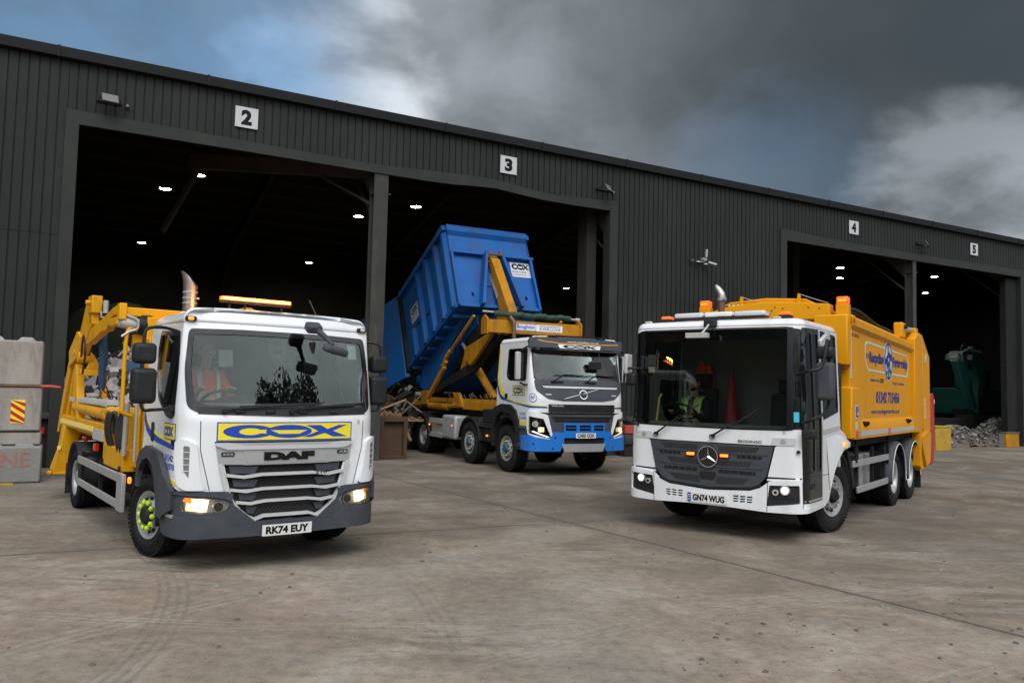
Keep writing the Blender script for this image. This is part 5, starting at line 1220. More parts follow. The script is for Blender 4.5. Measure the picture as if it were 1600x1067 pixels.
        m=MB(); m.b2((-4.03,y0-.015,1.08),(-3.38,y0+.01,1.22)); m.build('grey_cover','strip_grey',o)
        m=MB(); m.cyl((-5.9,y0+.08,1.45),(-3.40,y0+.08,1.42),.085,n=24); m.cyl((-3.42,y0+.08,1.42),(-3.34,y0+.08,1.42),.10,n=24); m.build('lift_ram',Y,T,smooth=50)
        m=MB(); m.b2((-6.3,y0+.02,1.545),(-3.35,y0+.26,1.585))
        for k in range(44): x=-6.25+k*.066; m.b2((x,y0+.015,1.53),(x+.022,y0+.265,1.60))
        m.build('walkway_grating','strip_grey',T)
        # rear stabiliser leg
        m=MB(); m.prism([(s*.90,1.15),(s*1.16,1.15),(s*1.20,.80),(s*1.30,.46),(s*1.27,.40),(s*1.04,.40),(s*.97,.8)][::s],-6.62,-6.36,'YZ'); m.build('stabiliser_leg',Y,T,bevel=.012)
        m=MB(); m.box((-6.49,s*1.17,.40),(.34,.34,.03)); m.cyl((-6.3,s*1.31,.415),(-6.3,s*1.36,.415),.04); m.build('stabiliser_foot',Y,T,bevel=.008)
        m=MB(); m.box((-6.34,s*1.22,.80),(.012,.05,.06)); m.build('reflector','reflective',T)
        # valve block and hoses behind the cab
        m=MB(); m.b2((-3.36,y0,.86),(-3.22,y0+.5,1.52)); m.b2((-3.6,y0-.01,1.44),(-2.95,y0+.25,1.50)); m.b2((-2.95,y0+.05,.98),(-2.6,y0+.4,1.5)); m.b2((-3.3,y0,.80),(-2.2,y0+.35,1.06)); m.b2((-2.45,y0+.1,.86),(-2.0,y0+.3,1.5)); m.b2((-1.98,y0+.12,.9),(-1.72,y0+.3,2.35)); m.build('valve_block',Y,T,bevel=.012)
        m=MB()
        for k in range(3): x=-3.10+k*.10; m.tube([(x,y0+.03,1.02),(x,y0-.02,1.22),(x+.01,y0-.02,1.40),(x+.02,y0+.01,1.47),(x+.05,y0+.05,1.40),(x+.06,y0+.06,1.2)],.024,8,sub=4)
        for k in range(3): x=-2.6+k*.15; m.tube([(x,y0+.05,1.5),(x+.02,y0-.01,1.3),(x+.1,y0+.0,1.05),(x,y0+.1,.9)],.018,6,sub=5)
        m.build('hydraulic_hose','hose',T)
        m=MB(); 
        for k in range(3): m.cyl((-2.52+k*.12,y0+.02,1.48),(-2.56+k*.12,y0-.02,1.72),.010,n=6); m.cyl((-2.56+k*.12,y0-.02,1.72),(-2.562+k*.12,y0-.022,1.76),.022,n=8)
        m.cyl((-1.85,y0+.05,.95),(-1.85,y0+.05,1.7),.018); m.cyl((-2.15,y0+.0,1.0),(-2.1,y0+.0,1.6),.03); m.box((-2.65,y0+.04,1.34),(.10,.01,.12)); m.build('control_levers','alu_rail',T)
        m=MB(); m.box((-4.1,y0+.05,.96),(.10,.06,.10)); m.box((-5.0,y0+.05,1.03),(.05,.05,.05)); m.build('rear_marker','red_lens',T,bevel=.01)
    gear(-1); gear(1)
    m=MB(); m.b2((-6.9,-1.0,1.05),(-3.3,1.0,1.13)); m.b2((-6.9,-1.0,.88),(-6.7,1.0,1.10)); m.b2((-3.4,-1.0,.88),(-3.2,1.0,1.2)); m.build('skip_bed',Y,T,bevel=.01)
    # headboard frame behind cab
    m=MB(); m.b2((-2.02,-1.30,2.60),(-1.92,1.30,2.70)); m.b2((-2.0,-1.02,.95),(-1.86,-.84,2.60)); m.b2((-2.0,.84,.95),(-1.86,1.02,2.60)); m.b2((-2.0,-.84,1.3),(-1.9,.84,1.42)); m.b2((-2.0,-1.32,2.55),(-1.88,-1.24,2.74)); m.b2((-2.06,-1.14,2.08),(-1.98,-.84,2.40)); m.build('headboard',Y,T,bevel=.01)
    m=MB(); m.tube([(-1.95,-1.10,2.44),(-1.93,-1.17,2.46),(-1.92,-1.215,2.42),(-1.92,-1.23,2.2),(-1.92,-1.23,1.6),(-1.92,-1.22,1.5),(-1.95,-1.12,1.46)],.022,10,sub=3); m.build('grab_rail',Y,T,smooth=60)
    m=MB(); m.cyl((-1.96,-1.28,2.53),(-1.96,-1.10,2.51),.068,n=24); m.cyl((-1.96,-1.30,2.53),(-1.96,-1.275,2.53),.055,n=24); m.build('sheet_motor','strip_grey',T,smooth=50)
    m=MB(); m.cyl((-1.96,-1.10,2.51),(-1.96,-.98,2.50),.10,n=18); m.b2((-2.04,-1.08,2.40),(-1.9,-.96,2.62)); m.build('motor_housing','black_plastic',T,bevel=.01)
    m=MB(); m.tube([(-1.95,-1.28,2.66),(-1.90,-1.22,2.60),(-1.88,-1.13,2.56),(-1.88,-1.12,2.46),(-1.90,-1.2,2.42),(-1.90,-1.28,2.36)],.014,8,sub=5); m.build('motor_hose','alu_rail',T)
    # chains and strap hanging from the arm head
    def chain(P,r,nm):
        m=MB();L_=0
        Q=[Vector(p) for p in P];i=0
        for a,b in zip(Q,Q[1:]):
            d=b-a;n=max(1,int(d.length/(r*2.6)))
            for k in range(n):
                c=a+d*((k+.5)/n);t=d.normalized();u=Vector((0,0,1)) if abs(t.z)<.9 else Vector((1,0,0));s1=u.cross(t).normalized();s2=t.cross(s1);w_=s1 if i%2 else s2;i+=1
                pts=[c+t*(r*1.9*cos(x))+w_*(r*sin(x)) for x in [2*pi*j/8 for j in range(9)]]
                m.tube(pts,r*.34,5)
        return m.build(nm,'chain',T,smooth=60)
    chain([(-4.6,-.96,2.90),(-4.6,-.98,2.55)],.03,'chain')
    chain([(-4.6,-.98,1.75),(-4.6,-1.0,1.50),(-4.6,-1.0,1.18)],.035,'chain')
    chain([(-4.6,-.95,1.78),(-4.55,-.87,1.62),(-4.5,-.80,1.60),(-4.45,-.74,1.72),(-4.4,-.70,1.9),(-4.4,-.66,2.05)],.03,'chain')
    chain([(-4.55,-.90,1.70),(-4.5,-.80,1.50),(-4.45,-.72,1.46),(-4.4,-.6,1.46)],.03,'chain')
    m=MB(); m.tube([(-4.6,-.98,2.56),(-4.6,-.985,2.40),(-4.6,-.97,2.2),(-4.6,-.98,2.0),(-4.6,-.965,1.86),(-4.6,-.97,1.72)],[.05,.055,.06,.05,.055,.03],9,sub=3); m.build('chain_sleeve','blue_strap',T,smooth=50)
    m=MB(); m.cyl((-4.58,-.98,3.0),(-4.58,-.98,2.82),.035); m.tube([(-4.6,-1.03,2.84),(-4.6,-1.03,2.76),(-4.6,-.93,2.76),(-4.6,-.93,2.84)],.016,6); m.build('shackle','alu_rail',T)
    return T
TA=skip_loader()
person('driver in orange hi-vis jacket at the wheel of the skip loader',AW(-.96,-.60,1.50),AA,'orange_vest','skin',scale=.96)
# ================= CONTAINER TRUCK (middle) =================
BX,BY,BA=1.6609,17.8787,-1.1005
def BW(x,y,z=0): return (BX+x*cos(BA)-y*sin(BA),BY+x*sin(BA)+y*cos(BA),z)
def hook_truck():
    T=thing('hook_loader_truck','white and blue cab hook loader truck tipping a big blue container','truck',(BX,BY,0),BA)
    S=SB
    ws=rpoly([(-1.24,2.80),(1.24,2.80),(1.17,2.12),(-1.17,2.12)],.06)
    swin=rpoly([(-2.44,2.82),(-1.53,2.82),(-1.50,2.10),(-2.30,2.11),(-2.44,2.2)],.06)
    door=[(-2.50,2.90),(-1.46,2.90),(-1.42,2.0),(-1.30,1.64),(-1.36,1.43),(-1.78,1.25),(-2.05,1.50),(-2.50,1.56)]
    body=[(-2.93,2.97),(2.93,2.97),(2.93,1.5),(2.60,1.54),(2.2,1.54),(1.95,1.42),(1.79,1.22),(1.77,1.10),(1.36,1.10),(1.36,1.42),(.87,1.40),(-.87,1.40),(-1.36,1.42),(-1.36,1.10),(-1.77,1.10),(-1.79,1.22),(-1.95,1.42),(-2.2,1.54),(-2.6,1.54),(-2.93,1.5)]
    g=lambda P:[(a*1.0+(-.007 if a<sum(p[0] for p in P)/len(P) else .007),b) for a,b in P]
    cab=panel('cab',S,body,'white_paint',T,[ws,g(door),g(mir(door))],0,.014,.06)
    panel('cab_lining',S,[(-2.9,2.95),(2.9,2.95),(2.9,1.6),(1.4,1.45),(-1.4,1.45),(-2.9,1.6)],'cab_trim',cab,[ws,swin,mir(swin)],-.03,.01,.1)
    roof_cap('roof',S,2.969,.11,2.90,'white_plain',T,.03)
    rear_wall('cab_rear_wall',S,2.92,1.2,2.96,'white_plain',T)
    for P,W_,sg in ((door,swin,-1),(mir(door),mir(swin),1)):
        d=panel('door',S,P,'white_paint',T,[W_],0,.02,.06)
        c=(sg*1.97,2.46); panel('window_seal',S,[(c[0]+(a-c[0])*1.03,c[1]+(b-c[1])*1.03) for a,b in W_],'black_gloss',d,[[(c[0]+(a-c[0])*.95,c[1]+(b-c[1])*.94) for a,b in W_]],.004,.02,.06)
        panel('window_glass',S,[(c[0]+(a-c[0])*.98,c[1]+(b-c[1])*.98) for a,b in W_],'smoke_glass',d,(),-.012,.005,.15)
        panel('door_handle',S,rr(sg*2.43,1.74,.14,.12,.02),'black_plastic',d,(),.01,.02,.06)
        if sg<0:
            b=panel('door_decal',S,rr(-1.82,1.87,.60,.225,.004),'blue_ink',d,(),.002,.001,.08); panel('decal_field',S,rr(-1.82,1.87,.57,.195,.004),'yellow_ink',b,(),.0035,.001,.08); cox('decal_letters',S,-1.82,1.87,.50,.15,'blue_ink',b,off=.005,th=.001,res=.08)
            o_,i_=ring(-1.22,1.60+.12,.10,.10,.012); mb=MB(); V,T_=tri2d(o_,[i_],.06,False); sheet(mb,S,V,T_,.003,.002); text('','97',S,-1.22,1.72,.115,.075,'',None,bold=.02,off=.003,th=.002,mb=mb); mb.build('fleet_number','blue_ink',cab,smooth=0)
            text('phone_number','01342',S,-1.60,1.36,.27,.07,'blue_ink',cab,bold=.01,off=.003,th=.002); text('phone_number','715978',S,-1.60,1.26,.32,.07,'blue_ink',cab,bold=.01,off=.003,th=.002)
        m_=(lambda Q:Q) if sg<0 else mir
        panel('side_stripe',S,m_([(-2.92,2.35),(-2.86,2.0),(-2.72,1.78),(-2.48,1.68),(-2.0,1.60),(-1.3,1.55),(-.88,1.53),(-.88,1.55),(-1.3,1.575),(-2.0,1.64),(-2.42,1.73),(-2.60,1.86),(-2.76,2.1),(-2.84,2.4),(-2.85,2.9),(-2.92,2.9)]),'yellow_ink',cab,(),.0025,.001,.06)
        panel('side_stripe',S,m_([(-2.93,1.98),(-2.84,1.78),(-2.70,1.66),(-2.45,1.63),(-1.3,1.50),(-.88,1.50),(-.88,1.53),(-1.3,1.545),(-2.0,1.60),(-2.48,1.68),(-2.72,1.78),(-2.86,2.0),(-2.93,2.2)]),'blue_ink',cab,(),.0035,.001,.06)
        panel('side_stripe',S,m_([(-1.77,1.20),(-1.37,1.20),(-1.37,1.12),(-1.77,1.12)]),'yellow_ink',cab,(),.0025,.001,.1)
    inn=[(a*.965,2.46+(b-2.46)*.95) for a,b in ws]
    panel('windscreen_surround',S,ws,'black_gloss',T,[inn],.004,.02,.06)
    panel('windscreen',S,[(a*1.02,2.46+(b-2.46)*1.03) for a,b in inn],'windscreen',T,(),-.006,.006,.14)
    panel('round_sticker',S,rr(1.08,2.22,.06,.12,.004),'cyan_sticker',T,(),-.015,.001,.1)
    # sun visor
    vi=Surf(1.24,.04,.10,.34,((0,0),(2.8,.27),(3.1,.33)))
    v=panel('sun_visor',vi,[(-1.52,2.98),(-1.40,3.06),(-.6,3.07),(.6,3.07),(1.40,3.06),(1.52,2.98),(1.46,2.84),(-1.46,2.84)],'grey_plastic',T,(),0,.03,.06)
    panel('visor_underside',vi,[(-1.35,2.85),(1.35,2.85),(1.30,2.79),(-1.30,2.79)],'black_gloss',v,(),-.03,.02,.08)
    q=panel('name_board',vi,[(-.57,2.925),(.57,2.925),(.54,2.835),(-.53,2.835)],'white_plain',v,(),.004,.003,.1); cox('board_letters',vi,0,2.88,.90,.072,'black_ink',q,off=.007,th=.002,res=.1)
    text('web_address','www.coxskips.co.uk',vi,.10,2.985,.86,.045,'white_plain',v,bold=.01,off=.004,th=.002)
    mb=MB(); V,T_=tri2d([(-1.05,3.0),(-.85,2.965),(-.5,2.94),(.5,2.94),(.85,2.955),(1.15,2.975),(1.1,2.99),(.5,2.958),(-.5,2.958),(-.85,2.985),(-1.02,3.02)],(),.08,False); sheet(mb,vi,V,T_,.003,.002); mb.build('swoosh','body_yellow',v,smooth=0)
    mb=MB()
    for y in (-.6,.7): mb.box((-.5,y,3.11),(.12,.2,.05))
    mb.box((-.55,.05,3.13),(.25,1.2,.02)); mb.build('roof_lamps','black_plastic',T,bevel=.015)
    # dark nose panel and badge
    n=panel('nose_panel',S,rpoly([(-1.17,2.12),(-1.13,1.89),(-.88,1.71),(-.52,1.665),(.52,1.665),(.88,1.71),(1.13,1.89),(1.17,2.12)],.05),'grey_plastic',T,(),.012,.02,.06)
    panel('bright_strip',S,[(-1.0,1.985),(1.0,1.985),(.96,1.945),(-.92,1.945)],'silver_bar',n,(),.022,.012,.08)
    mb=MB(); V,T_=tri2d([(-.60,1.69),(-.56,1.69),(.42,1.93),(.38,1.93)],(),.1,False); sheet(mb,S,V,T_,.02,.01); o_,i_=ring(0,1.81,.105,.105,.022,32); V,T_=tri2d(o_,[i_],.08,False); sheet(mb,S,V,T_,.032,.02); 
    mb.build('maker_badge','chrome',n,smooth=30)
    panel('badge_band',S,rr(0,1.81,.19,.05,.004),'black_gloss',n,(),.036,.006,.1)
    for s in (-1,1): panel('small_badge',S,rr(s*.86,1.80,.13,.022,.004),'silver_bar',n,(),.02,.008,.1)
    for x0,x1 in ((-.72,.05),(.12,.92)):
        mb=MB(); mb.tube([S(x0,2.10,.03),S(x0+.28,2.25,.05),S(x1,2.235,.045)],.012,7); mb.tube([S(x0+.05,2.235,.035),S(x1+.1,2.225,.035)],.009,6); mb.box(S(x0+.1,2.085,.02),(.05,.3,.03)); mb.build('wiper','black_plastic',T)
    # grille stack
    lg=panel('name_grille',S,rr(0,1.505,1.72,.17,.01),'black_plastic',T,(),.03,.05,.07)
    text('maker_letters','VOLVO',S,-.66,1.555,.30,.036,'silver_bar',lg,bold=.03,off=.035,th=.006,shear=0)
    mb=MB()
    for a,b in ((-.40,-.14),(-.10,.16),(.20,.46)): V,T_=tri2d(rr((a+b)/2,1.50,b-a,.05,.01),(),.1,False); sheet(mb,S,V,T_,.032,.003)
    mb.build('slots','dark_inside',lg)
    panel('grille_gap',S,[(-.88,1.42),(.88,1.42),(.88,1.34),(-.88,1.34)],'dark_inside',T,(),-.0,.03,.1)
    BS=Surf(1.26,-.01,.10,.32,((0,0),(1.5,.04)))
    m_=panel('main_grille',BS,[(-.90,1.36),(.90,1.36),(.80,.94),(-.80,.94)],'grey_plastic',T,(),-.02,.05,.07)
    mb=MB(); V,T_=tri2d(rr(0,1.255,1.45,.07,.02),(),.1,False); sheet(mb,BS,V,T_,.0,.03); V,T_=tri2d(rr(0,1.31,1.6,.012,.004),(),.1,False); sheet(mb,BS,V,T_,.004,.03); mb.build('grille_bars','black_plastic',m_)
    panel('blue_grille_frame',BS,rr(.03,1.07,1.08,.215,.01),'blue_bumper',m_,[rr(-.335,1.07,.27,.125,.01),rr(.03,1.07,.30,.125,.01),rr(.395,1.07,.27,.125,.01)],.025,.04,.06)
    mb=MB(); V,T_=tri2d(rr(.03,1.07,1.05,.18,.01),(),.1,False); sheet(mb,BS,V,T_,.0,.01); mb.build('frame_mesh','dark_inside',m_)
    mb=MB(); 
    for k in (-.335,.03,.395): mb.bar(BS(k-.13,1.075,.03),BS(k+.13,1.075,.03),.012,.012)
    mb.build('frame_bars','blue_bumper',m_)
    for s in (1,-1):
        P=[(s*1.40,1.435),(s*1.15,1.42),(s*.90,1.36),(s*.87,1.33),(s*.735,.80),(s*.86,.80),(s*1.38,.92),(s*1.44,1.1)][::-s]
        H=[(s*1.34,1.32),(s*.98,1.265),(s*.79,.845),(s*.88,.85),(s*1.34,.95)][::-s]
        w_=panel('corner_panel',BS,P,'white_paint',T,[H],-.01,.03,.05)
        h=panel('headlight',BS,H,'black_gloss',w_,(),-.035,.01,.06)
        mb=MB(); mb.box(BS(s*1.03,1.03,-.02),(.03,.14,.10)); mb.build('lit_beam','lamp_warm',h,bevel=.01)
        mb=MB(); V,T_=tri2d([(s*.84,.87),(s*.89,.87),(s*1.26,.985),(s*1.23,1.0)][::s],(),.1,False); sheet(mb,BS,V,T_,-.01,.01); mb.build('day_light_strip','lamp_cool',h)
        mb=MB(); p=BS(s*1.17,1.15,-.03); mb.cyl(p,BS(s*1.17,1.15,-.005),.07,n=16); mb.build('lens_bowl','lens_chrome',h)
        panel('headlight_cover',BS,H,'lamp_glass',h,(),-.004,.003,.07)
    bp=[(-1.62,.90),(-1.38,.90),(-.84,.825),(-.735,.985),(-.46,.965),(.46,.965),(.735,.985),(.84,.825),(1.38,.90),(1.62,.90),(1.62,.585),(1.3,.56),(.60,.56),(.53,.715),(-.53,.715),(-.60,.56),(-1.3,.56),(-1.62,.585)]
    bu=panel('bumper',BS,bp,'blue_bumper',T,[rr(.02,.79,1.06,.13,.02)],.03,.06,.06)
    mb=MB(); V,T_=tri2d(rr(.02,.79,1.1,.16,.01),(),.1,False); sheet(mb,BS,V,T_,-.01,.02); mb.build('lower_opening','dark_inside',bu)
    panel('skid_plate',BS,[(-.57,.725),(.57,.725),(.50,.55),(-.50,.55)],'alu_rail',bu,(),.04,.03,.08)
    mb=MB()
    for s in (1,-1):
        for (a,b) in ((1.2,.72),(.72,.86),(.78,.62)): p=BS(s*a,b,.03); mb.cyl(p,BS(s*a,b,.034),.022,n=10)
    mb.build('bumper_bolts','black_plastic',bu)
    plate(T,'CX03 COX',BS,.035,.905,off=.045)
    # side steps, arches
    for s in (-1,1):
        A_=Surf(1.25,-.08,.08,.3,((0,0),(9,0)))
        P=[(3.04,1.45),(2.65,1.555),(2.2,1.55),(1.92,1.42),(1.77,1.20),(1.75,.66),(1.88,.64),(1.90,1.0),(2.0,1.2),(2.2,1.34),(2.6,1.38),(2.85,1.28),(3.0,1.0),(3.02,.55),(3.12,.55),(3.12,1.3)]
        a=panel('wheel_arch',A_,[(s*x,z) for x,z in P][::s],'black_plastic',T,(),.02,.10,.06)
        mb=MB(); V=[]
        for k in range(15):
            t=radians(0+k*180/14); V+=[(-1.46+.66*cos(t),s*.75,.55+.72*sin(t)),(-1.46+.66*cos(t),s*1.22,.55+.72*sin(t))]
        mb.add(V,[(2*k,2*k+1,2*k+3,2*k+2) for k in range(14)]); o=mb.build('arch_liner','chassis',a,smooth=60); q=o.modifiers.new('s','SOLIDIFY'); q.thickness=.02
        mb=MB(); mb.b2((-.92,s*.95,.55),(-.35,s*1.23,1.10)); mb.b2((-.95,s*1.0,.62),(-.5,s*1.27,.72)); mb.b2((-.95,s*1.0,1.02),(-.5,s*1.26,1.08)); mb.build('cab_step','grey_plastic',T,bevel=.02)
    for s in (-1,1):
        wheel(T,-1.457,s*1.06,s,R=.535,w=.31,nut='small',hub='hub_blue',steer=radians(2)); wheel(T,-3.556,s*1.06,s,R=.535,w=.31,nut='small',hub='hub_blue',steer=radians(1))
        wheel(T,-7.02,s*1.0,s,R=.535,w=.30,kind='rear',dual=True); wheel(T,-8.39,s*1.0,s,R=.535,w=.30,kind='rear',dual=True)
        for x in (-3.556,-7.02,-8.39):
            mb=MB(); V=[]
            for k in range(13):
                t=radians(8+k*164/12); V+=[(x+.66*cos(t),s*.70,.53+.66*sin(t)),(x+.66*cos(t),s*1.24,.53+.66*sin(t)),(x+.64*cos(t),s*1.24,.50+.62*sin(t))]
            Fs=[]
            for k in range(12): Fs+=[(3*k,3*k+1,3*k+4,3*k+3),(3*k+1,3*k+2,3*k+5,3*k+4)]
            mb.add(V,Fs); o=mb.build('mudguard','black_plastic',T,smooth=60); q=o.modifiers.new('s','SOLIDIFY'); q.thickness=.02
        mb=MB(); mb.b2((-9.12,s*.68,.16),(-9.09,s*1.24,.75)); mb.build('mudflap','black_plastic',T)
        # boxes along the side
        mb=MB(); mb.b2((-5.47,s*.72,.53),(-4.56,s*1.20,1.17)); mb.build('fuel_tank','alu_rail',T,bevel=.07,seg=3)
        mb=MB(); mb.b2((-6.45,s*.8,.62),(-5.52,s*1.12,1.0)); mb.b2((-6.5,s*1.12,.90),(-5.52,s*1.18,1.05)); mb.b2((-6.5,s*1.12,.52),(-5.52,s*1.18,.66)); mb.build('side_guard','alu_rail',T,bevel=.015)
        mb=MB(); mb.b2((-3.06,s*.75,.60),(-2.37,s*1.14,1.06)); mb.b2((-3.04,s*.8,1.06),(-2.4,s*1.1,1.40)); mb.b2((-3.2,s*1.0,.95),(-2.3,s*1.20,1.0)); mb.build('battery_box','black_plastic',T,bevel=.03)
        for (x,z) in ((-2.55,.76),(-4.75,.90),(-6.42,.86)):
            mb=MB(); mb.box((x,s*1.19,z),(.09,.03,.05)); mb.build('side_marker','amber_lens',T,bevel=.01)
    # mirrors
    for s in (-1,1):
        mb=MB(); mb.box((-.56,s*1.42,2.42),(.11,.12 if s<0 else .18,.62)); o=mb.build('mirror','strip_grey',T,bevel=.03,seg=3)
        mb=MB(); mb.box((-.56,s*1.34,2.42),(.09,.10,.58)); mb.build('mirror_back','black_plastic',o,bevel=.03,seg=3)
        mb=MB(); mb.box((-.622,s*1.42,2.42),(.012,.10,.55)); mb.build('mirror_glass','chrome',o)
        mb=MB(); mb.tube([(-.50,s*1.10,2.86),(-.42,s*1.28,2.84),(-.45,s*1.40,2.76)],.022,8,sub=3); mb.tube([(-.48,s*1.14,2.02),(-.46,s*1.30,2.0),(-.48,s*1.40,2.05)],.022,8); mb.build('mirror_arm','black_plastic',o)
    mb=MB(); mb.tube([(-.38,.50,2.86),(-.30,.55,2.72),(-.22,.42,2.62),(-.22,.40,2.52)],.012,7,sub=4); mb.box((-.22,.38,2.47),(.10,.29,.17)); mb.build('kerb_mirror','black_plastic',T,bevel=.048,seg=4)
    # interior
    steering(T,-.75,-.5,2.12,.22); seat(T,-1.35,-.52,1.88); seat(T,-1.35,.52,1.88)
    mb=MB(); mb.prism([(-.42,2.02),(-.55,2.12),(-.9,2.06),(-1.0,1.8),(-.8,1.5),(-.3,1.6)],-1.1,1.1,'XZ'); mb.b2((-2.0,-1.15,1.42),(-.4,1.15,1.48)); mb.build('dashboard','cab_trim_pale',T,bevel=.03)
    # chassis
    mb=MB()
    for s in(-1,1): mb.b2((-9.5,s*.40-.04,.85),(-.5,s*.40+.04,1.15))
    for x in (-2.5,-4.3,-5.5,-6.2,-7.7,-9.2): mb.b2((x-.06,-.4,.9),(x+.06,.4,1.1))
    for s in (-1,1): mb.b2((-8.9,s*.46-.06,1.18),(-2.3,s*.46+.06,1.34))
    for x in (-1.457,-3.556,-7.02,-8.39): mb.cyl((x,-.95,.535),(x,.95,.535),.09); mb.cyl((x,-.2,.535),(x,.2,.535),.24,n=18)
    mb.b2((-1.8,-.5,.6),(-.5,.5,1.35)); mb.build('chassis','chassis',T,bevel=.015)
    # yellow subframe
    mb=MB()
    for s in(-1,1): mb.b2((-7.6,s*.88-.05,1.50),(-2.35,s*.88+.05,1.62)); mb.b2((-7.7,s*.94-.05,1.42),(-7.2,s*.94+.05,1.82)); mb.b2((-4.6,s*.88-.08,1.34),(-2.5,s*.88+.06,1.56)); mb.b2((-5.3,s*.9-.05,1.36),(-5.1,s*.9+.05,1.78)); mb.prism([(-5.3,1.78),(-4.9,1.78),(-4.7,1.6),(-4.5,1.4),(-4.8,1.4),(-5.0,1.6)],s*.94-.05,s*.94+.05,'XZ')
    for x in (-2.5,-4.0,-5.2,-6.4,-7.5,-8.6): mb.b2((x-.07,-.9,1.36),(x+.07,.9,1.5))
    mb.build('subframe','old_yellow',T,bevel=.012)
    for s in(-1,1): mb=MB(); mb.cyl((-7.0,s*.96,1.38),(-5.6,s*.96,1.38),.09,n=18); mb.cyl((-5.6,s*.96,1.38),(-4.9,s*.96,1.46),.055,n=14); mb.build('lock_ram','old_yellow',T,smooth=50)
    mb=MB(); rn=random.Random(4)
    for k in range(9): x=-3.0-.35*k; mb.tube([(x,-.75,1.5),(x-.1,-.82,1.72),(x-.35,-.7,1.66),(x-.5,-.78,1.48)],.022,6,sub=4)
    for k in range(7): mb.tube([(-2.35,-.5+k*.15,1.4),(-2.45,-.5+k*.16,2.0+rn.random()*.4),(-2.7,-.4+k*.14,1.8),(-3.1,-.5+k*.15,1.5)],.024,6,sub=4)
    mb.build('hydraulic_hose','hose',T)
    # tipped frame
    for s in(-1,1):
        mb=MB(); mb.prism([(-8.6,1.42),(-8.1,1.40),(-6.3,2.35),(-4.3,3.45),(-4.15,3.75),(-4.5,3.9),(-6.6,2.85),(-8.55,1.80)],s*.46-.09,s*.46+.09,'XZ'); mb.build('tipping_arm','chassis',T,bevel=.015)
        mb=MB(); mb.prism([(-5.75,2.10),(-5.45,2.15),(-5.15,2.72),(-5.25,2.90),(-5.45,2.6)],s*.62-.04,s*.62+.04,'XZ'); mb.build('arm_bracket','old_yellow',T,bevel=.01)
        mb=MB(); mb.cyl((-4.55,s*.62,2.50),(-3.30,s*.62,1.62),.10,n=20); mb.cyl((-4.62,s*.62,2.55),(-4.50,s*.62,2.46),.115,n=20); mb.cyl((-5.5,s*.62,3.15),(-4.55,s*.62,2.50),.05,n=14,mi=1); mb.build('lift_ram',['old_yellow','alu_rail'],T,smooth=50)
        # sheeting gantry legs
        mb=MB(); mb.prism([(-3.0,3.28),(-2.70,3.28),(-3.85,2.58),(-4.05,2.5),(-4.35,2.72),(-4.42,2.96)],s*1.0-.05,s*1.0+.05,'XZ'); mb.build('gantry_leg','old_yellow',T,bevel=.012); mb=MB(); mb.prism([(-2.7,3.26),(-2.55,3.26),(-4.2,2.35),(-7.6,1.62),(-7.7,1.75),(-4.4,2.62)],s*.78-.05,s*.78+.05,'XZ'); mb.build('gantry_stay','chassis',T,bevel=.012)
        mb=MB(); mb.tube([(-3.30,s*1.28,3.74),(-4.72,s*1.30,2.90)],.042,8); mb.tube([(-4.72,s*1.30,2.90),(-5.05,s*1.30,2.72),(-5.22,s*1.30,2.38)],.06,8); mb.bar((-5.12,s*1.30,2.48),(-6.30,s*1.30,1.62),.09,.12); mb.bar((-5.30,s*1.24,2.48),(-6.36,s*1.22,1.66),.05,.06); mb.tube([(-5.30,s*1.3,2.5),(-5.0,s*1.3,2.62)],.05,8); mb.build('sheeting_arm','old_yellow',T,bevel=.008)
    mb=MB(); mb.b2((-8.4,-.5,1.5),(-8.2,.5,1.7)); mb.b2((-4.5,-.5,3.5),(-4.3,.5,3.7)); mb.build('frame_cross','chassis',T,bevel=.01)
    # hook arm
    mb=MB(); mb.prism([(-4.55,3.45),(-4.15,3.35),(-3.62,3.85),(-3.66,4.0),(-4.78,5.50),(-4.98,5.62),(-5.10,5.50),(-5.05,5.35),(-4.92,5.30),(-4.25,4.10)],-.13,.13,'XZ'); a=mb.build('hook_arm','old_yellow',T,bevel=.015)
    mb=MB(); mb.tube([(-4.95,0,5.48),(-5.05,0,5.60),(-5.18,0,5.60),(-5.25,0,5.50)],[.07,.07,.06,.04],10,sub=3); mb.cyl((-4.95,-.2,5.45),(-4.95,.2,5.45),.05,n=12); mb.build('hook','rusty',a,smooth=50)
    fn=flat((-4.60,-.132,4.75),(.62,0,-.78),(.78,0,.62),(0,-1,0)); mb=MB(); V,T_=tri2d(rr(0,-.02,.9,.11,.01),(),.5,False); sheet(mb,fn,V,T_,.004,.004); o=mb.build('arm_label','strip_grey',a)
    # gantry beam with the rolled green sheet
    mb=MB(); mb.b2((-2.72,-1.28,3.28),(-2.48,1.38,3.60)); 
    for y in (-1.30,1.38): mb.prism([(-2.78,3.24),(-2.42,3.24),(-2.42,3.62),(-2.60,3.72),(-2.78,3.62)],y-.02,y+.02,'XZ')
    bm_=mb.build('gantry_beam','old_yellow',T,bevel=.008)
    fn=flat((-2.478,.155,3.455),(0,1,0),(0,0,1),(1,0,0)); mb=MB(); V,T_=tri2d(rr(0,0,1.36,.17,.004),(),.5,False); sheet(mb,fn,V,T_,.003,.003); o=mb.build('beam_label','white_plain',bm_,smooth=0)
    text('label_letters','Boughton',fn,-.38,.0,.50,.125,'blue_ink',o,bold=.02,off=.006,th=.002); text('label_letters','KWIKCOVA',fn,.32,-.015,.60,.09,'navy_ink',o,bold=-.0,off=.006,th=.002)
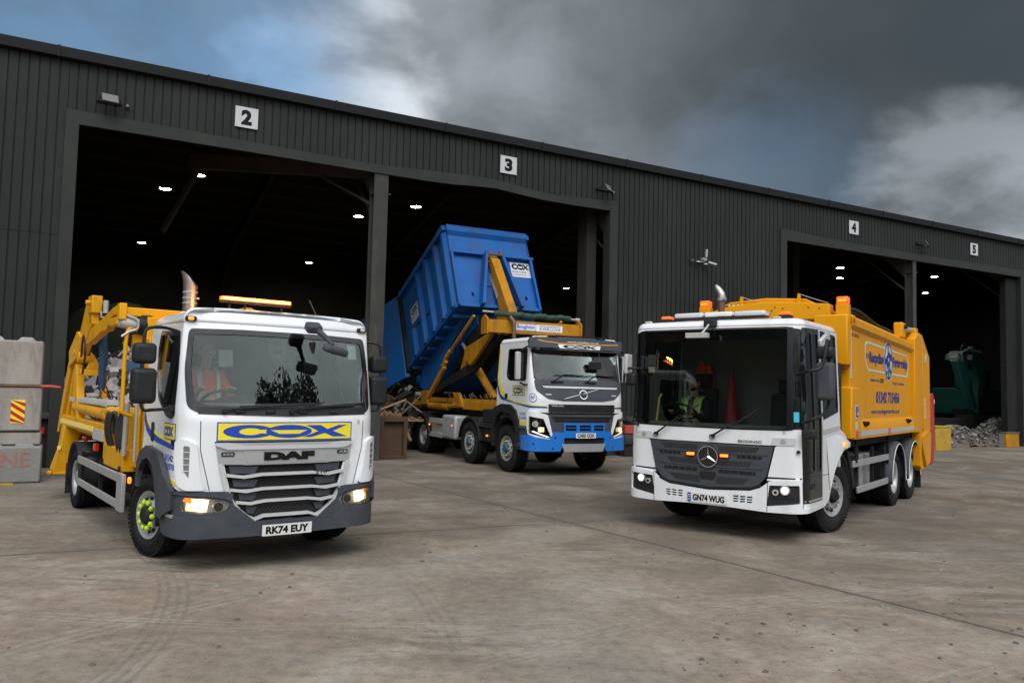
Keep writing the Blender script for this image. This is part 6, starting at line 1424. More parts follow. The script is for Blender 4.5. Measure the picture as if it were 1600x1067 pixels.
    mb=MB(); V,T_=tri2d(rr(.32,.055,.62,.012,.002),(),.5,False); sheet(mb,fn,V,T_,.006,.002); o_=rr(-.38,0,.58,.155,.01); i_=rr(-.38,0,.56,.14,.01); V,T_=tri2d(o_,[i_],.5,False); sheet(mb,fn,V,T_,.006,.002); mb.build('label_line','blue_ink',o,smooth=0)
    mb=MB(); P=[];n_=26
    for i in range(n_+1): P.append((-2.62+.012*sin(i*1.7),-1.05+2.2*i/n_,3.76+.012*sin(i*.9)+.01*sin(i*2.3)))
    mb.tube(P,.075,12); mb.build('rolled_sheet','tarp_green',T,smooth=60)
    mb=MB(); mb.cyl((-2.62,-1.36,3.80),(-2.62,1.44,3.74),.028,n=12); mb.cyl((-2.62,1.30,3.745),(-2.62,1.42,3.742),.05,n=12); mb.build('roller','alu_rail',T)
    mb=MB(); mb.tube([(-2.35,-.62,2.6),(-2.35,-.62,3.45),(-2.36,-.63,3.56),(-2.42,-.70,3.68)],.055,14,sub=3); mb.build('exhaust_stack','exhaust_brown',T,smooth=50)
    mb=MB(); mb.lathe([(0,.14),(.05,.14),(.10,.12),(.12,.0)],20,'Z'); mb.v=[(x*.8-2.4,y*1.7+.95,z+3.16) for x,y,z in mb.v]; mb.build('air_horn_cover','red_rubber',T,smooth=50)
    return T
TB=hook_truck()
person('driver in orange hi-vis jacket at the side window of the middle truck',BW(-1.34,-.74,1.93),BA,'orange_vest','skin',scale=.98)
def container():
    T=thing('blue_container','big ribbed blue waste container tilted up on the hook of the middle truck','container',(BX,BY,0),BA)
    a=radians(24); O=Vector((-5.5,0,6.43)); e1=Vector((-cos(a),0,-sin(a))); e3=Vector((-sin(a),0,cos(a))); e2=Vector((0,1,0))
    # container axes: s rearwards from the front, y across, t upwards (0 = top)
    Mx=Matrix(((e1.x,0,e3.x,O.x),(0,1,0,0),(e1.z,0,e3.z,O.z),(0,0,0,1)))
    def mb_(): m=MB(); m.T=Mx; return m
    Ln,H,W=3.86,2.58,1.25
    B='blue_bin'
    for s in (-1,1):
        m=mb_(); m.b2((0,s*W,-H),(Ln,s*(W-.03),0)); m.build('side_wall',B,T)
        for k,x in enumerate((.02,.68,1.44,2.18,3.0)):
            m=mb_(); m.prism([(x,s*W),(x+.10,s*(W+.11)),(x+.22,s*(W+.11)),(x+.32,s*W)][::s],-H+.05,-.16 if k<4 else -1.66,'XY'); m.build('side_rib',B,T,bevel=.008)
        m=mb_(); m.b2((-.02,s*(W-.06),-.16),(Ln+.02,s*(W+.13),.0)); m.b2((0,s*(W-.06),-H-.02),(Ln,s*(W+.06),-H+.14)); m.build('side_rail',B,T,bevel=.012)
    fn=flat(O+e1*2.98+e3*(-1.10)-e2*(W+.001),e1*-1,e3,(0,-1,0))
    m=MB(); V,T_=tri2d([(-.32,-.30),(.30,-.30),(.30,.20),(-.32,.20)],(),.5,False); sheet(m,fn,V,T_,.004,.004); d=m.build('side_decal','sign_white',T,smooth=0)
    text('decal_letters','COX',fn,-.01,.06,.52,.20,'black_ink',d,bold=.06,off=.007,th=.002); text('decal_phone','01342 715978',fn,-.05,-.12,.44,.06,'black_ink',d,bold=.0,off=.007,th=.002); text('decal_web','coxskips.co.uk',fn,-.05,-.21,.44,.05,'black_ink',d,bold=0,off=.007,th=.002)
    m=mb_(); m.b2((1.55,-(W+.003),-1.75),(2.1,-(W+.02),-1.71)); m.b2((2.35,-(W+.003),-1.62),(2.95,-(W+.02),-1.58)); m.build('side_hook','chassis',T)
    # floor and underframe
    m=mb_(); m.b2((0,-W,-H),(Ln,W,-H+.04)); 
    m.build('floor',B,T)
    m=mb_()
    for s in (-1,1): m.b2((.3,s*.53-.05,-H-.32),(Ln+.3,s*.53+.05,-H-.02))
    for k in range(6): m.b2((.35+k*.66,-W,-H-.12),(.45+k*.66,W,-H-.02))
    for s in (-1,1): m.cyl((Ln+.2,s*.75,-H-.30),(Ln+.2,s*1.0,-H-.30),.13,n=16)
    m.build('underframe',B,T,bevel=.01)
    m=mb_(); m.prism([(.4,-H-.02),(3.6,-H-.02),(4.1,-H-.55),(3.5,-H-.95),(2.6,-H-.85)],-.95,.95,'XZ'); m.build('sloping_belly',B,T,bevel=.02)
    # front wall
    m=mb_(); m.b2((0,-W,-H),(.03,W,0)); f=m.build('front_wall',B,T)
    m=mb_(); m.b2((-.10,-W-.02,-.19),(.10,W+.02,0)); m.prism([(-.10,-.19),(0,-.19),(0,-.30)],-W,W,'XZ'); m.build('front_top_rail',B,f,bevel=.01)
    m=mb_()
    m.b2((-.14,-W+.04,-.93),(.0,-.24,-.85)); m.b2((-.14,.24,-.93),(.0,W+.06,-.85))
    for s in (-1,1):
        m.prism([(s*.18,-.86),(s*.26,-.86),(s*.64,-H+.0),(s*.54,-H+.0)][::s],-.30,0,'YZ')
        m.b2((-.13,s*(W-.06),-H),(.0,s*(W+.01),-.86))
    m.b2((-.10,-W,-H-.02),(.0,W,-H+.09)); m.build('front_frame',B,f,bevel=.008)
    m=mb_(); m.cyl((-.28,-.22,-.98),(-.28,.22,-.98),.035,n=10); m.b2((-.30,-.24,-.95),(.0,-.16,-.86)); m.b2((-.30,.16,-.95),(0,.24,-.86)); m.build('pull_bar','rusty',f)
    m=mb_()
    for y in (-.75,.9): m.prism([(-.06,-H+.42),(0,-H+.50),(0,-H+.36)],y-.02,y+.02,'XZ')
    m.b2((-.012,-.5,-H+.7),(0,.5,-H+.72)); m.build('small_lugs','chassis',f)
    fn=flat(O+e1*-.003+e3*(-1.20)+e2*(.91),e2,e3,e1*-1)
    m=MB(); V,T_=tri2d([(-.33,-.27),(.31,-.27),(.31,.20),(-.33,.20)],(),.5,False); sheet(m,fn,V,T_,.005,.005); d=m.build('front_decal','sign_white',f,smooth=0)
    cox('decal_letters',fn,-.01,.075,.56,.20,'black_ink',d,off=.008,th=.002); text('decal_phone','01342 715978',fn,-.07,-.10,.42,.055,'black_ink',d,bold=0,off=.008,th=.002); text('decal_web','coxskips.co.uk',fn,-.07,-.19,.42,.05,'black_ink',d,bold=0,off=.008,th=.002)
    # open rear door
    hinge=Vector((Ln+.05,-W-.05,0))
    m=mb_(); an=radians(112)
    def dd(u,w,t): # u away from hinge, w thickness
        return (hinge.x+sin(an)*u*1.0-cos(an)*w*1, hinge.y+cos(an)*u-sin(an)*w, t)
    def dbox(u0,u1,w0,w1,t0,t1):
        P=[dd(u,w,t) for t in (t0,t1) for w in (w0,w1) for u in (u0,u1)]
        m.add(P,[(0,2,3,1),(4,5,7,6),(0,1,5,4),(2,6,7,3),(0,4,6,2),(1,3,7,5)])
    dbox(.12,2.3,0,.04,-H-.25,-.02)
    for t in (-.12,-.75,-1.35,-1.95,-H-.15): dbox(.12,2.3,-.10,.0,t-.09,t)
    for u in (.14,2.2): dbox(u,u+.1,-.10,0,-H-.25,0)
    m.build('rear_door',B,T,bevel=.008)
    m=mb_(); m.b2((Ln,-W-.10,-H-.1),(Ln+.16,-W+.1,.0)); m.build('hinge_post','chassis',T,bevel=.01)
    m=mb_(); m.b2((Ln-.1,-W,-.16),(Ln+.02,W,0)); m.build('rear_rail',B,T)
    return T
container()
# ================= REFUSE TRUCK (right) =================
CX,CY,CA=2.6268,10.7028,-2.2191
def CW(x,y,z=0): return (CX+x*cos(CA)-y*sin(CA),CY+x*sin(CA)+y*cos(CA),z)
def refuse_truck():
    T=thing('refuse_truck','white cab refuse truck with a yellow body and lit amber beacons','truck',(CX,CY,0),CA)
    S=SCc
    ws=rpoly([(-1.055,2.755),(1.055,2.755),(1.055,1.43),(.5,1.42),(-.5,1.42),(-1.055,1.43)],.05)
    qg=rpoly([(1.085,2.735),(1.245,2.715),(1.20,1.455),(1.075,1.445)],.03)
    door=[(1.265,2.735),(1.885,2.755),(1.895,1.5),(1.89,.53),(1.235,.53),(1.21,1.45)]
    swin=rpoly([(1.935,2.755),(2.665,2.725),(2.66,1.665),(1.93,1.56)],.03)
    L_=[(2.74,2.77),(2.74,1.42),(2.95,1.36),(3.06,1.30),(3.06,1.17),(2.74,1.15),(2.52,1.08),(2.40,.98),(2.33,.87),(2.265,.63),(2.18,.50),(2.08,.46),(1.24,.46),(1.22,.80),(.80,.79),(.77,.82)]
    body=[(0,.80)]+[(-a,b) for a,b in reversed(L_)]+L_
    body=[(-.77,.82)]+[]; body=[(-a,b) for a,b in reversed(L_)]+L_
    body=[p for p in body]
    gr=[(-.865,1.22),(.865,1.22),(.77,.83)]
    # front white shell
    GH=[(-.868,1.228),(.868,1.228),(.775,.825),(-.775,.825)]
    full=[(-2.74,2.77),(2.74,2.77)]+L_[1:]+[(-a,b) for a,b in reversed(L_[1:])]
    full=full[::-1]
    g=lambda P,k=.007:[(a+(-k if a<sum(p[0] for p in P)/len(P) else k),b+(k if b>1.6 else -k)) for a,b in P]
    sh=[(a,b) for a,b in full if abs(a)>.9 or b>1]
    full=[(2.74,2.77),(-2.74,2.77)]+[(-a,b) for a,b in L_[1:-2]]+[(-.78,.79),(-.885,1.235),(.885,1.235),(.78,.79)]+list(reversed(L_[1:-2]))
    cab=panel('cab',S,full,'white_paint',T,[ws,qg,mir(qg),g(door),g(mir(door)),swin,mir(swin)],0,.014,.06)
    roof_cap('roof',S,2.769,.10,2.70,'white_paint',T,.02)
    rear_wall('cab_rear_wall',S,2.72,.9,2.76,'white_plain',T)
    panel('cab_lining',S,[(-2.7,2.76),(2.7,2.76),(2.7,1.2),(2.3,1.0),(2.2,.55),(1.2,.55),(1.1,1.30),(-1.1,1.30),(-1.2,.55),(-2.2,.55),(-2.3,1.0),(-2.7,1.2)],'cab_trim',cab,[ws,qg,mir(qg),g(door,-.03),g(mir(door),-.03),swin,mir(swin)],-.03,.01,.1)
    k=panel('windscreen_surround',S,ws,'black_gloss',T,[[(a*.965,2.09+(b-2.09)*.975) for a,b in ws]],.004,.02,.06)
    panel('windscreen',S,[(a*.99,2.09+(b-2.09)*.99) for a,b in ws],'dark_glass',T,(),-.006,.006,.15)
    panel('windscreen_top_band',S,[(a*.965,b) for a,b in rr(0,2.66,2.1,.15,.01)],'black_gloss',T,(),-.014,.003,.1)
    for s in (1,-1):
        m_=(lambda P:P) if s>0 else mir
        panel('quarter_glass_surround',S,m_([(a*1.0,b) for a,b in qg]),'black_gloss',T,[m_([(1.165+(a-1.165)*.72,2.09+(b-2.09)*.965) for a,b in qg])],.004,.02,.05)
        panel('pillar_cover',S,m_([(1.02,2.75),(1.10,2.742),(1.092,1.44),(1.02,1.43)]),'black_gloss',T,(),.007,.006,.1); panel('pillar_cover',S,m_([(1.235,2.735),(1.262,2.738),(1.212,1.45),(1.188,1.45)]),'black_gloss',T,(),.006,.006,.06)
        panel('quarter_glass',S,m_(qg),'dark_glass',T,(),-.006,.005,.1)
        d=panel('door',S,m_(door),'black_gloss',T,[m_(rpoly([(1.31,2.67),(1.555,2.68),(1.56,.90),(1.29,.90),(1.285,1.45)],.03)),m_(rpoly([(1.60,2.68),(1.83,2.69),(1.84,.90),(1.605,.90)],.03))],0,.03,.05)
        panel('door_glass',S,m_([(1.29,2.70),(1.86,2.71),(1.87,.87),(1.26,.87),(1.26,1.45)]),'smoke_glass',d,(),-.012,.005,.1)
        panel('door_edge',S,m_([(1.862,2.74),(1.885,2.74),(1.885,.54),(1.25,.54),(1.25,.565),(1.862,.565)]),'alu_rail',d,(),.004,.003,.1)
        panel('door_handle',S,m_(rr(1.44,.74,.13,.06,.02)),'black_plastic',d,(),.02,.02,.05); panel('handle_recess',S,m_(rr(1.44,.745,.17,.09,.03)),'grey_plastic',d,(),.006,.006,.05)
        mb=MB(); mb.tube([S(s*1.58,2.45,-.04),S(s*1.58,.95,-.04)],.018,8); mb.build('inner_grab_rail','black_plastic',d)
        w_=panel('side_window_surround',S,m_(swin),'black_gloss',T,[m_([(2.30+(a-2.30)*.94,2.17+(b-2.17)*.96) for a,b in swin])],.003,.018,.06)
        panel('side_window_glass',S,m_(swin),'smoke_glass',w_,(),-.008,.005,.15)
        panel('grey_band',S,m_([(1.905,1.435),(2.70,1.475),(2.70,1.415),(1.905,1.365)]),'strip_grey',cab,(),.003,.002,.1)
        panel('cab_gap',S,m_([(1.905,.845),(2.33,.845),(2.33,.838),(1.905,.838)]),'dark_inside',cab,(),.001,.002,.1)
        mb=MB(); p=S(s*1.99,1.60,.0); mb.cyl(p,S(s*1.99,1.60,.012),.018,n=10); mb.build('side_lock','black_plastic',cab)
        # swelling wing over the wheel
        mb=MB();V=[]
        prof=[(2.05,1.32,0),(2.30,1.345,.03),(2.6,1.35,.05),(2.9,1.31,.05),(3.08,1.27,.04)]
        lo=[(2.20,.60,0),(2.32,.87,.03),(2.45,1.03,.05),(2.70,1.14,.05),(3.05,1.17,.04)]
        for (a,b,o1),(c,d_,o2) in zip(prof,lo): V+=[S(s*a,b,o1*.2),S(s*(a*.6+c*.4),b*.6+d_*.4,o1+.01),S(s*c,d_,o2+.01),S(s*c,d_,-.25)]
        mb.add(V,[(4*i+j,4*i+j+1,4*i+5+j,4*i+4+j) for i in range(4) for j in range(3)]); o=mb.build('wheel_wing','white_paint',T,smooth=50)
        mb=MB(); mb.box(S(s*2.74,1.215,.065),(.10,.04,.08)); mb.build('side_indicator','amber_lens',T,bevel=.02)
        mb=MB();V=[]
        for k_ in range(15):
            t=radians(8+k_*164/14); V+=[(-1.62+.60*cos(t),s*.75,.50+.61*sin(t)),(-1.62+.60*cos(t),s*1.24,.50+.61*sin(t))]
        mb.add(V,[(2*i,2*i+1,2*i+3,2*i+2) for i in range(14)]); o=mb.build('arch_liner','black_plastic',T,smooth=60); q=o.modifiers.new('s','SOLIDIFY'); q.thickness=.025
        mb=MB(); mb.prism([(-2.02,1.12),(-2.12,1.10),(-2.32,.80),(-2.38,.55),(-2.30,.55),(-2.2,.80)],s*.85,s*1.26,'XZ'); mb.build('rear_wing','black_plastic',T,bevel=.02)
        # upper front lamps
        u=panel('position_lamp',S,m_(rpoly([(.82,1.238),(.855,1.338),(1.13,1.342),(1.125,1.245)],.015)),'lens_clear',T,(),.008,.02,.05)
        mb=MB(); p=S(s*.98,1.29,.0); mb.cyl(p,S(s*.98,1.29,.010),.035,n=14); mb.build('lamp_bowl','alu_rail',u)
        # headlights in the bumper
    panel('small_badge',S,rr(.99,1.405,.035,.035,.003),'strip_grey',T,(),.003,.002,.1); panel('round_sticker',S,rr(1.14,1.605,.065,.125,.006),'cyan_sticker',T,(),.008,.001,.05)
    panel('paper_sticker',S,rr(-.90,2.33,.13,.16,.004),'cab_trim_pale',T,(),-.02,.001,.1); panel('paper_sticker',S,rr(-.90,2.20,.11,.08,.004),'pale_sticker',T,(),-.02,.001,.1)
    text('model_letters','ECONIC',S,.56,1.272,.31,.032,'chrome',T,bold=.04,off=.006,th=.006)
    mb=MB(); V,T_=tri2d([(-.90,1.236),(.90,1.236),(.895,1.226),(-.895,1.226)],(),.1,False); sheet(mb,S,V,T_,.004,.01); mb.build('panel_gap','dark_inside',T)
    for s in (1,-1):
        mb=MB(); V,T_=tri2d([(s*.78,.838),(s*1.21,.845),(s*1.21,.828),(s*.78,.815)][::-s],(),.1,False); sheet(mb,S,V,T_,.003,.01); mb.build('panel_gap','dark_inside',T)
    # grille
    G=[(-.865,1.222),(.865,1.222),(.845,1.14),(.77,.83),(.69,.74),(.57,.68),(0,.632),(-.57,.68),(-.69,.74),(-.77,.83),(-.845,1.14)]
    gg=panel('grille',S,G,'grey_plastic',T,(),.012,.04,.05)
    def fine(P): mb=MB(); return panel('grille_mesh',S,P,'mesh_grille_fine',gg,(),.014,.003,.08,uv=True)
    for s in (1,-1):
        m_=(lambda P:P[::-1]) if s<0 else (lambda P:P)
        X=lambda P:[(s*a,b) for a,b in P][::s]
        fine(X([(.13,1.195),(.70,1.20),(.64,1.13),(.16,1.12)])); fine(X([(.15,1.00),(.60,1.015),(.55,.93),(.12,.905)])); fine(X([(.13,.79),(.57,.80),(.47,.72),(.12,.70)]))
        mb=MB()
        for (a,b,z,h) in ((.40,.72,1.07,.038),(.15,.64,.865,.045)):
            V,T_=tri2d(rr(s*(a+b)/2,z,b-a,h,.008),(),.1,False); sheet(mb,S,V,T_,.015,.003)
        mb.build('grille_slot','dark_inside',gg)
        mb=MB(); 
        for a in (.45,.52,.59,.66): mb.bar(S(s*a,1.05,.018),S(s*a,1.09,.018),.008,.006)
        for a in (.22,.32,.42,.52,.60): mb.bar(S(s*a,.84,.018),S(s*a,.888,.018),.008,.006)
        mb.build('slot_ribs','grey_plastic',gg)
        V,T_=tri2d([(s*.12,1.115),(s*.80,1.125),(s*.79,1.105),(s*.12,1.095)][::s],(),.2,False); mb=MB(); sheet(mb,S,V,T_,.02,.008); V,T_=tri2d([(s*.10,.93),(s*.74,.945),(s*.73,.925),(s*.10,.91)][::s],(),.2,False); sheet(mb,S,V,T_,.02,.008); mb.build('grille_ridge','grey_plastic',gg)
        al=MB(); al.box(S(s*.235,1.07,.03),(.03,.125,.052)); q=al.build('amber_strobe','black_gloss',T,bevel=.01)
        al=MB(); al.box(S(s*.235,1.07,.043),(.015,.108,.034)); al.build('strobe_lens','amber_lit',q,bevel=.006)
    # star badge
    mb=MB(); c=(.01,1.045)
    V,T_=tri2d(ell(c[0],c[1],.145,.145,36),(),.1,False); sheet(mb,S,V,T_,.03,.02); st=mb.build('badge','black_gloss',T)
    mb=MB(); o_,i_=ring(c[0],c[1],.142,.142,.012,40); V,T_=tri2d(o_,[i_],.1,False); sheet(mb,S,V,T_,.046,.018)
    for k_ in range(3):
        t=pi/2+k_*2*pi/3; tip=(c[0]+.132*cos(t),c[1]+.132*sin(t)); w_=.020
        P=[tip,(c[0]+w_*cos(t+pi/3*1),c[1]+w_*sin(t+pi/3)),c,(c[0]+w_*cos(t-pi/3),c[1]+w_*sin(t-pi/3))]
        k0=[S(p[0],p[1],.040) for p in P]; mid=S(c[0],c[1],.056); k0[2]=mid
        mb.add([k0[0],k0[1],k0[2],k0[3],S(c[0],c[1],.035)],[(0,1,2),(0,2,3),(0,4,1),(0,3,4)])
    mb.build('three_point_star','chrome',st,smooth=20)
    mb=MB(); V,T_=tri2d(rpoly([(-.12,.85),(.12,.85),(.10,.755),(-.10,.755)],.03),(),.1,False); sheet(mb,S,V,T_,.024,.01); mb.build('radar_cover','black_gloss',gg)
    # bumper
    BS=Surf(1.255,.0,.06,.22,((0,0),(1,0)))
    HL=rpoly([(.82,.735),(1.19,.755),(1.20,.53),(.785,.47)],.02)
    bp=[(-1.225,.825),(-.90,.80),(-.82,.785),(-.70,.69),(-.57,.645),(0,.61),(.57,.645),(.70,.69),(.82,.785),(.90,.80),(1.225,.825),(1.235,.47),(1.9,.455),(2.06,.46),(2.05,.44),(1.8,.42),(1.2,.405),(.8,.395),(.3,.415),(-.3,.415),(-.8,.395),(-1.2,.405),(-1.8,.42),(-2.05,.44),(-2.06,.46),(-1.9,.455),(-1.235,.47)]
    vts=[]
    for s in (1,-1):
        for i in range(3):
            for j in range(3):
                x0=.355+.09*i;  P=[(x0,.572-.032*j),(x0+.075,.576-.032*j),(x0+.072-.006*j,.556-.032*j),(x0,.552-.032*j)]
                vts.append([(s*a,b) for a,b in P][::s])
    bu=panel('bumper',BS,bp,'white_paint',T,[HL,mir(HL)]+vts,.0,.05,.05)
    mb=MB(); V,T_=tri2d(rr(0,.53,1.5,.16,.01),(),.1,False); sheet(mb,BS,V,T_,-.035,.01); mb.build('vent_backing','dark_inside',bu)
    mb=MB(); V,T_=tri2d([(-.74,.70),(-.57,.66),(0,.625),(.57,.66),(.74,.70),(.70,.735),(.57,.69),(0,.65),(-.57,.69),(-.70,.735)],(),.1,False); sheet(mb,S,V,T_,.014,.02); mb.build('bumper_gap','dark_inside',bu)
    for s in (1,-1):
        H=HL if s>0 else mir(HL); h=panel('headlight',BS,H,'black_plastic',T,(),-.02,.02,.06)
        p=BS(s*1.01,.685,-.02); mb=MB(); mb.cyl(p,BS(s*1.01,.685,-.004),.044,.040,n=24); mb.build('lit_lamp','lamp_cool',h); 
        mb=MB(); mb.cyl(p,BS(s*1.01,.685,-.001),.062,.06,n=24); mb.build('lamp_ring','lens_chrome',h)
        mb=MB(); mb.cyl(BS(s*1.01,.685,-.001),BS(s*1.01,.685,.004),.040,n=24); mb.build('lit_lens','lamp_cool',h)
        mb=MB(); mb.cyl(BS(s*.895,.652,-.02),BS(s*.895,.652,.002),.038,n=20); mb.build('dipped_lamp','lens_chrome',h); mb=MB(); mb.cyl(BS(s*.895,.652,.001),BS(s*.895,.652,.005),.020,n=16); mb.build('lamp_eye','black_gloss',h)
        mb=MB(); V,T_=tri2d([(s*.80,.575),(s*1.19,.60),(s*1.19,.592),(s*.80,.567)][::-s],(),.1,False); sheet(mb,BS,V,T_,-.015,.005); mb.build('recess_line','dark_inside',h)
        mb=MB(); V,T_=tri2d([(s*.795,.78),(s*.803,.78),(s*.795,.398),(s*.787,.398)][::s],(),.2,False); sheet(mb,BS,V,T_,.001,.002); mb.build('bumper_joint','dark_inside',bu)
    plate(T,'GN74 WUG',BS,0,.497,w=.55,h=.125,euro=True,off=.012)
    # wipers
    for (x0,z0,x1,z1) in ((-.77,1.315,-.43,1.55),(.07,1.325,.40,1.53)):
        mb=MB(); mb.cyl(S(x0,z0,.0),S(x0,z0,.05),.022,n=12); mb.tube([S(x0,z0,.045),S(x0+.06,z0+.035,.055),S(x1,z1,.05)],[.016,.014,.008],8,sub=2); mb.tube([S(x0-.04,z0+.02,.01),S(x0-.04,z0-.03,.03),S(x0+.02,z0-.035,.04),S(x0+.04,z0+.02,.04)],.006,6,sub=4); mb.tube([S(x1-.05,z1-.06,.03),S(x1+.30,z1+.18,.028)],.009,6); mb.build('wiper','black_plastic',T)
    mb=MB(); mb.cyl(S(1.16,1.17,.0),S(1.16,1.17,.03),.022,n=12); mb.build('near_side_sensor','black_plastic',T)
    # mirrors
    for s in (1,-1):
        if s>0:
            mb=MB(); mb.box((-.22,1.46,2.42),(.17,.22,.16)); o=mb.build('mirror','black_plastic',T,bevel=.05,seg=3)
            mb=MB(); mb.box((-.22,1.46,2.06),(.17,.22,.48)); mb.build('main_mirror','grey_plastic',o,bevel=.05,seg=3)
            mb=MB(); mb.tube([S(1.16,2.14,.0),(.06,1.34,2.18),(-.02,1.46,2.22),(-.06,1.50,2.40),(-.12,1.50,2.54),(-.22,1.48,2.56),(-.28,1.48,2.40),(-.30,1.48,1.95),(-.26,1.46,1.70),(-.10,1.36,1.60),S(1.2,1.53,.02)],.020,8,sub=4); mb.build('mirror_arm','black_plastic',o)
            mb=MB(); mb.box((-.50,1.36,2.60),(.40,.05,.12),(0,radians(20),0)); mb.build('kerb_mirror','lens_clear',T,bevel=.02)
            mb=MB(); mb.b2((-.03,1.22,1.33),(-.10,1.37,1.47)) if False else mb.box((-.10,1.30,1.40),(.14,.16,.12)); mb.build('hinge_block','black_plastic',T,bevel=.02)
        else:
            mb=MB(); mb.box((.05,-1.18,2.27),(.16,.06,.28)); o=mb.build('mirror','strip_grey',T,bevel=.02,seg=3)
            mb=MB(); mb.box((.02,-1.13,2.06),(.14,.15,.19)); mb.build('wide_mirror','black_plastic',o,bevel=.04,seg=3)
            mb=MB(); mb.tube([S(-1.05,2.21,.0),(.08,-1.05,2.21),(.10,-1.18,2.20),(.08,-1.22,2.10),(.08,-1.22,1.6),(.04,-1.15,1.46),S(-1.08,1.42,.0)],.018,8,sub=4); mb.build('mirror_arm','black_plastic',o)
    mb=MB(); mb.box(S(0,2.82,.03),(.08,.18,.11)); o=mb.build('kerb_mirror','black_plastic',T,bevel=.02); mb=MB(); mb.tube([S(0,2.80,.08),S(-.03,2.70,.16),S(-.06,2.66,.20)],.014,8); mb.box(S(-.09,2.645,.22),(.10,.30,.07)); mb.build('mirror_bowl','strip_grey',o,bevel=.03,seg=3)
    # roof kit
    mb=MB(); mb.box((-.60,-.07,2.945),(.20,1.30,.035)); lb=mb.build('light_bar','black_plastic',T,bevel=.01)
    mb=MB(); mb.box((-.60,-.52,2.985),(.22,.44,.075)); mb.box((-.60,.37,2.985),(.22,.44,.075)); mb.build('clear_lens','lens_clear',lb,bevel=.03,seg=3)
    mb=MB(); mb.box((-.60,-.075,2.985),(.21,.40,.07)); mb.build('centre_cover','white_plain',lb,bevel=.02)
    for y in (-.89,.84):
        mb=MB(); mb.box((-.60,y,2.925),(.16,.15,.05)); q=mb.build('beacon','black_plastic',T,bevel=.01); mb=MB(); mb.box((-.60,y,2.965),(.14,.145,.05)); mb.build('beacon_lens','amber_dark',q,bevel=.015)
    for y in (-1.0,.85):
        mb=MB(); mb.box((-.22,y,2.875),(.05,.10,.035)); mb.build('roof_marker','lens_chrome',T,bevel=.008)
    # interior
    steering(T,-.55,-.64,1.62,.22,radians(30)); seat(T,-1.05,-.66,1.28); seat(T,-1.05,.62,1.20)
    mb=MB(); mb.b2((-1.55,-.36,.9),(-.75,.30,1.36)); mb.build('engine_cover','cab_trim',T,bevel=.05)
    mb=MB(); mb.prism([(-.30,1.42),(-.36,1.48),(-.62,1.44),(-.70,1.2),(-.5,1.0),(-.28,1.0)],-1.05,.95,'XZ'); mb.b2((-1.6,-1.15,.85),(-.3,1.15,.90)); mb.build('dashboard','cab_trim_pale',T,bevel=.03)
    mb=MB(); mb.b2((-1.60,-1.1,.9),(-1.55,1.1,2.75)); mb.build('rear_trim','cab_trim_pale',T)
    mb=MB(); mb.tube([(-.45,-.98,1.45),(-.5,-.96,1.8),(-.55,-.95,1.86)],.015,8); mb.build('yellow_grab_rail','yellow_ink',T)
    # chassis and wheels
    wheel(T,-1.62,1.02,1,R=.505,w=.31,hub='chassis',steer=radians(-13)); wheel(T,-1.62,-1.02,-1,R=.505,w=.31,hub='chassis',steer=radians(-13))
    for s in (1,-1):
        for x in (-5.376,-6.726):
            wheel(T,x,s*1.04,s,R=.50,w=.28,kind='rear',dual=(x>-6),rimm='silver',hub='chassis')
            mb=MB();V=[];F_=[]
            for k_ in range(21):
                t=radians(-8+k_*196/20)
                for (y,r) in ((.70,.60),(1.16,.60),(1.24,.585),(1.262,.555),(1.258,.53)): V.append((x+r*cos(t)*.98,s*y,.50+r*sin(t)*1.07))
            for k_ in range(20):
                for j in range(4): F_.append((5*k_+j,5*k_+j+1,5*k_+6+j,5*k_+5+j))
            mb.add(V,F_); o=mb.build('mudguard','grey_plastic',T,smooth=60); q=o.modifiers.new('s','SOLIDIFY'); q.thickness=.015
            mb=MB(); mb.tube([(x+.545*cos(t)*.98,s*1.268,.50+.545*sin(t)*1.07) for t in [radians(-8+k_*196/24) for k_ in range(25)]],.007,6); mb.build('edge_trim','white_plain',o)
        mb=MB(); mb.b2((-7.36,s*.72,.16),(-7.33,s*1.25,.70)); mb.build('mudflap','black_plastic',T)
        for z0,z1,x0 in ((.83,.93,-2.56),(.43,.53,-2.82)):
            mb=MB(); mb.b2((-4.86,s*1.17,z0),(x0,s*1.205,z1)); mb.build('side_guard','alu_rail',T,bevel=.008)
        mb=MB()
        for x in (-4.7,-3.9,-2.95): mb=MB(); mb.b2((x-.03,s*1.13,.42),(x+.03,s*1.17,1.1)); mb.build('guard_bracket','chassis',T)
        mb=MB(); mb.b2((-2.72,s*1.18,.9),(-2.66,s*1.22,1.28)); mb.build('side_stay','chassis',T); mb=MB(); mb.b2((-4.9,s*1.16,.6),(-4.84,s*1.2,1.28)); mb.build('side_stay','chassis',T)
        mb=MB(); mb.cyl((-3.7,s*.9,.45),(-3.7,s*.9,.98),.16,n=22); mb.cyl((-4.1,s*.9,.45),(-4.1,s*.9,.98),.16,n=22); mb.build('air_tank','alu_rail',T,bevel=.02)
        mb=MB(); mb.b2((-3.45,s*.6,.45),(-2.6,s*1.05,.95)); mb.b2((-4.85,s*.55,.45),(-4.3,s*1.0,1.0)); mb.build('battery_box','chassis',T,bevel=.03)
        mb=MB(); mb.box((-4.2,s*1.08,.80),(.05,.02,.08)); mb.build('side_marker','amber_lens',T)
    mb=MB()
    for s in(-1,1): mb.b2((-8.0,s*.40-.04,.85),(-.5,s*.40+.04,1.12))
    for x in (-2.5,-3.5,-4.5,-6.0,-7.5): mb.b2((x-.06,-.4,.9),(x+.06,.4,1.05))
    for x in (-1.62,-5.376,-6.726): mb.cyl((x,-.95,.5),(x,.95,.5),.09); mb.cyl((x,-.2,.5),(x,.2,.5),.22,n=18)
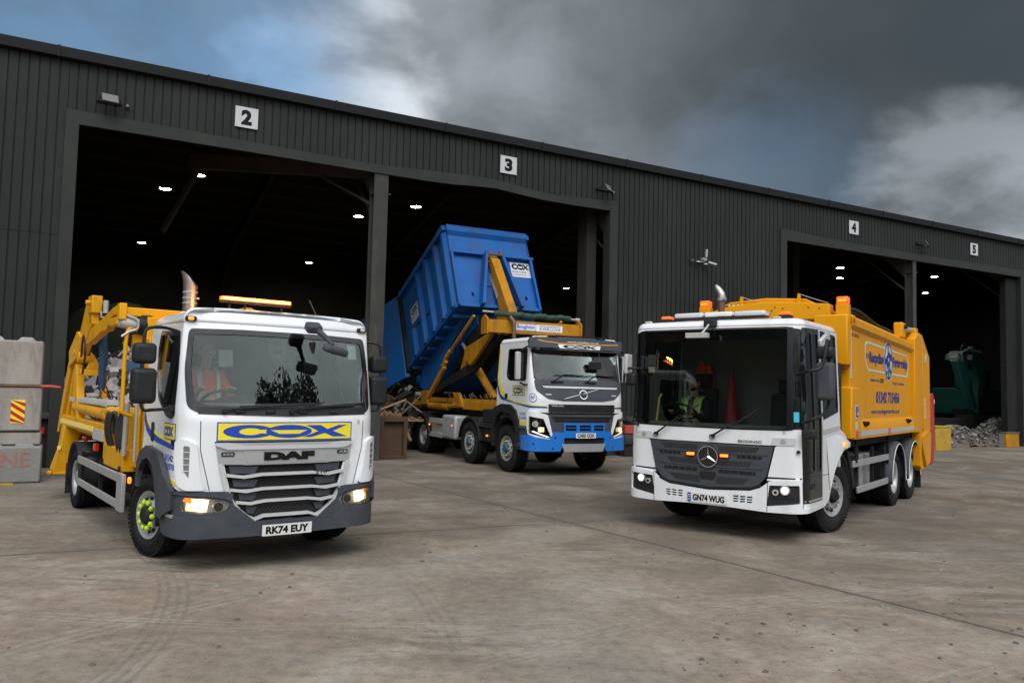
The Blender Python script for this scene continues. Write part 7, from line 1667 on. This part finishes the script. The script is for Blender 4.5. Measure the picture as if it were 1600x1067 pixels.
    mb.b2((-2.0,-.5,.5),(-1.0,.5,1.0)); mb.b2((-7.3,-1.1,1.12),(-2.2,1.1,1.25)); mb.build('chassis','chassis',T,bevel=.01)
    # tower behind the cab
    mb=MB(); mb.b2((-1.93,.65,1.2),(-1.74,1.20,2.36)); mb.b2((-1.93,-1.2,1.2),(-1.74,-.65,2.6)); mb.b2((-1.9,-.6,1.0),(-1.78,.6,2.5))
    for y in (.75,.9,1.05): mb.tube([(-1.80,y,1.2),(-1.72,y+.02,1.8),(-1.75,y,2.3)],.03,8,sub=3)
    mb.build('intake_stack','black_plastic',T,bevel=.03)
    mb=MB(); mb.cyl((-2.05,-.66,2.4),(-2.05,-.66,3.42),.058,n=20); e=mb.build('exhaust_stack','exhaust_brown',T,smooth=50)
    mb=MB(); mb.tube([(-2.05,-.66,3.40),(-2.05,-.67,3.48),(-2.05,-.72,3.56),(-2.05,-.76,3.62)],[.064,.062,.052,.028],16,sub=2); mb.build('exhaust_tip','stainless',e,smooth=50); mb=MB(); mb.cyl((-2.05,-.66,3.37),(-2.05,-.66,3.41),.068); mb.box((-2.0,-.60,3.40),(.05,.05,.03)); mb.build('clamp','alu_rail',e)
    # ---- yellow body ----
    Yb='body_yellow'; W=1.24
    def zt(x): return 3.10-(-x-2.1)*.028
    sec=lambda x,dz=0:[(-W,1.5),(-W,zt(x)-.14),(-W+.16,zt(x)+.02),(-.6,zt(x)+.26),(0,zt(x)+.30),(.6,zt(x)+.26),(W-.16,zt(x)+.02),(W,zt(x)-.14),(W,1.5)]
    mb=MB();V=[];xs=[-2.22,-3.5,-5,-6.55]
    for x in xs: V+=[(x,y,z) for y,z in sec(x)]
    n=9
    mb.add(V,[(i*n+j,i*n+(j+1)%n,(i+1)*n+(j+1)%n,(i+1)*n+j) for i in range(3) for j in range(n)]+[tuple(range(n)),tuple(range(4*n-1,3*n-1,-1))])
    bd=mb.build('body',Yb,T,bevel=.015,smooth=25)
    for s in (1,-1):
        # skirt
        mb=MB(); mb.prism([(s*(W-.01),1.56),(s*(W+.0),1.55),(s*(W+.045),1.42),(s*(W+.045),1.26),(s*(W-.05),1.26)][::s],-6.95,-2.30,'YZ'); sk=mb.build('skirt',Yb,T,bevel=.006)
        mb=MB(); mb.b2((-6.9,s*(W+.044),1.30),(-2.55,s*(W+.050),1.375)); mb.build('grey_reflective_strip','strip_grey',sk)
        mb=MB()
        for x in (-2.42,-4.5,-6.72): mb.b2((x-.07,s*(W+.046),1.29),(x+.07,s*(W+.056),1.385))
        mb.build('red_reflector','red_lens',sk)
        mb=MB(); mb.prism([(-2.10,1.27),(-2.10,1.45),(-2.15,2.03),(-2.62,2.0),(-2.66,1.5),(-2.66,1.27)],s*(W-.3),s*(W+.05),'XZ'); lk=mb.build('side_locker',Yb,T,bevel=.02)
        mb=MB(); mb.box((-2.40,s*(W+.052),1.66),(.16,.004,.20)); o=mb.build('blue_sign','sign_white',lk); mb=MB(); mb.box((-2.36,s*(W+.055),1.68),(.055,.004,.13)); mb.box((-2.44,s*(W+.055),1.70),(.05,.004,.09)); mb.box((-2.40,s*(W+.055),1.60),(.13,.004,.03)); mb.build('sign_pattern','blue_ink',o)
        mb=MB(); mb.box((-2.38,s*(W+.052),1.46),(.10,.004,.12)); mb.build('small_notice','sign_white',lk)
        mb=MB()
        for x in (-2.9,-6.0): mb.tube([(x,s*(W+.02),1.48),(x-.04,s*(W+.07),1.50),(x-.10,s*(W+.07),1.48),(x-.12,s*(W+.02),1.44)],.02,6,sub=3); mb.cyl((x,s*(W+.0),1.48),(x,s*(W+.06),1.48),.04,n=10)
        mb.build('tie_hook','chassis',sk)
        mb=MB(); mb.box((-6.5,s*(W+.038),1.475),(.4,.004,.06),(radians(-16)*s,0,0)); mb.build('warning_label','sign_white',sk)
        mb=MB(); mb.prism([(s*W,zt(-2.2)-.20),(s*(W+.05),zt(-2.2)-.14),(s*(W+.05),zt(-2.2)-.02),(s*(W-.14),zt(-2.2)+.06)][::s],-2.35,-2.19,'YZ')
        V=[]
        for x in (-2.19,-6.6): V+=[(x,s*(W-.0),zt(x)-.22),(x,s*(W+.05),zt(x)-.16),(x,s*(W+.05),zt(x)-.06),(x,s*(W-.14),zt(x)+.06)]
        mb.add(V,[(0,1,5,4),(1,2,6,5),(2,3,7,6),(3,0,4,7),(0,3,2,1),(4,5,6,7)]); mb.build('top_rail',Yb,T,bevel=.006)
        mb=MB(); mb.b2((-2.20,s*(W-.10),1.25),(-2.06,s*(W+.03),3.0)) if False else None
        # front wall side post
        mb=MB(); mb.b2((-2.22,s*.78,2.34),(-2.02,s*(W+.02),3.08)); mb.build('front_post',Yb,T,bevel=.02)
        # rear frame post and tailgate side
        mb=MB(); mb.prism([(-6.55,3.02),(-6.55,1.25),(-6.98,1.25),(-6.98,.60),(-7.12,.52),(-7.20,1.3),(-7.16,3.10),(-6.95,3.16)],s*(W-.08),s*(W+.07),'XZ'); mb.build('rear_post',Yb,T,bevel=.015)
        mb=MB(); mb.prism([(-7.16,3.18),(-7.22,1.4),(-7.14,.50),(-7.75,.50),(-8.15,.72),(-8.30,1.3),(-8.25,2.75),(-7.5,3.16)],s*(W-.12),s*(W+.03),'XZ'); tg=mb.build('tailgate_side',Yb,T,bevel=.015)
        mb=MB(); mb.prism([(-7.30,2.95),(-7.36,1.3),(-7.55,1.3),(-7.5,2.90)],s*(W+.03),s*(W+.07),'XZ'); mb.prism([(-7.05,1.15),(-7.6,.55),(-8.0,.62),(-8.1,1.2),(-7.8,1.25)],s*(W+.02),s*(W+.08),'XZ'); mb.build('tailgate_rib',Yb,tg,bevel=.01)
        mb=MB(); mb.b2((-7.52,s*(W+.07),2.62),(-7.62,s*(W+.09),2.78)); mb.b2((-7.46,s*(W+.07),1.5),(-7.5,s*(W+.08),1.9)); mb.build('notice','sign_white',tg)
        mb=MB(); mb.prism([(-8.25,2.0),(-8.30,.55),(-8.62,.55),(-8.72,1.0),(-8.70,1.9),(-8.6,2.02)],s*(W-.25),s*(W+.04),'XZ'); r_d=mb.build('lifting_comb','red_paint',T,bevel=.03)
        mb=MB(); mb.b2((-8.72,s*(W-.2),1.2),(-8.76,s*(W+.0),1.8)); mb.build('comb_plate','strip_grey',r_d)
        mb=MB(); mb.box((-8.74,s*(W+.01),1.84),(.05,.05,.10)); mb.build('rear_amber','amber_lens',r_d,bevel=.01)
        mb=MB(); mb.cyl((-8.2,s*(W-.15),2.0),(-8.2,s*(W-.15),2.62),.10,n=14); mb.tube([(-8.2,s*(W-.02),2.02),(-8.15,s*W,2.4),(-8.2,s*(W-.02),2.6)],.012,6); mb.box((-8.2,s*(W-.04),2.55),(.06,.06,.06)); bp_=mb.build('beacon_post','red_paint',T,bevel=.01)
        mb=MB(); mb.box((-8.2,s*(W-.15),2.70),(.18,.19,.12)); mb.build('beacon_cage','amber_dark',bp_,bevel=.02); mb=MB(); mb.box((-8.2,s*(W-.15),2.70),(.19,.20,.04)); mb.build('beacon_light','amber_lit',bp_,bevel=.01)
        mb=MB(); mb.b2((-7.8,s*.8,.42),(-7.3,s*(W-.05),.52)); mb.build('rear_lamp_bar','rusty',T)
        # top ram on the tailgate
        mb=MB(); mb.cyl((-6.35,s*(W-.10),3.20),(-7.1,s*(W-.10),3.22),.055,n=16); mb.cyl((-7.0,s*(W-.1),3.22),(-7.3,s*(W-.1),3.22),.035,n=12); mb.build('tailgate_ram','alu_rail',T,smooth=50)
        mb=MB(); mb.b2((-6.95,s*(W-.18),3.10),(-7.15,s*(W+.02),3.26)); mb.build('ram_bracket',Yb,T,bevel=.02); mb=MB(); mb.b2((-6.05,s*(W-.20),3.02),(-6.32,s*(W-.04),3.30)); q=mb.build('ram_bracket',Yb,T,bevel=.02); mb=MB(); mb.cyl((-6.2,s*(W-.23),3.22),(-6.2,s*(W+.01),3.22),.035,n=12); mb.build('pin','chassis',q)
        # body front corner beacons
        yb,zb=((1.16,3.24) if s>0 else (-.98,3.28)); mb=MB(); mb.b2((-2.24,yb-.09,3.0),(-2.10,yb+.09,zb)); q=mb.build('beacon_mount',Yb,T,bevel=.01)
        mb=MB(); mb.box((-2.17,yb,zb+.055),(.14,.165,.11)); q2=mb.build('beacon_cage','amber_dark',q,bevel=.02); mb=MB(); mb.box((-2.17,yb,zb+.05),(.15,.12,.042)); mb.build('beacon_light','amber_lit',q,bevel=.015)
        # lettering on the flank
        fn=flat((0,s*W,0),(-1 if s>0 else 1,0,0),(0,0,1),(0,s,0)); sx=1 if s>0 else -1
        X=lambda x: -x if s>0 else x
        P=rpoly([(X(-3.05),2.77),(X(-6.30),2.68),(X(-6.28),2.27),(X(-3.15),2.30)][::(-1 if s>0 else 1)],.20,6); c=(X(-4.66),2.51)
        Q=[(c[0]+(a-c[0])*.978,c[1]+(b-c[1])*.86) for a,b in P]
        mb=MB(); V,T_=tri2d(P,[Q],.2,False); sheet(mb,fn,V,T_,.003,.003); lg=mb.build('logo_outline','pale_sticker',T,smooth=0)
        text('logo_small_letters','THE',fn,X(-3.24),2.53,.22,.07,'navy_ink',lg,bold=0,off=.004,th=.002)
        text('logo_letters','Recycling',fn,X(-3.86),2.50,.98,.22,'navy_ink',lg,bold=.06,off=.004,th=.002); text('logo_letters','Partnership',fn,X(-5.62),2.49,1.22,.22,'navy_ink',lg,bold=.05,off=.004,th=.002)
        mb=MB(); cc=(X(-4.66),2.51); V,T_=tri2d(ell(cc[0],cc[1],.32,.34,36),(),.2,False); sheet(mb,fn,V,T_,.006,.003); o1=mb.build('emblem','sign_white',lg,smooth=0)
        mb=MB(); o_,i_=ring(cc[0],cc[1],.295,.315,.035,36); V,T_=tri2d(o_,[i_],.2,False); sheet(mb,fn,V,T_,.0085,.002)
        for P in ([(-.08,.10),(.06,.16),(.12,.0),(.10,-.10),(-.02,-.06),(-.12,-.16),(-.16,-.04)],[(-.26,.02),(-.08,.10),(-.16,-.04),(-.24,-.08)],[(.06,.16),(.24,.10),(.25,.0),(.12,.02)],[(-.05,.28),(.0,.30),(.02,.14),(-.04,.12)],[(-.03,-.06),(.05,-.08),(.06,-.29),(-.02,-.29)],[(.10,-.09),(.22,-.20),(.17,-.24),(.06,-.16)],[(-.12,-.15),(-.20,-.22),(-.14,-.26),(-.05,-.18)]):
            V,T_=tri2d([(cc[0]+a,cc[1]+b) for a,b in P],(),.3,False); sheet(mb,fn,V,T_,.0085,.002)
        mb.build('emblem_mark','navy_ink',o1,smooth=0)
        mb=MB(); V,T_=tri2d(ell(cc[0]+.01,cc[1]+.02,.035,.04,12),(),.3,False); sheet(mb,fn,V,T_,.0105,.002); mb.build('emblem_centre','sign_white',o1,smooth=0)
        text('tag_line','A division of the',fn,X(-3.70),2.165,.62,.05,'navy_ink',lg,bold=0,off=.003,th=.002); text('tag_line','COX',fn,X(-4.20),2.165,.27,.07,'black_ink',lg,bold=.04,off=.003,th=.002); text('tag_line','Group of Companies',fn,X(-5.45),2.14,.95,.06,'navy_ink',lg,bold=0,off=.003,th=.002)
        text('phone_number','01342 715456',fn,X(-4.65),1.89,1.72,.20,'navy_ink',T,bold=.05,off=.003,th=.002,shear=.15)
        text('web_address','www.recyclingpartnership.co.uk',fn,X(-4.50),1.65,2.05,.10,'navy_ink',T,bold=.01,off=.003,th=.002,shear=.15)
        text('body_maker_letters','OLYMPUS',fn,X(-2.52),2.80,.42,.05,'rusty',T,bold=.02,off=.003,th=.002); 
        mb=MB(); mb.b2((-2.225,s*(W+.001),2.15),(-2.26,s*(W+.012),2.90)); mb.build('pale_edge_strip','pale_sticker',T)
    # front header arch
    mb=MB(); H_=[(-1.24,3.06),(-.9,3.18),(-.45,3.28),(0,3.31),(.45,3.29),(.9,3.25),(1.0,3.24),(1.0,3.02),(.5,3.02),(-.5,3.02),(-1.24,2.95)]
    mb.prism(H_,-2.26,-2.03,'YZ'); hd=mb.build('front_header',Yb,T,bevel=.01)
    mb=MB()
    for (y,z) in ((.15,3.17),(.20,3.22),(.32,3.20),(.70,3.20),(.86,3.18)): mb.cyl((-2.025,y,z),(-2.02,y,z),.010,n=8)
    mb.cyl((-2.026,.10,3.12),(-2.02,.10,3.12),.03,n=14); mb.build('header_holes','chassis',hd)
    mb=MB(); mb.b2((-2.22,-1.2,2.3),(-2.14,1.2,3.08)); mb.build('front_wall',Yb,T)
    mb=MB()
    for y in (-.38,.52): mb.prism([(y-.03,3.27),(y+.03,3.27),(y+.012,3.43),(y-.012,3.43)],-2.2,-2.14,'YZ')
    q=mb.build('lanyard_post',Yb,T); mb=MB()
    mb.tube([(-2.17,-.36,3.42),(-2.2,-.18,3.36),(-2.4,.0,3.34)],.006,5,sub=4); mb.tube([(-2.17,.54,3.42),(-2.2,.72,3.35),(-2.3,.92,3.28)],.006,5,sub=4); mb.build('wire','alu_rail',q)
    mb=MB()
    for k_ in range(5): y=-.62+k_*.07; mb.tube([(-2.10,y-.04,3.08),(-2.08,y-.03,3.22),(-2.08,y+.01,3.29),(-2.12,y+.03,3.24),(-2.14,y+.03,3.10)],.012,6,sub=4)
    mb.build('hydraulic_pipe','chrome',T)
    mb=MB()
    for k_ in range(3): mb.tube([(-2.6,.98+k_*.03,3.22),(-3.5,.95+k_*.04,3.20+.04*k_),(-4.6,1.0+k_*.03,3.15),(-5.6,.95+k_*.03,3.14),(-6.4,1.0,3.12)],.022,6,sub=6)
    mb.build('roof_hose','hose',T)
    mb=MB(); mb.prism([(-7.15,3.12),(-7.5,3.12),(-8.25,2.7),(-8.3,1.3),(-8.1,.8),(-7.6,.6),(-7.2,.6),(-7.0,1.2)],-1.12,1.12,'XZ'); mb.build('tailgate',Yb,T,bevel=.02)
    return T
TC=refuse_truck()
person('bearded driver in a lime hi-vis vest behind the windscreen of the refuse truck',CW(-1.02,-.66,1.30),CA,'lime_vest','skin',beard=True)
# kit in the refuse truck's cab
t=thing('traffic_cone','red traffic cone standing on the centre of the refuse truck cab','traffic cone',CW(-1.30,-.19,1.37),CA)
mb=MB(); mb.lathe([(0,.16),(.04,.13),(.85,.03),(.90,.026),(.90,0)],20,'Z'); mb.build('cone','red_dark',t,smooth=50); mb=MB(); mb.b2((-.2,-.2,0),(.2,.2,.035)); mb.build('base','black_plastic',t,bevel=.02)
def jacket(lab,p,rz,mt):
    t=thing('hanging_jacket',lab,'jacket',p,rz)
    mb=MB(); mb.tube([(0,0,0),(0,.02,-.15),(.02,.0,-.4),(0,-.02,-.7)],[.03,.10,.12,.10],12,sub=4); mb.v=[(x*.5,y,z) for x,y,z in mb.v]; mb.build('jacket',mt,t,smooth=60)
    mb=MB(); mb.tube([(.03,.10,-.06),(.05,.16,-.3),(.04,.17,-.55)],[.05,.05,.04],8,sub=3); mb.build('sleeve',mt,t,smooth=60)
jacket('orange jacket hanging behind the driver of the refuse truck',CW(-1.45,-.74,2.36),CA+.4,'orange_vest')
jacket('lime jacket hanging by the passenger door of the refuse truck',CW(-1.42,.88,2.35),CA-.3,'lime_vest')
